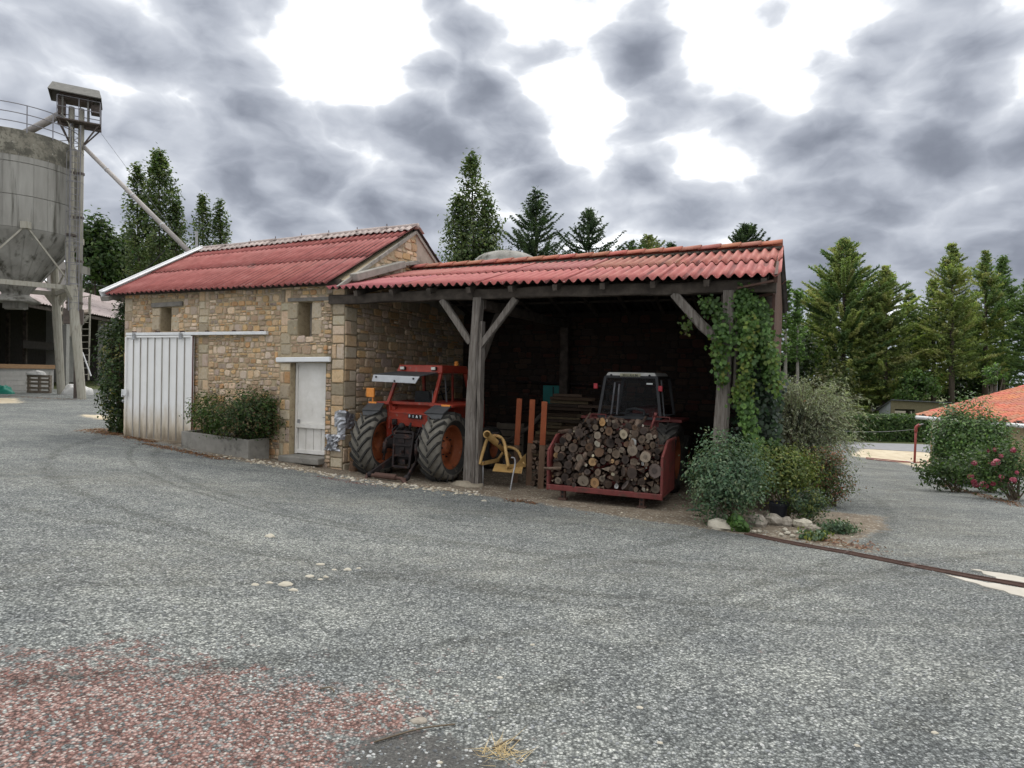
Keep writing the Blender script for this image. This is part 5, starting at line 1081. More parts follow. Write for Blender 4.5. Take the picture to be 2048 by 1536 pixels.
# ------------------------------------------------------------------ yellow tubular implement beside the middle post
ym = root('farm_implement', P(1000, 972, 13.1), 'yellow tubular farm implement with hoop frame standing on two thin stakes', 'implement')
def yp(px, py, Y): return P(px, py, Y)
mb = MB(); mb.tube(bez([yp(959, 929, 12.9), yp(966, 903, 12.95), yp(974, 880, 13.0), yp(984, 872, 13.0), yp(998, 873, 13.0), yp(1008, 884, 13.0), yp(1012, 905, 12.9), yp(1017, 934, 12.8)]), .034, 10); mb.build('front_hoop', 'yellow_paint', ym, smooth=True)
mb = MB(); mb.tube(bez([yp(995, 921, 13.5), yp(1005, 906, 13.5), yp(1012, 896, 13.5), yp(1022, 895, 13.45), yp(1035, 902, 13.4), yp(1042, 915, 13.3), yp(1048, 930, 13.2)]), .03, 10); mb.build('rear_hoop', 'yellow_paint', ym, smooth=True)
mb = MB(); mb.tube([yp(974, 869, 12.75), yp(992, 885, 13.0)], [.072, .066], 14, cap=False); mb.tube([yp(983, 877, 12.87), yp(992, 885, 13.0), yp(1024, 918, 13.5)], [.055, .052, .04], 12); mb.lathe([(.058, 0), (.078, 0), (.078, .03), (.058, .03)], yp(974, 869, 12.73), 16, (Xv, Zv, Yv)); mb.build('drive_tube', 'yellow_paint', ym, smooth=True)
mb = MB(); mb.bar(yp(964, 927, 12.92), yp(997, 920, 13.5), .05, .075); mb.build('cross_bar', 'yellow_paint', ym, bevel=.006); mb = MB(); mb.bar(yp(1013, 933, 12.85), yp(1050, 930, 13.15), .05, .065); mb.build('cross_bar', 'yellow_paint', ym, bevel=.006)
mb = MB(); q = [yp(991, 927, 13.1), yp(1046, 934, 13.0), yp(1043, 947, 12.75), yp(985, 942, 12.8)]; mb.quad(*q); mb.build('guard_plate', 'yellow_paint', ym, solid=.012)
mb = MB(); mb.quad(yp(1030, 931, 13.0), yp(1051, 908, 13.3), yp(1052, 929, 13.3), yp(1050, 934, 13.1)); mb.build('side_plate', 'yellow_paint', ym, solid=.012)
a = yp(966, 922, 12.95); b = yp(966, 970, 12.95); b.z = gzz(b.x, b.y)-.05; mb = MB(); mb.tube([a, b], .013, 7); mb.build('stake', 'galv', ym, smooth=True)
a = yp(1022, 915, 12.7); b = yp(1020, 979, 12.55); b.z = gzz(b.x, b.y)-.05; mb = MB(); mb.tube(bez([a, yp(1029, 917, 12.7), yp(1030, 930, 12.68), yp(1026, 950, 12.6), b]), .016, 7); mb.build('stake', 'galv', ym, smooth=True)
mb = MB(); mb.box(yp(1013, 925, 13.2), (.14, .14, .14)); mb.tube([yp(986, 866, 13.0), yp(986, 874, 13.0)], .02, 7); mb.tube([yp(992, 864, 13.0), yp(992, 873, 13.0)], .018, 7); mb.tube([yp(984, 866, 13.0), yp(998, 866, 13.0)], .014, 7); mb.tube(bez([yp(1002, 876, 12.95), yp(1001, 884, 12.95), yp(997, 889, 12.95), yp(1000, 880, 13.0)]), .008, 6); mb.build('gearbox', 'black_iron', ym)
# three painted planks standing in a row
PL = [((1034, 797), (1044, 797), (1030, 935), 890, 13.6, 'left hand plank of the three orange topped planks, partly hidden by the yellow implement'), ((1060, 799), (1070, 799), (1057, 965), 886, 13.25, 'middle plank of the three orange topped planks between the implement and the log carrier'), ((1084, 803), (1094, 804), (1081, 966), 890, 12.9, 'right hand plank of the three orange topped planks, nearest the red log carrier')]
for (a, b, c, ysp, Y, lab) in PL:
    top = P((a[0]+b[0])/2, a[1], Y); bot = P(c[0], c[1], Y); bot.z = gzz(bot.x, bot.y)-.02; k = (bot.z-P(c[0], ysp, Y).z)/(bot.z-top.z); md_ = bot.lerp(top, k); e = root('plank', bot, lab, 'plank', 'orange topped planks standing in the shed')
    mb = MB(); mb.bar(bot, md_, .115, .05, up=Yv); mb.build('lower_plank', 'brown_timber', e, bevel=.006); mb = MB(); mb.bar(md_-(md_-bot).normalized()*.0+Vector((0, -.006, 0)), top+Vector((0, -.006, 0)), .112, .055, up=Yv); mb.build('painted_top', 'orange_paint', e, bevel=.006)
# sawn boards and split wood stacked against the back
rb = random.Random(5)
def slab(name, t, s, z, ln, w, h, rot, tint, lab, grp):
    a_ = (AX*math.cos(rot)+BX*math.sin(rot)); b_2 = (BX*math.cos(rot)-AX*math.sin(rot)); zz_ = (Zv+a_*rb.uniform(-.04, .04)).normalized(); mb = MB(); mb.box(L(t, s, z), (ln, w, h), ax=(a_, b_2, zz_), tint=tint)
    return tag(mb.build(name, 'sawn_board', None, bevel=.004), lab, 'board', grp)
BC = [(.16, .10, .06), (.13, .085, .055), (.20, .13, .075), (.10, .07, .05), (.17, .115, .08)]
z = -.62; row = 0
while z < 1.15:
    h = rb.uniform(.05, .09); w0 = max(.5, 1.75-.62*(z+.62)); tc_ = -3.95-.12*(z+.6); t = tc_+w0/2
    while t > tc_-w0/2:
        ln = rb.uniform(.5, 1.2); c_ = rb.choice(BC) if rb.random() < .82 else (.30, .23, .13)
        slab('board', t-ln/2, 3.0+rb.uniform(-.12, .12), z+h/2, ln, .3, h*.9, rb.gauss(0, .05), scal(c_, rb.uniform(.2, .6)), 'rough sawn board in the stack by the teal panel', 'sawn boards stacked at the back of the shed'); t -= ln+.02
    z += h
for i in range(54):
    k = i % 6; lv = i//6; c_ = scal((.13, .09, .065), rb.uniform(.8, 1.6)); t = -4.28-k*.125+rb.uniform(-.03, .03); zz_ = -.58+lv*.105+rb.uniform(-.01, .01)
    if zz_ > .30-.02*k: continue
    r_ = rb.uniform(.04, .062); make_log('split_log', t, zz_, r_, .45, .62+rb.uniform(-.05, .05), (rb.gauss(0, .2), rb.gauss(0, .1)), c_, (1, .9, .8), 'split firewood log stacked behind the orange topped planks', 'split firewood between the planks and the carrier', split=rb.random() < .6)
mb = MB(); mb.tube([L(-2.6, 2.75, -.1), L(-3.3, 2.7, .35), L(-3.75, 2.65, .78)], .05, 8); tag(mb.build('beam_offcut', 'dark_timber'), 'dark slanting pole leaning across the stacked boards', 'pole')
for t, lab in ((-2.55, 'grey crate in the gloom left of the teal panel'),):
    e = root('crate', L(t+.55, 4.7, -.66), lab, 'crate'); mb = MB()
    for k in range(5): mb.box(L(t+.55, 4.55, -.56+k*.19), (.8, .03, .15), ax=AXS)
    for k in (-.37, .37): mb.box(L(t+.55+k, 4.58, -.18), (.06, .04, .95), ax=AXS)
    mb.build('slats', 'pallet_wood', e); mb = MB(); mb.box(L(t+.55, 4.9, -.2), (.78, .6, .9), ax=AXS); mb.build('body', 'dark_timber', e)
# low stone wheel chock beside the tractor tyre
e = root('clay_pots', L(-.32, -.1, -.62), 'small stack of dark clay rings between the tractor tyre and the wall', 'pot'); mb = MB(); c = L(-.30, .0, 0); c.z = gzz(c.x, c.y)
for k in range(3): mb.lathe([(.06, .0), (.10, .0), (.105, .07), (.065, .07)], c+Vector((.01*k, 0, .075*k)), 16, close=True)
mb.build('ring', 'brown_timber', e, smooth=False)
# ------------------------------------------------------------------ foliage generators
def pal_(*c): return np.array(c)
GREEN = pal_((.030, .052, .016), (.042, .072, .020), (.058, .092, .026), (.024, .040, .014))
POPL = pal_((.052, .072, .028), (.068, .092, .034), (.092, .116, .046), (.036, .052, .022))
SPRU = pal_((.020, .034, .017), (.028, .044, .020), (.036, .054, .024), (.016, .026, .013))
PINE = pal_((.058, .074, .024), (.078, .094, .030), (.098, .110, .036), (.042, .056, .021), (.105, .105, .042))
PINED = pal_((.028, .046, .017), (.038, .058, .020), (.050, .070, .024))
def unit(v): return v/np.maximum(np.linalg.norm(v, axis=1, keepdims=True), 1e-6)
def mixcol(pal, n, k=1, v=.2):
    """clump-wise colour: n clumps of k leaves"""
    c = pal[NR.integers(0, len(pal), n)]*NR.uniform(1-v, 1+v, (n, 1)); c = np.repeat(c, k, 0)
    c = c*(1+NR.normal(size=(n*k, 1))*np.array([.16, .06, .10]))
    return np.clip(c*NR.uniform(.75, 1.3, (n*k, 1)), .003, .8)
def trunk(e, pts, r0, r1, mat='trunk_brown', limbs=(), name='trunk'):
    mb = MB(); n = len(pts); mb.tube(pts, [r0+(r1-r0)*i/(n-1) for i in range(n)], 8)
    for q in limbs: mb.tube(q[0], [q[1]*(1-.75*i/(len(q[0])-1)) for i in range(len(q[0]))], 5)
    return mb.build(name, mat, e, smooth=True)
def base_of(px, Y, dz=0):
    x, f, z = ray(px, 790); return Vector((x/f*Y, Y, gzz(x/f*Y, Y)+dz))
def zat(py, px, Y): return P(px, py, Y).z
def poplar(px, Y, spires, label, pal=POPL, dens=1.6, ls=.29, group='tall trees behind the farm buildings', hole=.0, name='poplar_tree'):
    """spires = [(px, top py, half width px, bottom py)]"""
    b = base_of(px, Y); e = root(name, b, label, 'tree', group); VV = []; TT = []; limbs = []
    for (sx, ty, hw, by) in spires:
        top = P(sx, ty, Y); low = P(sx, by, Y); rad = hw/FPX*Y; H = top.z-low.z; n = int(56*dens*H*rad/3.2)
        h = NR.random(n)**.9; pr = np.where(h < .38, .72+.28*np.sin(h/.38*math.pi/2), np.clip(1-((h-.38)/.62)**1.9, 0, 1)**.75); a = NR.uniform(0, 2*math.pi, n); rr = rad*pr*NR.uniform(.25, 1.05, n)
        rr *= 1+.42*np.array([mnoise.noise((math.cos(q)*1.4, math.sin(q)*1.4, z*6+sx)) for q, z in zip(a, h)])
        c = np.stack([top.x*h+low.x*(1-h)+rr*np.cos(a), Y+rr*np.sin(a), low.z+h*H], 1)
        if hole: c = c[np.array([mnoise.noise((q[0]*.55, q[1]*.55, q[2]*.45)) for q in c]) > -hole]
        n = len(c); k = 11
        q = np.repeat(c, k, 0)+NR.normal(size=(n*k, 3))*np.array([.26, .26, .42])*(rad/2.4)**.3; nr = unit(q-np.array([(top.x+low.x)/2, Y, low.z+H*.3]))+NR.normal(size=q.shape)*.7+np.array([0, 0, .3])
        VV.append(leafgeo(q, nr, NR.uniform(.7, 1.25, n*k)*ls, mixcol(pal, n, k), .62, fold=.1))
        limbs.append(([Vector((b.x, b.y, b.z+1.5)), Vector((b.x*.4+low.x*.6, Y, low.z*.6+b.z*.4)), Vector((low.x, Y, low.z+H*.3)), Vector((top.x, Y, top.z-H*.12))], .14))
        for i in range(10):
            h_ = .1+.07*i; s0 = Vector((low.x, Y, low.z+H*h_)); a_ = i*2.4; limbs.append(([s0, s0+Vector((math.cos(a_)*rad*.4, math.sin(a_)*rad*.4, H*.07)), s0+Vector((math.cos(a_)*rad*.62, math.sin(a_)*rad*.62, H*.16))], .05))
    V = np.concatenate([v[0] for v in VV]); T = np.concatenate([v[2] for v in VV]); F = np.arange(len(V)).reshape(-1, 4)
    trunk(e, [b-Vector((0, 0, .3)), b+Vector((0, 0, 2.2))], .34, .26, limbs=limbs); np_mesh('crown', V, F, T, 'leaf', e); return e
def conifer(px, Y, topy, halfw, label, kind='spruce', pal=SPRU, at=None, group='conifers behind the farm buildings', dens=1.0, bare=.12, seed=0, name=None, pw=.8):
    rg = random.Random(seed+int(px)); b = base_of(px, Y); top = P(px, topy, Y); H = top.z-b.z; W = halfw/FPX*Y
    if at: W *= 1.3/max(.12, (1-(P(px, at, Y).z-b.z)/H)/(1-bare))**pw
    e = root(name or ('spruce_tree' if kind == 'spruce' else 'pine_tree'), b, label, 'tree', group); pos = []; tg = []; sz = []; col = []; limbs = []
    nw = int((26 if kind == 'spruce' else 24)*H/12*dens)
    for w_ in range(nw):
        u = bare+(1-bare)*(w_+.3)/nw; h = b.z+H*u
        if at and h < P(px, at+40, Y).z and w_ % 2: continue    # fewer boughs low down, behind the shed
        if kind == 'spruce': Lb = W*((1-u)/(1-bare))**pw*1.05; nb = 9
        else: Lb = W*min(1, 2.0*(1-u)**.80)*(.6+.4*min(1, (u-bare)/.25+.3)); nb = 11
        Lb = max(Lb, .22)
        for k in range(nb):
            a = rg.uniform(0, 2*math.pi); ln = Lb*rg.uniform(.55, 1.15)*(1+(.55 if kind == 'pine' else .3)*mnoise.noise((math.cos(a)*1.1, math.sin(a)*1.1, u*7+px)))
            if kind == 'pine' and mnoise.noise((math.cos(a)*1.3+9, math.sin(a)*1.3, u*9+px)) < -.28: continue
            if kind == 'pine' and rg.random() < .10+(.35 if u < bare+.2 else 0): continue
            d = Vector((math.cos(a), math.sin(a), 0)); up = (.35 if kind == 'spruce' else .28)*(.35+u); p0 = Vector((b.x+(top.x-b.x)*u, b.y, h))
            path = [p0+d*ln*q+Vector((0, 0, ln*(-.22*q*(1-u)+up*q*q*1.5))) for q in (0, .33, .66, 1)]
            limbs.append((path, .035*H/12*(1.2-u)))
            cl = pal[rg.randrange(len(pal))]*rg.uniform(.75, 1.3)*(2.1 if kind == 'pine' else 1.35); m = max(3, int(ln*(7.5 if kind == 'spruce' else 5.4)*dens))
            for j in range(m):
                q = ((j+.6)/m) if kind == 'spruce' else (.18+.82*(j+.5)/m); i0 = min(2, int(q*3)); pt = path[i0].lerp(path[i0+1], q*3-i0); sd = (d.cross(Zv))*(1 if j % 2 else -1)
                for r_ in range(8 if kind == 'spruce' else 8):
                    if kind == 'spruce': dr = (d*rg.uniform(.3, 1)+sd*rg.uniform(-.9, .9)+Zv*rg.uniform(-.45, .35)); off = dr*.20*rg.uniform(.2, 1)*(1.3-u); s_ = .33*rg.uniform(.7, 1.2)
                    else: dr = (d*rg.uniform(-.1, .9)+sd*rg.uniform(-.8, .8)+Zv*rg.uniform(-.15, .9)); off = dr*.22*rg.uniform(.2, 1.2); s_ = .31*rg.uniform(.7, 1.25)
                    pos.append(pt+off); tg.append(dr.normalized()); sz.append(s_); col.append(cl*rg.uniform(.8, 1.25))
    nf = int(min(W, 4.5)*H*(17 if kind == 'spruce' else 19)*dens)          # inner sprays that close the crown
    for _ in range(nf):
        u = bare+(1-bare)*rg.random()**1.15; h = b.z+H*u
        if at and h < P(px, at+40, Y).z and rg.random() < .6: continue
        R_ = W*((1-u)/(1-bare))**pw if kind == 'spruce' else W*min(1, 2.0*(1-u)**.80)*(.6+.4*min(1, (u-bare)/.25+.3))
        a = rg.uniform(0, 2*math.pi); r_ = R_*math.sqrt(rg.random())*.80
        if mnoise.noise((math.cos(a)*r_*.8+px, math.sin(a)*r_*.8, h*.75)) < (-.12 if kind == 'spruce' else .03): continue
        d = Vector((math.cos(a), math.sin(a), .35)); c0 = Vector((b.x+(top.x-b.x)*u, b.y, h))+Vector((math.cos(a)*r_, math.sin(a)*r_, 0)); cl = pal[rg.randrange(len(pal))]*rg.uniform(.7, 1.25)*(1.95 if kind == 'pine' else 1.2)
        for q in range(6):
            dr = d*rg.uniform(.1, 1)+Vector((rg.gauss(0, .6), rg.gauss(0, .6), rg.gauss(0, .35))); pos.append(c0+Vector((rg.gauss(0, .2), rg.gauss(0, .2), rg.gauss(0, .13)))); tg.append(dr.normalized()); sz.append(rg.uniform(.22, .40)); col.append(cl*rg.uniform(.8, 1.25))
    pos = np.array(pos); tg = np.array(tg); n = len(pos)
    V, F, T = leafgeo(pos, NR.normal(size=(n, 3))+np.array([0, 0, .5]), np.array(sz)*(Y/58)**.5, np.array(col), .26 if kind == 'spruce' else .30, tg, .04)
    trunk(e, [b-Vector((0, 0, .4)), b+(top-b)*.5, top-Vector((0, 0, .2))], .26*H/14, .03, limbs=limbs, mat='trunk_brown'); np_mesh('crown', V, F, T, 'needle', e); return e
def broadleaf(px, Y, cpy, rx, rz, label, pal=GREEN, n=260, ls=.4, group='trees behind the farm buildings', ry=None, name='broadleaf_tree', k=12):
    b = base_of(px, Y); c = P(px, cpy, Y); RX, RZ = rx/FPX*Y, rz/FPX*Y; RY = ry or RX*.8; e = root(name, b, label, 'tree', group)
    lob = unit(NR.normal(size=(16, 3)))*np.array([RX, RY, RZ])*.62; lr = NR.uniform(.32, .55, 16)
    i = NR.integers(0, 16, n); d = unit(NR.normal(size=(n, 3))); cc = np.array(c)+lob[i]+d*(lr[i]*NR.uniform(.55, 1.05, n))[:, None]*np.array([RX, RY, RZ])
    q = np.repeat(cc, k, 0)+NR.normal(size=(n*k, 3))*ls*.8; V, F, T = leafgeo(q, unit(q-np.array(c))+NR.normal(size=q.shape)*.7+np.array([0, 0, .4]), NR.uniform(.7, 1.3, n*k)*ls, mixcol(pal, n, k, .3), .6)
    limbs = [([Vector((b.x, b.y, b.z+1.2)), Vector(c)*.5+Vector(b)*.5+Vector(l)*.3, Vector(c)+Vector(l)*.9], .12) for l in lob[:9]]
    trunk(e, [b-Vector((0, 0, .3)), Vector(c)*.4+b*.6, Vector(c)], .3, .1, limbs=limbs); np_mesh('crown', V, F, T, 'leaf', e); return e
def bush(name, b, c, rad, n, ls, pal, label, cat='bush', group=None, k=9, lobes=14, stems=10, asp=.5, mat='leaf', flat=0, low=.0, spread=.16, sprigs=0):
    """b = foot, c = centre of the leaf mass, rad = half extents; leaves on lobes over a twig skeleton"""
    e = root(name, b, label, cat, group); rad = np.array(rad); c = np.array(c)
    lob = unit(NR.normal(size=(lobes, 3))+np.array([0, 0, .15]))*rad*.58; lr = NR.uniform(.36, .58, lobes); i = NR.integers(0, lobes, n); d = unit(NR.normal(size=(n, 3)))
    cc = c+lob[i]+d*(lr[i]*NR.uniform(.7, 1.06, n))[:, None]*rad
    if sprigs:                                       # shoots that break the outline
        dd = unit(NR.normal(size=(sprigs, 3))+np.array([0, 0, .55])); l0 = c+dd*rad*.95
        cc = np.concatenate([cc]+[l0+dd*rad*q for q in (.06, .16, .26)]); n = len(cc)
    if low is not None: cc = cc[cc[:, 2] > b[2]+low]; n = len(cc)
    q = np.repeat(cc, k, 0)+NR.normal(size=(n*k, 3))*spread*rad.mean(); m_ = q[:, 2] > b[2]+.01; col = mixcol(pal, n, k, .25)[m_]; q = q[m_]
    nr = unit(q-c)*(1-flat)+NR.normal(size=q.shape)*.55+np.array([0, -.1, .35]); V, F, T = leafgeo(q, nr, NR.uniform(.65, 1.3, len(q))*ls, col, asp)
    mb = MB(); B0 = Vector(b)
    for s_ in range(stems):
        t = Vector(c+lob[s_ % lobes]*1.05); mid = B0.lerp(t, .5)+Vector((RNG.uniform(-.06, .06), RNG.uniform(-.06, .06), 0))*float(rad.mean()); mb.tube([B0+Vector((RNG.uniform(-.3, .3)*rad[0]*.5, RNG.uniform(-.2, .2)*rad[1]*.5, -.03)), mid, t], [.016*rad.mean()/.5, .010*rad.mean()/.5, .004], 5)
    mb.build('stems', 'twig', e); np_mesh('foliage', V, F, T, mat, e); return e

# ------------------------------------------------------------------ the trees behind the farm
poplar(312, 55, [(318, 313, 44, 560), (275, 338, 26, 560), (352, 408, 24, 560)], 'broad dark poplar crossed by the slanting grain pipe', hole=.42)
poplar(415, 62, [(405, 397, 20, 560), (440, 405, 19, 560)], 'twin topped poplar rising just above the left end of the barn roof', hole=.42)
poplar(945, 46, [(945, 315, 40, 560), (915, 400, 30, 570), (975, 400, 30, 570), (948, 455, 56, 590)], 'tallest poplar, standing behind the gable and the dome', hole=.40, ls=.26, dens=1.8)
conifer(1072, 50, 378, 56, at=522, label= 'tallest spruce, next to the poplar behind the shed roof', seed=1)
conifer(1178, 52, 418, 50, at=522, label= 'second spruce behind the middle of the shed roof', seed=2)
conifer(1262, 54, 480, 26, at=522, label= 'small spruce top showing right of the two big spruces', seed=3, pal=PINED)
conifer(1296, 56, 468, 30, at=518, label= 'bright green spruce top above the shed ridge', seed=4, pal=PINE)
conifer(1342, 55, 487, 20, at=512, label= 'lowest spruce tip showing above the shed ridge', seed=5)
conifer(1493, 58, 452, 24, at=492, pw=.5, label= 'lone small conifer top above the right end of the shed ridge', seed=6, dens=1.6)
broadleaf(190, 85, 510, 52, 75, 'dark leafy tree behind the grain elevator', pal=GREEN*.8, n=420, ls=.55)
broadleaf(245, 88, 520, 42, 50, 'dark leafy tree between the elevator and the broad poplar', pal=GREEN*.75, n=300, ls=.55)
broadleaf(330, 92, 540, 60, 55, 'low dark tree behind the white roof edge of the barn', pal=GREEN*.65, n=330, ls=.55)
broadleaf(210, 95, 600, 70, 60, 'deep shaded tree low behind the far barn roof', pal=GREEN*.6, n=300, ls=.55)
# the pines on the right
conifer(1688, 64, 480, 96, 'tallest dense pine right of the shed, with a broad skirt', 'pine', pal=np.concatenate([PINE, PINED]), seed=7, bare=.06, dens=1.75, group='pines on the right')
conifer(1772, 62, 533, 62, 'dense pine with a rounded top beside the tallest pine', 'pine', pal=PINE, seed=8, bare=.12, dens=1.6, group='pines on the right')
conifer(1818, 66, 580, 40, 'thin topped pine at the edge of the sky gap', 'pine', pal=PINED, seed=9, bare=.2, dens=1.1, group='pines on the right')
conifer(1905, 60, 488, 58, 'tall open pine with its bare trunk showing against the sky', 'pine', pal=PINE, seed=10, bare=.28, dens=1.15, group='pines on the right')
conifer(1868, 63, 560, 42, 'shorter pine close against the tall open pine', 'pine', pal=PINE, seed=11, bare=.22, dens=1.1, group='pines on the right')
conifer(1972, 62, 502, 50, 'open pine with a narrow top above the orange roof', 'pine', pal=np.concatenate([PINE, PINED]), seed=12, bare=.28, dens=1.15, group='pines on the right')
conifer(2006, 64, 515, 40, 'pine leaning in behind the narrow topped pine', 'pine', pal=PINED, seed=13, bare=.3, dens=1.0, group='pines on the right')
conifer(2062, 58, 548, 50, 'pine cut off by the right edge of the view', 'pine', pal=PINED, seed=14, bare=.25, dens=1.1, group='pines on the right')
for px, Y, ty, hw, sd in ((1640, 68, 600, 46, 21), (1738, 72, 612, 48, 22), (1846, 72, 640, 46, 23), (1940, 70, 600, 46, 24)):
    conifer(px, Y, ty, hw, {21: 'pine filling the gap between the slim trees and the tallest pine', 22: 'lower pine standing behind the two dense pines', 23: 'low pine closing the gap below the thin topped pine', 24: 'pine set back between the tall open pine and the narrow topped pine'}[sd], 'pine', pal=np.concatenate([PINE, PINED]), seed=sd, bare=.12, dens=1.2, group='pines on the right')
# slim bare stems and undergrowth between shed and pines
for px, ty, hw, lab, bs in ((1572, 562, 26, 'slim pale trunked tree beside the shed wall', .45), (1596, 585, 22, 'second slim pale trunked tree, nearer the tallest pine', .5)):
    e = conifer(px, 52, ty, hw, lab, 'pine', pal=GREEN*.9, seed=px, bare=bs, dens=.8, group='slim trees beside the shed', name='slim_tree')
    for ch in e.children:
        if ch.name.startswith('trunk'): ch.data.materials.clear(); ch.data.materials.append(MATS['trunk_pale'])
broadleaf(1590, 56, 715, 48, 68, 'shaded thicket below the slim trees', pal=GREEN*.5, n=230, ls=.34, name='thicket', group='undergrowth below the pines')
broadleaf(1660, 58, 760, 60, 50, 'olive thicket behind the grey broom bush', pal=PINE*.7, n=230, ls=.34, name='thicket', group='undergrowth below the pines')
broadleaf(1755, 66, 775, 60, 36, 'dim thicket above the clipped hedge', pal=PINE*.55, n=190, ls=.34, name='thicket', group='undergrowth below the pines')
broadleaf(1830, 58, 775, 46, 32, 'bright round bush in front of the far house', pal=GREEN*1.35, n=190, ls=.3, name='thicket', group='undergrowth below the pines')
broadleaf(1915, 68, 770, 60, 42, 'shadowy thicket behind the orange roof', pal=GREEN*.6, n=210, ls=.34, name='thicket', group='undergrowth below the pines')
broadleaf(2010, 66, 745, 56, 46, 'dark rounded tree behind the lamp post', pal=SPRU*1.1, n=220, ls=.34, name='thicket', group='undergrowth below the pines')
broadleaf(1990, 48, 752, 26, 22, 'pale green sapling over the orange roof', pal=GREEN*1.8, n=50, ls=.2, name='sapling', group=None)

# ------------------------------------------------------------------ shrubs at the barn
# dark climbing shrub on the left corner
e = root('ivy_shrub', L(7.75, .35, -.2), 'tall dark evergreen shrub hugging the left corner of the barn', 'shrub')
pts = []; n = 900
outl = [(-.25, .30), (.15, .34), (.7, .42), (1.3, .46), (1.9, .47), (2.5, .42), (2.85, .30), (3.2, .16), (3.4, .05)]
for i in range(n):
    z = RNG.uniform(-.2, 3.3); k = 0
    for (a, ra), (b_2, rb_) in zip(outl, outl[1:]):
        if a <= z <= b_2: k = ra+(rb_-ra)*(z-a)/(b_2-a)
    a = RNG.uniform(0, 2*math.pi); rr = k*RNG.uniform(.45, 1.08)*(1+.25*mnoise.noise((math.cos(a)*2, math.sin(a)*2, z*2.2))); pts.append(L(7.82-.12*(z < .3)+rr*1.35*math.cos(a)-.25*(z > 2.7), .35+rr*math.sin(a)*1.1, z))
q = np.repeat(np.array(pts), 10, 0)+NR.normal(size=(n*10, 3))*.075; cen = np.array(L(7.8, .35, 1.3)); V, F, T = leafgeo(q, unit((q-cen)*np.array([1, 1, .3]))+NR.normal(size=q.shape)*.55+np.array([0, 0, .3]), NR.uniform(.06, .12, n*10), mixcol(np.concatenate([GREEN*.75, GREEN*.55, pal_((.085, .085, .022))]), n, 10, .3), .55)
np_mesh('foliage', V, F, T, 'leaf_gloss', e); mb = MB()
for i in range(8): a = i*.8; mb.tube([L(7.7, .35, -.3), L(7.8+.2*math.cos(a), .35+.2*math.sin(a), 1.2), L(7.8+.35*math.cos(a), .35+.3*math.sin(a), 2.4)], [.035, .02, .008], 5)
mb.build('stems', 'twig', e)
# concrete trough and its two shrubs
tg_ = root('planter_trough', L(3.05, -.42, -.4), 'long weathered concrete trough in front of the barn wall', 'planter'); mb = MB(); a0, a1, s0, s1 = 4.11, 2.0, -.75, -.12
zt = lambda t: .03+.042*(t-2.0); th = .07
def tq(t, s, z): return L(t, s, z)
zb = -.62
for (ta, tb, sa, sb) in ((a0, a1, s0, s0+th), (a0, a1, s1-th, s1), (a0, a0-th, s0+th, s1-th), (a1+th, a1, s0+th, s1-th)): mb.hexa([tq(ta, sa, zb), tq(tb, sa, zb), tq(tb, sb, zb), tq(ta, sb, zb), tq(ta, sa, zt(ta)), tq(tb, sa, zt(tb)), tq(tb, sb, zt(tb)), tq(ta, sb, zt(ta))])
mb.build('trough', 'concrete', tg_, bevel=.008); mb = MB(); mb.quad(tq(a0-th, s0+th, zt(a0)-.05), tq(a1+th, s0+th, zt(a1)-.05), tq(a1+th, s1-th, zt(a1)-.05), tq(a0-th, s1-th, zt(a0)-.05)); mk('soil', [(.04, .03, .022), (.08, .06, .045)], 12, .95, .6, 30); mb.build('soil', 'soil', tg_)
bush('round_bush', L(2.55, -.42, .0), L(2.42, -.46, .50), (.80, .55, .58), 900, .064, np.concatenate([GREEN*.8, pal_((.07, .055, .028))]), 'dense round dark green bush filling the right of the trough', stems=12, sprigs=40)
e = bush('flowering_shrub', L(3.55, -.42, .0), L(3.62, -.45, .45), (.34, .32, .46), 95, .075, np.concatenate([GREEN*1.1, pal_((.10, .11, .03), (.08, .10, .03))]), 'loose leafy shrub with a red tipped spray at the left of the trough', stems=9, sprigs=26, spread=.2)
mb = MB(); ps = []
for k, (dt, dz) in enumerate(((.75, .78), (.62, .60), (.45, .95), (.85, .55))):
    tip = L(3.62+dt*.8, -.55, .0+dz); mb.tube(bez([L(3.6, -.45, .05), L(3.62+dt*.35, -.5, dz*.75), tip], 4), .006, 5)
    for j in range(14): u = .4+.6*j/14; p = L(3.6, -.45, .05).lerp(tip, u); ps.append((p.x+RNG.gauss(0, .02), p.y+RNG.gauss(0, .02), p.z+.05+RNG.gauss(0, .02)))
mb.build('spray', 'twig', e); V, F, T = leafgeo(np.array(ps), NR.normal(size=(len(ps), 3))+np.array([0, -.5, .5]), NR.uniform(.05, .085, len(ps)), mixcol(np.concatenate([GREEN*1.2, pal_((.20, .045, .05))]), len(ps)), .45); np_mesh('spray_leaves', V, F, T, 'leaf', e)
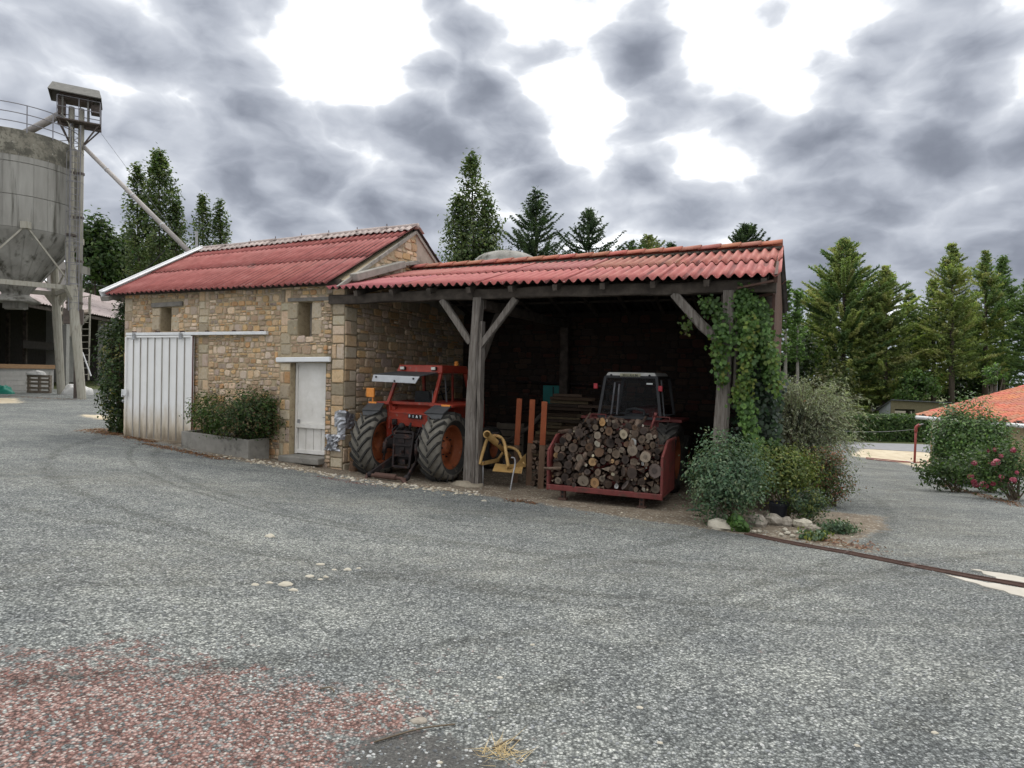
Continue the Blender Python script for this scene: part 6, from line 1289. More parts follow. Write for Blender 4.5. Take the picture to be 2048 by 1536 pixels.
# ------------------------------------------------------------------ creeper on the right post
def creeper(name, regs, label, cat, mat='leaf', seed=1, asp=.85):
    rg = random.Random(seed); e = root(name, L(-8.4, -.1, -.62), label, cat); P_ = []; N_ = []; S_ = []; C_ = []
    mb = MB()
    for (px0, py0, px1, py1, w0, w1, n, s0, s1, pal, ls) in regs:
        prev = None
        for st in range(3):
            path = []
            for j in range(7):
                k = j/6; path.append(FP(px0+(px1-px0)*k+rg.uniform(-.4, .4)*(w0+(w1-w0)*k), py0+(py1-py0)*k, (s0+s1)/2+.06))
            mb.tube(path, [.012-.0012*j for j in range(7)], 5)
        for i in range(n):
            k = rg.random(); w_ = w0+(w1-w0)*k; x = px0+(px1-px0)*k+rg.gauss(0, .42)*w_; y = py0+(py1-py0)*k+rg.gauss(0, 6)
            p = FP(x, y, rg.uniform(s0, s1)); c = pal[rg.randrange(len(pal))]*rg.uniform(.7, 1.35)
            for m in range(3):
                P_.append(p+Vector((rg.gauss(0, .05), rg.gauss(0, .04), rg.gauss(0, .05)))); N_.append((rg.gauss(0, .45)-.1, -1+rg.gauss(0, .4), .55+rg.gauss(0, .35))); S_.append(ls*rg.uniform(.65, 1.25)); C_.append(c*rg.uniform(.8, 1.2))
    V, F, T = leafgeo(np.array(P_), np.array(N_), np.array(S_), np.array(C_), asp, np.tile([0, -.25, -1.0], (len(P_), 1))+NR.normal(size=(len(P_), 3))*.35)
    mb.build('stems', 'twig', e); np_mesh('leaves', V, F, T, mat, e)
VG = .85*pal_((.055, .105, .026), (.045, .085, .024), (.075, .13, .030)); VY = .72*pal_((.10, .14, .026), (.085, .135, .028), (.14, .16, .03), (.07, .12, .028)); VD = .8*pal_((.022, .042, .018), (.030, .052, .022), (.018, .034, .018), (.036, .046, .034))
creeper('creeper', [(1410, 602, 1450, 640, 16, 20, 70, -.25, -.05, VG*.7, .08), (1432, 655, 1466, 690, 18, 20, 70, -.28, -.1, VG, .08), (1436, 680, 1446, 770, 13, 11, 90, -.28, -.14, np.concatenate([VG, VG, VY]), .08), (1486, 585, 1490, 680, 19, 22, 420, -.20, .2, VG, .075), (1500, 640, 1488, 790, 12, 11, 190, -.36, -.2, np.concatenate([VY, VG]), .08), (1500, 760, 1465, 800, 12, 9, 45, -.36, -.2, VY, .08),
    (1515, 610, 1545, 760, 15, 19, 560, -.22, .3, VG*.95, .075), (1540, 690, 1556, 790, 9, 9, 70, -.32, -.1, np.concatenate([VY, VG]), .08), (1488, 800, 1502, 860, 15, 11, 150, -.34, -.18, VG*1.2, .085), (1500, 860, 1518, 905, 10, 8, 40, -.34, -.2, VG*1.15, .08), (1378, 640, 1370, 670, 5, 5, 14, -.15, -.05, VY*.7, .07)], 'bright green creeper with yellow trailing shoots climbing the right post', 'creeper', seed=4)
creeper('ivy', [(1500, 640, 1510, 760, 32, 34, 300, .15, .55, VD, .09), (1500, 760, 1505, 920, 32, 36, 480, -.1, .4, VD, .09), (1540, 760, 1545, 920, 22, 24, 260, .0, .4, VD, .09), (1545, 880, 1535, 930, 12, 14, 40, -.15, .1, VG*.7, .09)], 'dark ivy filling the corner behind the bright creeper', 'ivy', 'leaf_gloss', seed=8)
# ------------------------------------------------------------------ bed at the right corner of the shed
BG = pal_((.050, .085, .048), (.066, .105, .060), (.085, .125, .074), (.040, .066, .040), (.10, .13, .07)); YG = pal_((.095, .115, .030), (.12, .135, .034), (.075, .10, .030), (.06, .08, .03)); RG = pal_((.055, .075, .028), (.075, .09, .032), (.16, .075, .045), (.045, .058, .025))
b = og(1462, 1052); bush('blue_green_bush', b, b+Vector((-.03, .1, .62)), (.52, .48, .60), 900, .056, BG, 'blue green leafy bush at the foot of the right post', sprigs=50, stems=12)
b = og(1580, 1042); b.y += .2; bush('yellow_green_bush', b, b+Vector((-.10, .05, .72)), (.56, .42, .40), 640, .054, YG, 'yellow green bush rising over the black pot', sprigs=46, stems=12, low=.2)
b = og(1610, 1046); bush('grey_green_bush', b, b+Vector((.02, .0, .26)), (.30, .25, .26), 280, .045, np.concatenate([BG*.8, YG*.8]), 'grey green foliage spilling over the stone edging beside the pot', sprigs=20, stems=8)
b = og(1665, 1012); bush('red_tinged_bush', b, b+Vector((-.12, .1, .52)), (.55, .45, .50), 900, .05, RG, 'low green bush with red tinged leaves in front of the grey broom', sprigs=14, stems=10)
# grey broom: fountains of thin arching stems
e = root('broom_bush', og(1618, 990), 'large grey green bush of arching wispy stems beside the shed wall', 'bush'); b = og(1612, 990); b.y += .6; mb = MB(); P_ = []; D_ = []; C_ = []; S_ = []; rg = random.Random(17)
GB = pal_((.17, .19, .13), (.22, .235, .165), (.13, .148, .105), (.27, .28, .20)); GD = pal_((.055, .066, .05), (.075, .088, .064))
for i in range(1500):
    a = rg.uniform(0, 2*math.pi); out_ = rg.uniform(.35, 1.36)*(1.12 if math.cos(a) > 0 else .82); hh = rg.uniform(1.2, 2.6)*(1-.20*max(0, out_-.8)); droop = rg.uniform(.1, .9)*out_; inner = rg.random() < .32
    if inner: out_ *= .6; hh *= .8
    d = Vector((math.cos(a), math.sin(a)*.75, 0)); s0 = b+d*rg.uniform(0, .25); path = []
    for j in range(9):
        k = j/8; path.append(s0+d*out_*k**1.25+Vector((.10*k, 0, hh*math.sin(k*math.pi/2*1.08)**.8*(1.0)-droop*max(0, k-.5)**2*2.4)))
    if i % 2 == 0: mb.tube(path, [.007-.0006*j for j in range(9)], 4, cap=False)
    for j in range(3, 9):
        for m in range(4):
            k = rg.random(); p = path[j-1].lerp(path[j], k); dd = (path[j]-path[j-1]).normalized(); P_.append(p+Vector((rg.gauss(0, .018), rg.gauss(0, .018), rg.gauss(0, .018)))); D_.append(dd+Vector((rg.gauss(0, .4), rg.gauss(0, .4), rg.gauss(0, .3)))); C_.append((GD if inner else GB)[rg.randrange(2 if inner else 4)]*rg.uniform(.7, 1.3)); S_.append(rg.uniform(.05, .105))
mb.build('stems', 'twig', e); n = len(P_); V, F, T = leafgeo(np.array(P_), NR.normal(size=(n, 3))+np.array([0, -.2, .6]), np.array(S_), np.array(C_), .24, np.array(D_), .03); np_mesh('sprays', V, F, T, 'leaf', e)
# pots, edging stones and low plants
b = og(1556, 1040); e = root('black_pot', b, 'black plant pot half hidden under the yellow green bush', 'pot'); mb = MB(); mb.lathe([(.0, 0), (.11, 0), (.145, .24), (.16, .24), (.16, .28), (.14, .28), (.13, .2), (.0, .2)], b, 22); mb.build('pot', 'pot_black', e, smooth=False)
b = og(1612, 1030); b.y += .25; e = root('grey_tub', b, 'round grey stone tub behind the spilling grey green foliage', 'pot'); mb = MB(); mb.lathe([(.0, 0), (.17, 0), (.235, .28), (.26, .29), (.26, .33), (.235, .33), (.21, .25), (.0, .25)], b, 26); mb.build('tub', 'concrete', e, smooth=False)
ST = [(1448, 1058, .26, .75, .42, 'limestone', 'long flat pale stone at the left end of the bed edging'), (1436, 1040, .15, .9, .75, 'rock', 'square brown block behind the flat pale edging stone'), (1515, 1052, .17, .9, .85, 'rock', 'upright grey brown rock at the left of the edging row'), (1546, 1050, .16, .9, .8, 'rock', 'rounded rock directly below the black pot'), (1572, 1052, .13, .9, .8, 'rock', 'rock between the pot and the pale cluster'), (1606, 1056, .17, 1, .7, 'limestone', 'broad pale rock at the right end of the edging row'), (1626, 1064, .12, 1, .6, 'rock', 'low sloping rock right of the broad pale rock')]
def rockmesh(name, c, r, sy, sz, mat, seed):
    rg = random.Random(seed); mb = MB(); mb.ball(c, r, 12, sq=(1, sy, sz), jit=.10, rg=rg)
    mb.v = [tuple(Vector(v)+(Vector(v)-Vector(c)).normalized()*r*.3*mnoise.noise(((Vector(v)-Vector(c))/r*1.1+Vector((seed*3.1, 0, 0))))) for v in mb.v]; return mb.build(name, mat, None, smooth=False, bevel=.004)
for i, (px, py, r, sy, sz, mt, lab) in enumerate(ST): c = og(px, py); c.z += r*sz*.35; tag(rockmesh('edging_stone', c, r*.85, sy, sz, mt, i+2), lab, 'stone', 'stones edging the bed')
for i, (px, py) in enumerate(((1508, 1066), (1518, 1066), (1562, 1072), (1575, 1070), (1585, 1075), (1596, 1069), (1612, 1076), (1632, 1072), (1655, 1052), (1570, 1064))): c = og(px, py); c.z += .02; tag(rockmesh('white_stone', c, RNG.uniform(.03, .048), .9, .7, 'limestone', i+30), 'fist sized white pebble in front of the bed edging', 'stone', 'white pebbles along the bed edging')
b = og(1478, 1062); bush('trailing_vine', b, b+Vector((0, 0, .10)), (.13, .12, .14), 60, .085, VG, 'bright green vine trailing down beside the flat edging stone', stems=5, asp=.7)
b = og(1672, 1066); bush('silver_plant', b, b+Vector((0, 0, .05)), (.34, .22, .09), 120, .05, BG*.8, 'low silvery plant sprawling at the right end of the bed', stems=6, low=0)
b = og(1635, 1080); bush('low_plant', b, b+Vector((0, 0, .05)), (.22, .14, .08), 60, .06, np.concatenate([BG, YG]), 'small low green plant in front of the white pebbles', stems=4, low=0)
b = og(1412, 1032); e = root('broad_leaf_plant', b, 'plant with broad blue green blades left of the edging stones', 'plant')
for a, l in ((2.9, .34), (2.3, .30), (3.5, .26), (1.6, .25)):
    mb = MB(); d = Vector((math.cos(a), -abs(math.sin(a))*.3, 0)); x = Vector((-d.y, d.x, 0)); pr = [(0, .02), (.3, .05), (.6, .055), (.85, .035), (1, .002)]; vs = []
    for k, w_ in pr: c = b+d*l*k+Vector((0, 0, .02+.26*k-.20*k*k)); vs += [c-x*w_, c+Vector((0, 0, -.012)), c+x*w_]
    mb.add(vs, [(i*3+j, i*3+j+1, (i+1)*3+j+1, (i+1)*3+j) for i in range(4) for j in (0, 1)], 0, (.08, .15, .115)); mb.build('blade', 'leaf', e, smooth=True)
b = og(1404, 1006); e = root('red_cone', b, 'small faded red cloth hanging low beside the blue green bush', 'cloth'); mb = MB(); mb.add([b+Vector((-.05, 0, .02)), b+Vector((.06, .02, .0)), b+Vector((.08, .05, .18)), b+Vector((.01, .05, .20)), b+Vector((0, -.04, .1))], [(0, 1, 4), (1, 2, 4), (2, 3, 4), (3, 0, 4)]); mb.build('cloth', 'faded_red', e, solid=.01)
# pale limestone lumps scattered on the yard
LS = [(540, 1075, .085, 'largest limestone lump, alone on the open gravel'), (640, 1131, .06, 'limestone lump at the back of the scattered group'), (668, 1140, .035, None), (695, 1140, .06, 'flat limestone piece at the right of the scattered group'), (717, 1138, .035, None), (620, 1155, .055, 'limestone lump in the middle of the scattered group'), (651, 1156, .04, None), (640, 1162, .035, None), (510, 1172, .05, 'limestone lump at the left end of the scattered group'), (538, 1168, .045, None), (570, 1170, .085, 'broad limestone slab in the nearest row of the scattered group'), (586, 1181, .055, 'limestone lump in front of the broad slab'), (968, 1002, .07, 'white stone just in front of the middle post'), (1065, 1290, .025, None), (1000, 1357, .03, None), (1870, 1470, .028, None), (1320, 1495, .022, None), (1715, 1495, .022, None), (838, 1443, .06, 'long brown stone at the edge of the red gravel'), (880, 1530, .02, None), (1280, 1420, .03, None)]
for i, (px, py, r, lab) in enumerate(LS):
    c = og(px, py); c.z += r*.02; o = rockmesh('limestone_lump', c, r*.72, .72, .32, 'rock' if 'brown' in (lab or '') else 'limestone', i+60); tag(o, lab or 'small pale limestone chip lying on the gravel', 'stone', None if lab else 'small limestone chips on the yard')
b = og(1005, 1508); e = root('dry_grass_tuft', b, 'dry straw coloured grass tuft at the edge of the asphalt patch', 'grass tuft'); P_ = []; mb = MB()
for i in range(90):
    a = RNG.uniform(0, 6.28); d = Vector((math.cos(a), math.sin(a), RNG.uniform(.12, .6))).normalized(); s0 = b+Vector((RNG.gauss(0, .05), RNG.gauss(0, .04), 0)); l = RNG.uniform(.05, .15); x = Vector((-d.y, d.x, 0)).normalized()*.0025; mb.add([s0-x, s0+x, s0+d*l+Vector((0, 0, -.01))], [(0, 1, 2)], 0, tuple([RNG.uniform(.6, 1.15)]*3))
mb.build('blades', 'dry_grass', e)
for i, (a, b_2) in enumerate((((748, 1490), (910, 1455)), ((1040, 1490), (985, 1502)), ((640, 1385), (668, 1389)))):
    p0, p1 = og(*a), og(*b_2); mb = MB(); m_ = p0.lerp(p1, .5)+Vector((.01, .03, .012)); mb.tube(bez([p0+Vector((0, 0, .008)), m_, p1+Vector((0, 0, .01))], 4), .0045, 5); tag(mb.build('twig', 'twig', smooth=True), ('long thin twig lying across the red gravel', 'short straw beside the dry grass tuft', 'tiny twig on the border of red and grey gravel')[i], 'twig')
# ------------------------------------------------------------------ grain silo
SX, SY = -23.72, 31.0; silo = root('grain_silo', (SX, SY, gzz(SX, SY)), 'weathered concrete grain silo on leaning legs with a railed top', 'silo'); SZ0 = gzz(SX, SY)
cs_ = Vector((SX, SY, 0)); mb = MB(); nS = 28
for k in range(3):                                      # three rings of staves
    z0, z1 = 7.72+k*1.447, 7.72+(k+1)*1.447-.012; mb.lathe([(2.50, z0), (2.52, z0+.02), (2.52, z1-.02), (2.50, z1)], cs_, 64)
mb.build('tank', 'silo_concrete', silo, smooth=False); mb = MB(); mb.lathe([(2.526, 10.9), (2.532, 11.0), (2.535, 12.04), (2.45, 12.08), (.3, 12.55), (.01, 12.6)], cs_, 64); mb.build('tank_top', 'silo_lichen', silo, smooth=True)
mb = MB()
for k in range(nS): a = 2*math.pi*k/nS; mb.bar(cs_+Vector((math.cos(a)*2.522, math.sin(a)*2.522, 7.73)), cs_+Vector((math.cos(a)*2.522, math.sin(a)*2.522, 11.0)), .012, .03, up=Vector((math.cos(a), math.sin(a), 0)))
mb.build('stave_joint', 'silo_concrete', silo)
mb = MB(); mb.lathe([(2.52, 7.72), (2.48, 7.6), (.55, 5.0), (.5, 4.75)], cs_, 48); mb.build('hopper', 'silo_concrete', silo, smooth=True)
mb = MB()
for k in range(24): a = 2*math.pi*k/24; u = Vector((math.cos(a), math.sin(a), 0)); mb.bar(cs_+u*2.49+Vector((0, 0, 7.6)), cs_+u*.58+Vector((0, 0, 5.03)), .02, .02)
mb.build('hopper_joint', 'silo_concrete', silo)
mb = MB(); mb.lathe([(.5, 4.95), (.62, 4.85), (1.0, 4.62), (1.0, 4.56), (.5, 4.56)], cs_, 32); mb.box(cs_+Vector((0, 0, 4.42)), (.7, .7, .32)); mb.box(cs_+Vector((0, 0, 4.25)), (.9, .2, .06)); mb.build('outlet', 'silo_concrete', silo)
LEG = []
for k in range(4):
    a = math.pi/2*k; u = Vector((math.cos(a), math.sin(a), 0)); f = cs_+u*3.22; f.z = gzz(f.x, f.y)-.1; t = cs_+u*2.42; t.z = 8.25; LEG.append((f, t)); mb = MB(); mb.tube([f, f.lerp(t, .5), t], [.18, .20, .17], 10); mb.build('leg', 'pale_post', silo, smooth=False)
    mb = MB(); mb.box(t+Vector((0, 0, -.45))+u*.10, (.5, .5, .10), ax=(u, Vector((-u.y, u.x, 0)), Zv)); mb.build('leg_collar', 'old_steel', silo)
for k in range(4):
    (f0, t0), (f1, t1) = LEG[k], LEG[(k+1) % 4]; q = lambda f, t, z: f.lerp(t, (z-f.z)/(t.z-f.z)); mb = MB(); mb.bar(q(f0, t0, 5.3), q(f1, t1, 5.3), .14, .22); mb.build('ring_beam', 'pale_post', silo)
    a = math.pi/2*k+math.pi/4; node = cs_+Vector((math.cos(a)*2.55, math.sin(a)*2.55, 7.85)); mb = MB(); mb.bar(node, q(f0, t0, 5.4), .05, .07); mb.bar(node, q(f1, t1, 5.4), .05, .07); mb.box(node, (.3, .3, .3)); mb.build('brace', 'pale_post', silo)
    mb = MB(); m_ = q(f0, t0, 5.3); u = Vector((math.cos(math.pi/2*k), math.sin(math.pi/2*k), 0)); w_ = Vector((-u.y, u.x, 0)); mb.add([m_+w_*.7+Zv*.05, m_-w_*.7+Zv*.05, m_-w_*.1-Zv*.7, m_+w_*.1-Zv*.7]+[v+u*.16 for v in (m_+w_*.7+Zv*.05, m_-w_*.7+Zv*.05, m_-w_*.1-Zv*.7, m_+w_*.1-Zv*.7)], [(0, 1, 2, 3), (7, 6, 5, 4), (0, 4, 5, 1), (1, 5, 6, 2), (2, 6, 7, 3), (3, 7, 4, 0)]); mb.build('gusset', 'pale_post', silo)
mb = MB()
for z in (12.35, 12.75, 13.15): mb.tube([cs_+Vector((math.cos(a)*2.6, math.sin(a)*2.6, z)) for a in [2*math.pi*j/48 for j in range(49)]], .022, 5)
for k in range(16): a = 2*math.pi*k/16; mb.tube([cs_+Vector((math.cos(a)*2.6, math.sin(a)*2.6, z)) for z in (11.95, 13.15)], .025, 5)
mb.build('railing', 'rail_metal', silo)
# ------------------------------------------------------------------ bucket elevator tower
ex = P(148, 560, 31.2); EX = Vector((ex.x, 31.2, 0)); d1 = Vector((.86, .51, 0)); d2 = Vector((-.51, .86, 0)); el = root('bucket_elevator', EX+Zv*gzz(EX.x, 31.2), 'twin tube bucket elevator with caged ladder, platform and small gable roof on top', 'elevator'); g0 = gzz(EX.x, 31.2)
for k, o in enumerate((-.17, .22)):
    mb = MB(); mb.tube([EX+d1*o+Zv*4.0, EX+d1*o+Zv*13.9], .125, 10); mb.build('tube', 'pale_post', el, smooth=True)
    mb = MB(); [mb.lathe([(.12, -.05), (.165, -.05), (.165, .05), (.12, .05)], EX+d1*o+Zv*z, 12) for z in (4.6, 6.6, 8.7, 10.8)]; build_each(mb, 'clamp', 'old_steel', el)
mb = MB(); lx = EX-d2*.42+d1*.02
for s in (-.2, .2): mb.tube([lx+d1*s+Zv*4.2, lx+d1*s+Zv*13.0], .022, 5)
for i in range(29): mb.tube([lx-d1*.2+Zv*(4.3+i*.3), lx+d1*.2+Zv*(4.3+i*.3)], .014, 5)
mb.build('ladder', 'rail_metal', el); mb = MB()
for z in (5.4, 6.4, 7.4, 8.8, 10.2, 11.6): mb.tube([lx+d1*.34*math.cos(a)-d2*.62*math.sin(a)+Zv*z for a in [math.pi*j/8 for j in range(9)]], .014, 5)
for a in (.3, 1.2, 1.95, 2.8): mb.tube([lx+d1*.34*math.cos(a)-d2*.62*math.sin(a)+Zv*z for z in (5.4, 11.6)], .011, 4)
mb.build('ladder_cage', 'rail_metal', el)
zp = P(152, 248, 31.2).z; mb = MB(); mb.box(EX+Zv*zp+d1*.15, (1.75, 1.15, .06), ax=(d1, d2, Zv)); mb.box(EX+Zv*(zp-.1)+d1*.15, (1.75, .08, .12), ax=(d1, d2, Zv)); mb.build('platform', 'old_steel', el); mb = MB(); mb.box(EX+Zv*3.95, (.8, .55, .7), ax=(d1, d2, Zv)); mb.bar(EX+Zv*(g0-.1)+d1*.1, EX+Zv*3.7+d1*.1, .14, .14, up=d1); mb.build('boot', 'old_steel', el)
mb = MB()
for sx in (-.7, .15, 1.0):
    for sy in (-.56, .56): mb.tube([EX+d1*sx+d2*sy+Zv*zp, EX+d1*sx+d2*sy+Zv*(zp+1.05)], .022, 5)
for z in (.55, 1.05):
    c_ = [EX+d1*x+d2*y+Zv*(zp+z) for x, y in ((-.7, -.56), (1.0, -.56), (1.0, .56), (-.7, .56), (-.7, -.56))]; mb.tube(c_, .02, 5)
mb.build('platform_railing', 'rail_metal', el); mb = MB()
for x, y in ((.95, -.5), (.95, .5), (-.65, -.5), (-.65, .5)): mb.bar(EX+d1*x+d2*y+Zv*zp, EX+d1*(.22 if x > 0 else -.17)+Zv*(zp-1.1), .04, .06)
build_each(mb, 'platform_strut', 'old_steel', el)
zr = P(152, 199, 31.2).z; mb = MB(); rw, rl2, rh = .80, 1.04, .62; mb.add([EX+d1*x+d2*y+Zv*(zr+z) for x, y, z in ((-rl2, -rw, 0), (rl2, -rw, 0), (rl2-.12, 0, rh), (-rl2+.12, 0, rh), (-rl2, rw, 0), (rl2, rw, 0))], [(0, 1, 2, 3), (3, 2, 5, 4), (0, 3, 4), (1, 5, 2)]); mb.build('roof', 'hood_metal', el, solid=.05)
mb = MB(); mb.box(EX+Zv*(zr-.02)+d1*.02, (1.35, .75, .3), ax=(d1, d2, Zv)); mb.box(EX+d1*.78+Zv*(zr-.35), (.35, .5, .4), ax=(d1, d2, Zv)); mb.box(EX-d1*.55+Zv*(zr-.5), (.3, .4, .7), ax=(d1, d2, Zv)); build_each(mb, 'head_box', 'old_steel', el)
for x, y in ((-.5, -.42), (.5, -.42), (-.5, .42), (.5, .42)): mb = MB(); mb.bar(EX+d1*x+d2*y+Zv*zp, EX+d1*x+d2*y+Zv*zr, .07, .07, up=d1); mb.build('roof_post', 'hood_metal', el)
mb = MB(); mb.tube([EX-d1*.5+Zv*(zr-.75), cs_+Vector((.55, -.3, 12.45))], .16, 12); mb.build('spout', 'pipe_metal', el, smooth=True)
mb = MB(); mb.tube(bez([EX-d1*.55-d2*.3+Zv*(zp+.3), EX-d1*.2-d2*.4+Zv*(zp-.3), EX-d1*.1-d2*.35+Zv*(zp-1.3), EX-d1*.1-d2*.3+Zv*3], 5), .03, 6); mb.build('conduit', 'pale_post', el)
a = EX+d1*.30+Zv*P(168, 290, 31.2).z; b = P(392, 517, 25.0); gp = root('grain_pipe', (b.x, b.y, b.z), 'long round grain pipe slanting from the elevator down behind the barn roof', 'pipe'); mb = MB(); mb.tube([a, b], .095, 12); mb.build('tube', 'pipe_metal', gp, smooth=True); mb = MB(); dd = (b-a).normalized()
for k in (.25, .5, .75): c = a.lerp(b, k); mb.tube([c-dd*.06, c+dd*.06], .108, 12)
build_each(mb, 'joint', 'galv', gp); mb = MB(); mb.tube([EX+d1*1.0+Zv*(zp-.2), b+Vector((-1, 0, 1.2))], .009, 4); mb.tube([b.lerp(a, .07), P(395, 478, 25)], .012, 4); build_each(mb, 'stay_wire', 'cable', gp)
e = root('vent_post', P(394, 560, 25), 'thin grey post standing up behind the barn ridge', 'post'); mb = MB(); mb.tube([P(394, 600, 25), P(393, 463, 25)], .05, 8); mb.build('pole', 'galv', e); mb = MB(); mb.tube([P(393, 478, 25), P(390, 463, 25)], .025, 6); mb.build('cap', 'galv', e)
mb = MB(); pa, pb2 = P(160, 555, 33), P(330, 500, 27)
mb.tube([pa.lerp(pb2, k/12)-Vector((0, 0, .9*4*(k/12)*(1-k/12))) for k in range(13)], .018, 5); tag(mb.build('power_cable', 'cable'), 'thin dark cable sagging from the hut tower to the barn', 'cable')
# ------------------------------------------------------------------ far barn under the silo
FB0 = Vector((-27.2, 33.6, 0)); fd = Vector((-.196, .98, 0)); fn = Vector((.98, .196, 0)); fb = root('far_barn', FB0+fd*10, 'long open sided barn with pale fibre roof and low block wall behind the silo', 'barn')
def FL(u, n, z): return FB0+fd*u+fn*n+Zv*z
mb = MB(); corr(mb, FL(-12, .5, 5.15), FL(36, .5, 5.15), FL(-12, -6, 8.1), FL(36, -6, 8.1), 130, [(0, .34), (.33, .67), (.66, 1)], .05, spw=3, lift=.05, tintf=lambda a, b: tuple([RNG.uniform(.85, 1.1)]*3)); mb.build('roof', 'fibre_roof', fb, solid=.02)
mb = MB(); mb.hexa([FL(-12, -5.7, -.5), FL(36, -5.7, -.5), FL(36, -5.9, -.5), FL(-12, -5.9, -.5), FL(-12, -5.7, 7.9), FL(36, -5.7, 7.9), FL(36, -5.9, 7.9), FL(-12, -5.9, 7.9)]); mb.hexa([FL(35.7, -5.7, -.5), FL(35.7, 0, -.5), FL(35.9, 0, -.5), FL(35.9, -5.7, -.5), FL(35.7, -5.7, 7.8), FL(35.7, 0, 5.2), FL(35.9, 0, 5.2), FL(35.9, -5.7, 7.8)]); mb.build('rear_wall', 'far_gloom', fb)
mb = MB(); mb.box(FL(12, .3, 4.98), (47, .12, .2), ax=(fd, fn, Zv)); mb.build('eave_beam', 'dark_timber', fb)
mb = MB(); mb.box(FL(-1.0, 0, .62), (15.6, .25, 1.5), ax=(fd, fn, Zv))
for k in range(5):
    mb.box(FL(-1.0, .13, .02+k*.27), (15.5, .03, .255), ax=(fd, fn, Zv), tint=tuple([RNG.uniform(.85, 1.1)]*3))
mb.build('block_wall', 'block_wall', fb); mb = MB(); mb.box(FL(-1.0, .04, 1.50), (15.6, .32, .24), ax=(fd, fn, Zv)); mb.build('wall_plank', 'plank_brown', fb)
for u in (8.6, 14.5, 20.5, 27, 34, -2.5):
    mb = MB(); mb.box(FL(u, -.1, 2.4), (.45, .45, 5.2), ax=(fd, fn, Zv)); mb.build('pillar', 'block_wall', fb)
for u, n in ((0, -4), (3, -5), (6.5, -4), (10, -3), (12, -5)): mb = MB(); mb.box(FL(u, n, 2.6), (.2, .2, 5), ax=(fd, fn, Zv)); mb.build('inner_post', 'dark_timber', fb)
mb = MB(); mb.box(FL(11, -2.2, 2.9), (6, .1, .5), ax=(fd, fn, Zv)); mb.box(FL(10.5, -3, .8), (2.2, .6, 1.7), ax=(fd, fn, Zv)); mb.build('partition', 'far_gloom', fb)
# things in front of it
b = og(77, 789); b.y = 35.3; b = Vector((P(77, 789, 35).x, 35, gzz(P(77, 789, 35).x, 35))); e = root('wooden_pallet', b, 'brown wooden pallet standing on edge against the block wall', 'pallet'); px_ = fd*-1
pw, ph_ = 1.35, .95; hx = Vector((.97, -.1, 0)).normalized(); hn = Vector((hx.y, -hx.x, 0))
for z in (.06, .26, .50, .70, .90): mb = MB(); mb.box(b+hn*.02+Zv*z, (pw, .03, .13), ax=(hx, hn, Zv)); mb.build('slat', 'pallet_wood', e)
for x in (-.62, 0, .62): mb = MB(); mb.box(b+hx*x-hn*.06+Zv*.48, (.1, .12, .96), ax=(hx, hn, Zv)); mb.build('bearer', 'pallet_wood', e)
def sack(name, c, sx, sy, sz, mat, label, cat, seed):
    mb = MB(); n = 22; vs = []
    for i in range(n+1):
        for j in range(n//2+1):
            a, t = 2*math.pi*i/n, math.pi/2*j/(n//2); p = Vector((math.cos(a)*math.cos(t)*sx, math.sin(a)*math.cos(t)*sy, math.sin(t)*sz)); p *= 1+.35*mnoise.noise((p.x*3/sx, p.y*3/sy, seed)); vs.append(Vector(c)+p)
    m = n//2+1; mb.add(vs, [(i*m+j, (i+1)*m+j, (i+1)*m+j+1, i*m+j+1) for i in range(n) for j in range(n//2)]); return tag(mb.build(name, mat, None, smooth=True), label, cat)
sack('white_sack', b+Zv*.97+hx*-.15, .55, .25, .22, 'white_sack', 'crumpled white sack lying on top of the wooden pallet', 'sack', 3.3)
c = Vector((P(150, 790, 34.5).x, 34.5, 0)); c.z = gzz(c.x, c.y)-.02; sack('plastic_sheet', c, .8, .5, .55, 'white_sack', 'crumpled pale plastic sheet on the ground beside the silo leg', 'sheet', 7.7)
c = Vector((P(4, 785, 33.5).x, 33.5, 0)); c.z = gzz(c.x, c.y)-.02; sack('green_tarp', c, .55, .45, .42, 'green_tarp', 'small heap of bright green tarpaulin before the block wall', 'tarpaulin', 1.4)
# access platform with ladder beside the silo legs
q = lambda px, py, Y=35.5: P(px, py, Y); e = root('access_platform', Vector((q(165, 720).x, 35.5, gzz(q(165, 720).x, 35.5))), 'wooden landing with railing and ladder between the silo legs and the barn', 'platform')
mb = MB(); mb.hexa([q(108, 634), q(181, 628), q(183, 622, 37), q(112, 628, 37), q(108, 630), q(181, 624), q(183, 618, 37), q(112, 624, 37)]); mb.build('deck', 'pallet_wood', e)
mb = MB(); [mb.bar(q(x, 628), q(x, 598-.02*x), .05, .05, up=Xv) for x in (112, 126, 162, 178)]; mb.bar(q(108, 600), q(182, 592), .05, .05); mb.build('handrail', 'pale_post', e)
mb = MB(); mb.bar(q(109, 662), q(138, 634), .12, .12); mb.bar(q(156, 656), q(178, 632), .12, .12); mb.build('brace', 'pale_post', e)
mb = MB(); [mb.bar(q(x0, 588), q(x1, 760), .05, .06, up=Xv) for x0, x1 in ((164, 160), (181, 177))]
for i in range(10): y = 632+i*13; k = (y-588)/172; mb.bar(q(164-4*k, y), q(181-4*k, y), .04, .04)
mb.build('ladder', 'pale_post', e)
mb = MB(); mb.bar(q(165, 705, 33.5), q(182, 752, 33.5), .05, .05); tag(mb.build('white_pole', 'rail_white'), 'short white pole leaning against the front silo leg', 'pole')
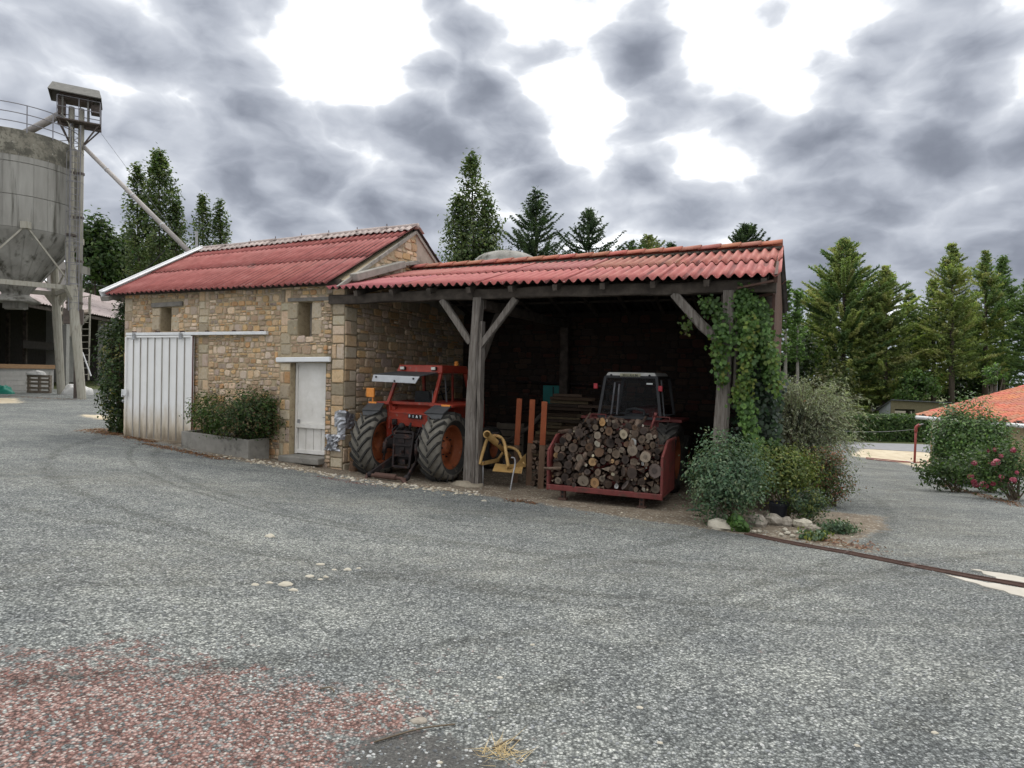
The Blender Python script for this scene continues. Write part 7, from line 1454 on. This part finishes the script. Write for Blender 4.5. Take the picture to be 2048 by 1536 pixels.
# stumpy hut tower behind
e = root('hut_tower', Vector((P(127, 790, 47).x, 47, 0)), 'small pale block tower with a flat weathered roof behind the silo leg', 'tower'); c = P(128, 570, 47); mb = MB(); mb.box((c.x, 47, (c.z+1.2)/2+.3), (1.5, 1.4, c.z+1.0)); mb.build('wall', 'block_wall', e); c = P(128, 535, 47); mb = MB(); mb.hexa([(c.x-1.1, 46.0, c.z-.1), (c.x+1.1, 46.0, c.z-.35), (c.x+1.1, 48.2, c.z-.35), (c.x-1.1, 48.2, c.z-.1), (c.x-1.1, 46, c.z+.45), (c.x+1.1, 46, c.z+.2), (c.x+1.1, 48.2, c.z+.2), (c.x-1.1, 48.2, c.z+.45)]); mb.build('roof', 'silo_concrete', e)
# dome of a second silo behind the shed
c = P(1013, 530, 40); e = root('domed_silo', Vector((c.x, 40, gzz(c.x, 40))), 'grey silo whose shallow dome shows above the shed roof', 'silo'); r = 66/FPX*40; z0 = P(1013, 530, 40).z; z1 = P(1013, 503, 40).z; mb = MB(); mb.lathe([(r, -1), (r, z0-.05)], (c.x, 40, 0), 40); mb.build('tank', 'silo_concrete', e, smooth=True)
mb = MB(); mb.lathe([(r*1.03, z0-.12), (r*1.03, z0)]+[(r*1.0*math.cos(a), z0+(z1-z0)*math.sin(a)) for a in [math.pi/2*j/9 for j in range(9)]]+[(.01, z1)], (c.x, 40, 0), 40); mb.build('dome', 'silo_concrete', e, smooth=True); mb = MB(); mb.tube([(c.x, 40, z1-.05), (c.x, 40, z1+.16)], .12, 8); mb.build('vent', 'galv', e)
# ------------------------------------------------------------------ drain across the yard
def grate(q0, q1, label, w_, nb):
    line = [og(q0[0]+(q1[0]-q0[0])*i/8, q0[1]+(q1[1]-q0[1])*i/8) for i in range(9)]; p0, p1 = line[0], line[-1]
    e = root('drain_grate', p0, label, 'drain', 'drain gratings in the yard'); d = (p1-p0); l = d.length; d.normalize(); x = Vector((-d.y, d.x, 0)).normalized(); n = max(2, int(l/.35))
    def at_(k, o, dz):
        i = min(7, int(k*8)); p = line[i].lerp(line[i+1], k*8-i)+x*o; p.z = gzz(p.x, p.y)+dz-.004; return p
    mb = MB()
    for i in range(n): mb.bar(at_(i/n, 0, -.012), at_((i+1)/n, 0, -.012), w_, .03)
    mb.build('channel', 'plain_black', e); mb = MB()
    for o in (-w_/2, w_/2):
        for i in range(n): mb.bar(at_(i/n, o, .004), at_((i+1)/n, o, .004), .018, .03)
    mb.build('rail', 'rust', e); mb = MB(); mb.bar(at_(0, -w_/2, .006), at_(0, w_/2, .006), .04, .03); mb.bar(at_(1, -w_/2, .006), at_(1, w_/2, .006), .04, .03)
    for j in range(nb):
        o = -w_/2+w_*(j+1)/(nb+1)
        for i in range(n): mb.bar(at_(i/n, o, .002), at_((i+1)/n, o, .002), .012, .02)
    for i in range(0, n+1, 3): mb.bar(at_(i/n, -w_/2, .010), at_(i/n, w_/2, .010), .025, .012)
    mb.build('bars', 'rust', e)
grate((1497, 1069), (1823, 1132), 'rusty drain grating running out from the planted bed', .15, 3); grate((1829, 1133.5), (2140, 1191), 'dark rusty drain grating between the pale concrete strips', .14, 3)
# ------------------------------------------------------------------ orange roofed house at the right edge
HC = Vector((17.45, 27.0, 0)); hw = Vector((.268, -.963, 0)); he = Vector((.963, .268, 0)); hz = gzz(17.45, 27)
ho = root('tiled_house', HC+Zv*hz+hw*3, 'low house with orange clay tile roof behind the round bush', 'house')
def HL(u, e_, z): return HC+hw*u+he*e_+Zv*z
ez = .32
mb = MB(); mb.hexa([HL(0, 0, hz-.4), HL(14, 0, hz-.4-.0), HL(14, 13, hz-.4), HL(0, 13, hz-.4), HL(0, 0, ez), HL(14, 0, ez), HL(14, 13, ez), HL(0, 13, ez)]); mb.add([HL(0, 0, ez), HL(0, 13, ez), HL(0, 6.5, ez+1.38), HL(.3, 0, ez), HL(.3, 13, ez), HL(.3, 6.5, ez+1.38)], [(0, 1, 2), (5, 4, 3), (0, 2, 5, 3), (1, 4, 5, 2)]); mb.build('wall', 'house_wall', ho)
mb = MB(); nr_ = 20; corr(mb, HL(-.35, -.45, ez-.05), HL(14.3, -.45, ez-.05), HL(-.35, 6.6, ez+1.50), HL(14.3, 6.6, ez+1.50), 64, [(i/nr_, (i+1)/nr_+.012) for i in range(nr_)], .032, spw=6, seam=2, lift=.018, tintf=lambda r_, s_: tuple(RNG.uniform(.82, 1.12)*k for k in (1, RNG.uniform(.93, 1.1), 1)))
corr(mb, HL(-.35, 13.4, ez-.05), HL(14.3, 13.4, ez-.05), HL(-.35, 6.6, ez+1.50), HL(14.3, 6.6, ez+1.50), 64, [(0, .5), (.5, 1)], .045, spw=4); hr_ = mb.build('roof', 'roof_orange', ho, solid=.02)
mb = MB()
for i in range(30):
    p0, p1 = HL(-.4+i*.49, 6.6, ez+1.52), HL(-.4+(i+1)*.49+.03, 6.6, ez+1.52); mb.tube([p0, p1+Zv*.02], [.13, .15], 10, tint=tuple([RNG.uniform(.85, 1.1)]*3))
mb.build('ridge_tile', 'roof_orange', hr_)
mb = MB(); mb.tube([HL(-.2, -.55, ez-.13), HL(14.2, -.55, ez-.16)], .075, 10); mb.build('gutter', 'white_board', ho, smooth=True); mb = MB(); mb.tube(bez([HL(.3, -.5, ez-.16), HL(.25, -.15, ez-.4), HL(.22, -.08, ez-.7)], 4)+[HL(.22, -.08, hz+.1)], .045, 8); mb.build('downpipe', 'white_board', ho, smooth=True)
mb = MB()
for i in range(30): mb.box(HL(i*.48, -.25, ez-.02), (.09, .4, .10), ax=(hw, he, Zv))
build_each(mb, 'rafter_end', 'dark_timber', ho); mb = MB(); fH = lambda u, z, n: HL(u-.02 if u > 0 else 0, -n, z)
masonry(mb, lambda u, z, n: HL(u, -n, z), 3.2, lambda u: ez-.25, hz-.2, [], PAL+GREY, random.Random(31), hr=(.14, .28), lr=(.2, .6), prot=.03); masonry(mb, lambda u, z, n: HL(-n, u, z), 3.0, lambda u: ez-.25, hz-.2, [], PAL+GREY, random.Random(32), hr=(.14, .28), lr=(.2, .6), prot=.03); mb.build('stonework', 'stone', ho)
def atY(px, Y): x, f, z = ray(px, 850); return Vector((x/f*Y, Y, gzz(x/f*Y, Y)))
b = og(1945, 972); Yb = b.y; rx = 78/FPX*Yb; c = P(1943, 893, Yb+.6); bush('round_laurel_bush', b+Vector((0, .6, 0)), c, (rx*.94, rx*.75, 90/FPX*Yb), 2900, .09, np.concatenate([GREEN*1.3, VG*1.15]), 'big round glossy green bush in front of the orange roofed house', sprigs=24, stems=14, mat='leaf_gloss', lobes=26, spread=.11)
b2 = og(1915, 985); bush('dark_shrub', b2, b2+Vector((.1, .2, .45)), (.95, .5, .42), 260, .10, GREEN*.8, 'low dark shrub at the foot of the round bush', stems=10, low=0)
def roses(px, py, w_, h, n, label, cols, seed):
    b = og(px, py); e = bush('rose_bush', b, b+Vector((0, .2, h*.5)), (w_, w_*.7, h*.5), 260, .085, GREEN*1.0, label, group=None, sprigs=30, stems=12); rg = random.Random(seed); c = b+Vector((0, .2, h*.5))
    for i in range(n):
        a, t = rg.uniform(math.pi*.95, math.pi*2.05), rg.uniform(-.5, 1.2); p = c+Vector((math.cos(a)*math.cos(t)*w_*.98, math.sin(a)*math.cos(t)*w_*.72, math.sin(t)*h*.52)); r = rg.uniform(.045, .085); mb = MB()
        for k in range(16):
            d = Vector((rg.gauss(0, 1), rg.gauss(0, 1), rg.gauss(0, .8))).normalized(); x = d.orthogonal().normalized(); y = d.cross(x); q = p+d*r*.6; cc = cols[rg.randrange(len(cols))]; s_ = r*.75; mb.add([q-x*s_, q+y*s_*.8+d*r*.1, q+x*s_, q-y*s_*.8+d*r*.1], [(0, 1, 2, 3)], 0, cc)
        mb.build('bloom', 'petal', e)
PK = [(.46, .10, .15), (.55, .17, .23), (.40, .07, .11), (.62, .28, .33)]
roses(2030, 1000, .85, 1.15, 22, 'rose bush with deep pink blooms at the right edge of the view', PK, 4); roses(1985, 985, .55, .95, 9, 'smaller rose bush with paler pink blooms beside the dark shrub', PK+[(.68, .38, .40)], 9)
# red pump by the house corner, standpipe, hoses
b = og(1884, 944); e = root('red_pump', b, 'short red pump post at the corner of the tiled house', 'pump'); mb = MB(); mb.tube([b, b+Zv*.55], .045, 10); mb.lathe([(.10, 0), (.10, .04), (.05, .06)], b, 14); mb.build('post', 'red_pipe', e, smooth=False); mb = MB(); mb.lathe([(.01, .72), (.07, .70), (.085, .6), (.06, .52), (.045, .5)], b, 14); mb.tube([b+Zv*.62, b+Vector((.16, -.02, .60)), b+Vector((.19, -.02, .5))], .025, 8); mb.build('head', 'red_pipe', e, smooth=True)
b = og(1829, 926); tp = P(1832, 852, b.y); e = root('standpipe', b, 'thin red standpipe with elbow on the pale concrete', 'pipe'); mb = MB(); mb.tube([b-Zv*.05, Vector((b.x+.02, b.y, tp.z-.25))], .05, 8); mb.build('pipe', 'red_pipe', e, smooth=True); mb = MB(); mb.tube(bez([Vector((b.x+.02, b.y, tp.z-.28)), Vector((b.x+.03, b.y, tp.z-.05)), Vector((b.x+.18, b.y, tp.z+.06))], 5), .07, 8); mb.build('elbow', 'red_pipe', e, smooth=True)
tip = Vector((b.x+.18, b.y, tp.z+.06)); mb = MB(); mb.tube([tip, HL(-.1, -.3, ez-.4)], .03, 6); tag(mb.build('feed_pipe', 'galv', smooth=True), 'thin pipe rising from the standpipe to the house eave', 'pipe')
mb = MB(); w0, w1 = Vector((b.x, b.y, tp.z-.15)), P(1640, 858, 26); mb.tube([w0.lerp(w1, k/10)-Zv*.12*4*(k/10)*(1-k/10) for k in range(11)], .007, 5); tag(mb.build('fence_wire', 'galv'), 'single thin wire stretched from the standpipe to the broom bush', 'wire')
for i, (pts, lab) in enumerate((([(1732, 917), (1770, 921), (1800, 924), (1829, 926), (1850, 926), (1864, 917)], 'upper reddish hose running along the pale concrete'), ([(1732, 919), (1770, 923), (1805, 926), (1840, 926)], 'lower reddish hose lying beside the first one'), ([(1812, 923), (1824, 927), (1832, 932)], 'short pale hose end lying across the two hoses'))):
    mb = MB(); mb.tube(bez([og(*p)+Zv*.04 for p in pts], 4), .02, 6); tag(mb.build('hose', 'hose_red' if i < 2 else 'white_sack', smooth=True), lab, 'hose')
# clipped hedge
h0, h1 = atY(1640, 44.5), atY(1900, 44.5); e = root('clipped_hedge', h0.lerp(h1, .5), 'long clipped green hedge along the far side of the road', 'hedge'); n = 2600; k = 5
u = NR.random(n); fc = NR.random(n); top = P(1800, 834, 44.5).z; px_ = h0.x+(h1.x-h0.x)*u; zb_ = np.array([gzz(x, 44.5) for x in px_]); fr = fc < .7
zz_ = np.where(fr, zb_+(top-zb_)*NR.random(n), top+NR.normal(size=n)*.05); yy = np.where(fr, 44.1+NR.normal(size=n)*.06, 44.1+NR.random(n)*1.2); q = np.repeat(np.stack([px_, yy, zz_], 1), k, 0)+NR.normal(size=(n*k, 3))*.09
nr = np.where(np.repeat(fr, k)[:, None], np.array([0, -1, .4]), np.array([0, -.2, 1]))+NR.normal(size=q.shape)*.5; V, F, T = leafgeo(q, nr, NR.uniform(.1, .2, n*k), mixcol(np.concatenate([GREEN*1.1, VG*.8]), n, k, .3), .6); np_mesh('foliage', V, F, T, 'leaf', e)
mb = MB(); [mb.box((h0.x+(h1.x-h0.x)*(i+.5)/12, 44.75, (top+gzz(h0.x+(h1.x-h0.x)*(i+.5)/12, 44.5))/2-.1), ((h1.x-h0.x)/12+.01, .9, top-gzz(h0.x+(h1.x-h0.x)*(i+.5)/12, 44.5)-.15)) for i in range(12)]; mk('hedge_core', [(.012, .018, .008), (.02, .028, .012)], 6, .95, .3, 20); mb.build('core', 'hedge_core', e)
# corrugated lean-to beyond the hedge
Yt = 52; g = lambda px, py, Y=Yt: P(px, py, Y); zb_ = -2.6; A0, A1, A2 = g(1783, 800), g(1900, 806), g(1758, 822, 56); e = root('lean_to', Vector((A0.x, Yt, zb_)), 'low lean-to shed with grey metal side and mossy plank front beyond the hedge', 'shed'); A2.z = g(1758, 821, 56).z
mb = MB(); mb.add([A0, A2, Vector((A2.x, A2.y, zb_)), Vector((A0.x, A0.y, zb_))]+[v+Vector((.05, .05, 0)) for v in (A0, A2, Vector((A2.x, A2.y, zb_)), Vector((A0.x, A0.y, zb_)))], [(3, 2, 1, 0), (4, 5, 6, 7), (0, 1, 5, 4), (1, 2, 6, 5), (2, 3, 7, 6), (3, 0, 4, 7)]); mb.build('side_wall', 'grey_metal', e)
mb = MB(); d = A1-A0; fz = g(1790, 818).z; mb.hexa([Vector((A0.x, Yt, fz)), Vector((A1.x, Yt, fz)), Vector((A1.x, Yt+.1, fz)), Vector((A0.x, Yt+.1, fz)), A0, A1, A1+Yv*.1, A0+Yv*.1]); x0 = g(1830, 820).x; mb.hexa([Vector((x0, Yt, zb_)), Vector((A1.x, Yt, zb_)), Vector((A1.x, Yt+.1, zb_)), Vector((x0, Yt+.1, zb_)), Vector((x0, Yt, fz)), Vector((A1.x, Yt, fz)), Vector((A1.x, Yt+.1, fz)), Vector((x0, Yt+.1, fz))]); mb.bar(Vector((A0.x+.15, Yt+.05, zb_)), Vector((A0.x+.15, Yt+.05, fz)), .3, .1, up=Yv); mb.build('front_wall', 'mossy_plank', e)
mb = MB(); mb.hexa([A0+Vector((-.1, -.2, .0)), A1+Vector((0, -.2, 0)), A1+Vector((0, 4.2, -.9)), A2+Vector((-.1, .2, .02)), A0+Vector((-.1, -.2, .06)), A1+Vector((0, -.2, .06)), A1+Vector((0, 4.2, -.84)), A2+Vector((-.1, .2, .08))]); mb.build('roof', 'slate', e); mb = MB(); mb.box((A0.x+2.8, Yt+3.6, -2.1), (4.4, .1, 2.2)); mb.build('rear_wall', 'far_gloom', e)
# lamp post and the far houses glimpsed through the pines
b = atY(1990, 50); e = root('lamp_post', b, 'grey lamp post rising behind the orange roof', 'lamp post'); tp = P(1989, 752, 50); mb = MB(); mb.tube([b, Vector((b.x, 50, tp.z))], [.10, .07], 8); mb.build('pole', 'galv', e, smooth=True); mb = MB(); mb.tube(bez([Vector((b.x, 50, tp.z)), Vector((b.x-.1, 50, tp.z+.35)), Vector((b.x-.45, 50, tp.z+.45))], 4), .05, 6); mb.box((b.x-.6, 50, tp.z+.44), (.5, .16, .1)); mb.build('lamp_arm', 'galv', e)
def house(px, Y, wy, ry, hw_, label, wallm, roofm, dz=5):
    b = atY(px, Y); zw = P(px, wy, Y).z; zr = P(px, ry, Y).z; W = hw_/FPX*Y; e = root('far_house', b, label, 'house', None); mb = MB(); mb.box((b.x, Y+dz/2, (zw+b.z)/2-.3), (2*W, dz, zw-b.z+.6)); mb.build('wall', wallm, e)
    mb = MB(); mb.add([(b.x-W-.3, Y-.4, zw), (b.x+W+.3, Y-.4, zw), (b.x+W+.3, Y+dz/2, zr), (b.x-W-.3, Y+dz/2, zr), (b.x-W-.3, Y+dz+.4, zw), (b.x+W+.3, Y+dz+.4, zw)], [(0, 1, 2, 3), (3, 2, 5, 4), (0, 3, 4), (1, 5, 2)]); mb.build('roof', roofm, e, solid=.12)
    for i in (-.5, .1, .6): mb = MB(); mb.box((b.x+W*i, Y-.01, (zw*.55+b.z*.45)), (.9, .08, 1.2)); mb.build('window', 'slate', e)
house(1725, 78, 795, 776, 42, 'far pale house with terracotta roof glimpsed between pine trunks', 'limestone', 'roof_orange'); house(1800, 86, 764, 738, 36, 'far house with dark slate roof in the gap between the pines', 'limestone', 'slate')
house(1668, 74, 812, 800, 30, 'low far house half hidden behind the broom bush', 'limestone', 'roof_orange')
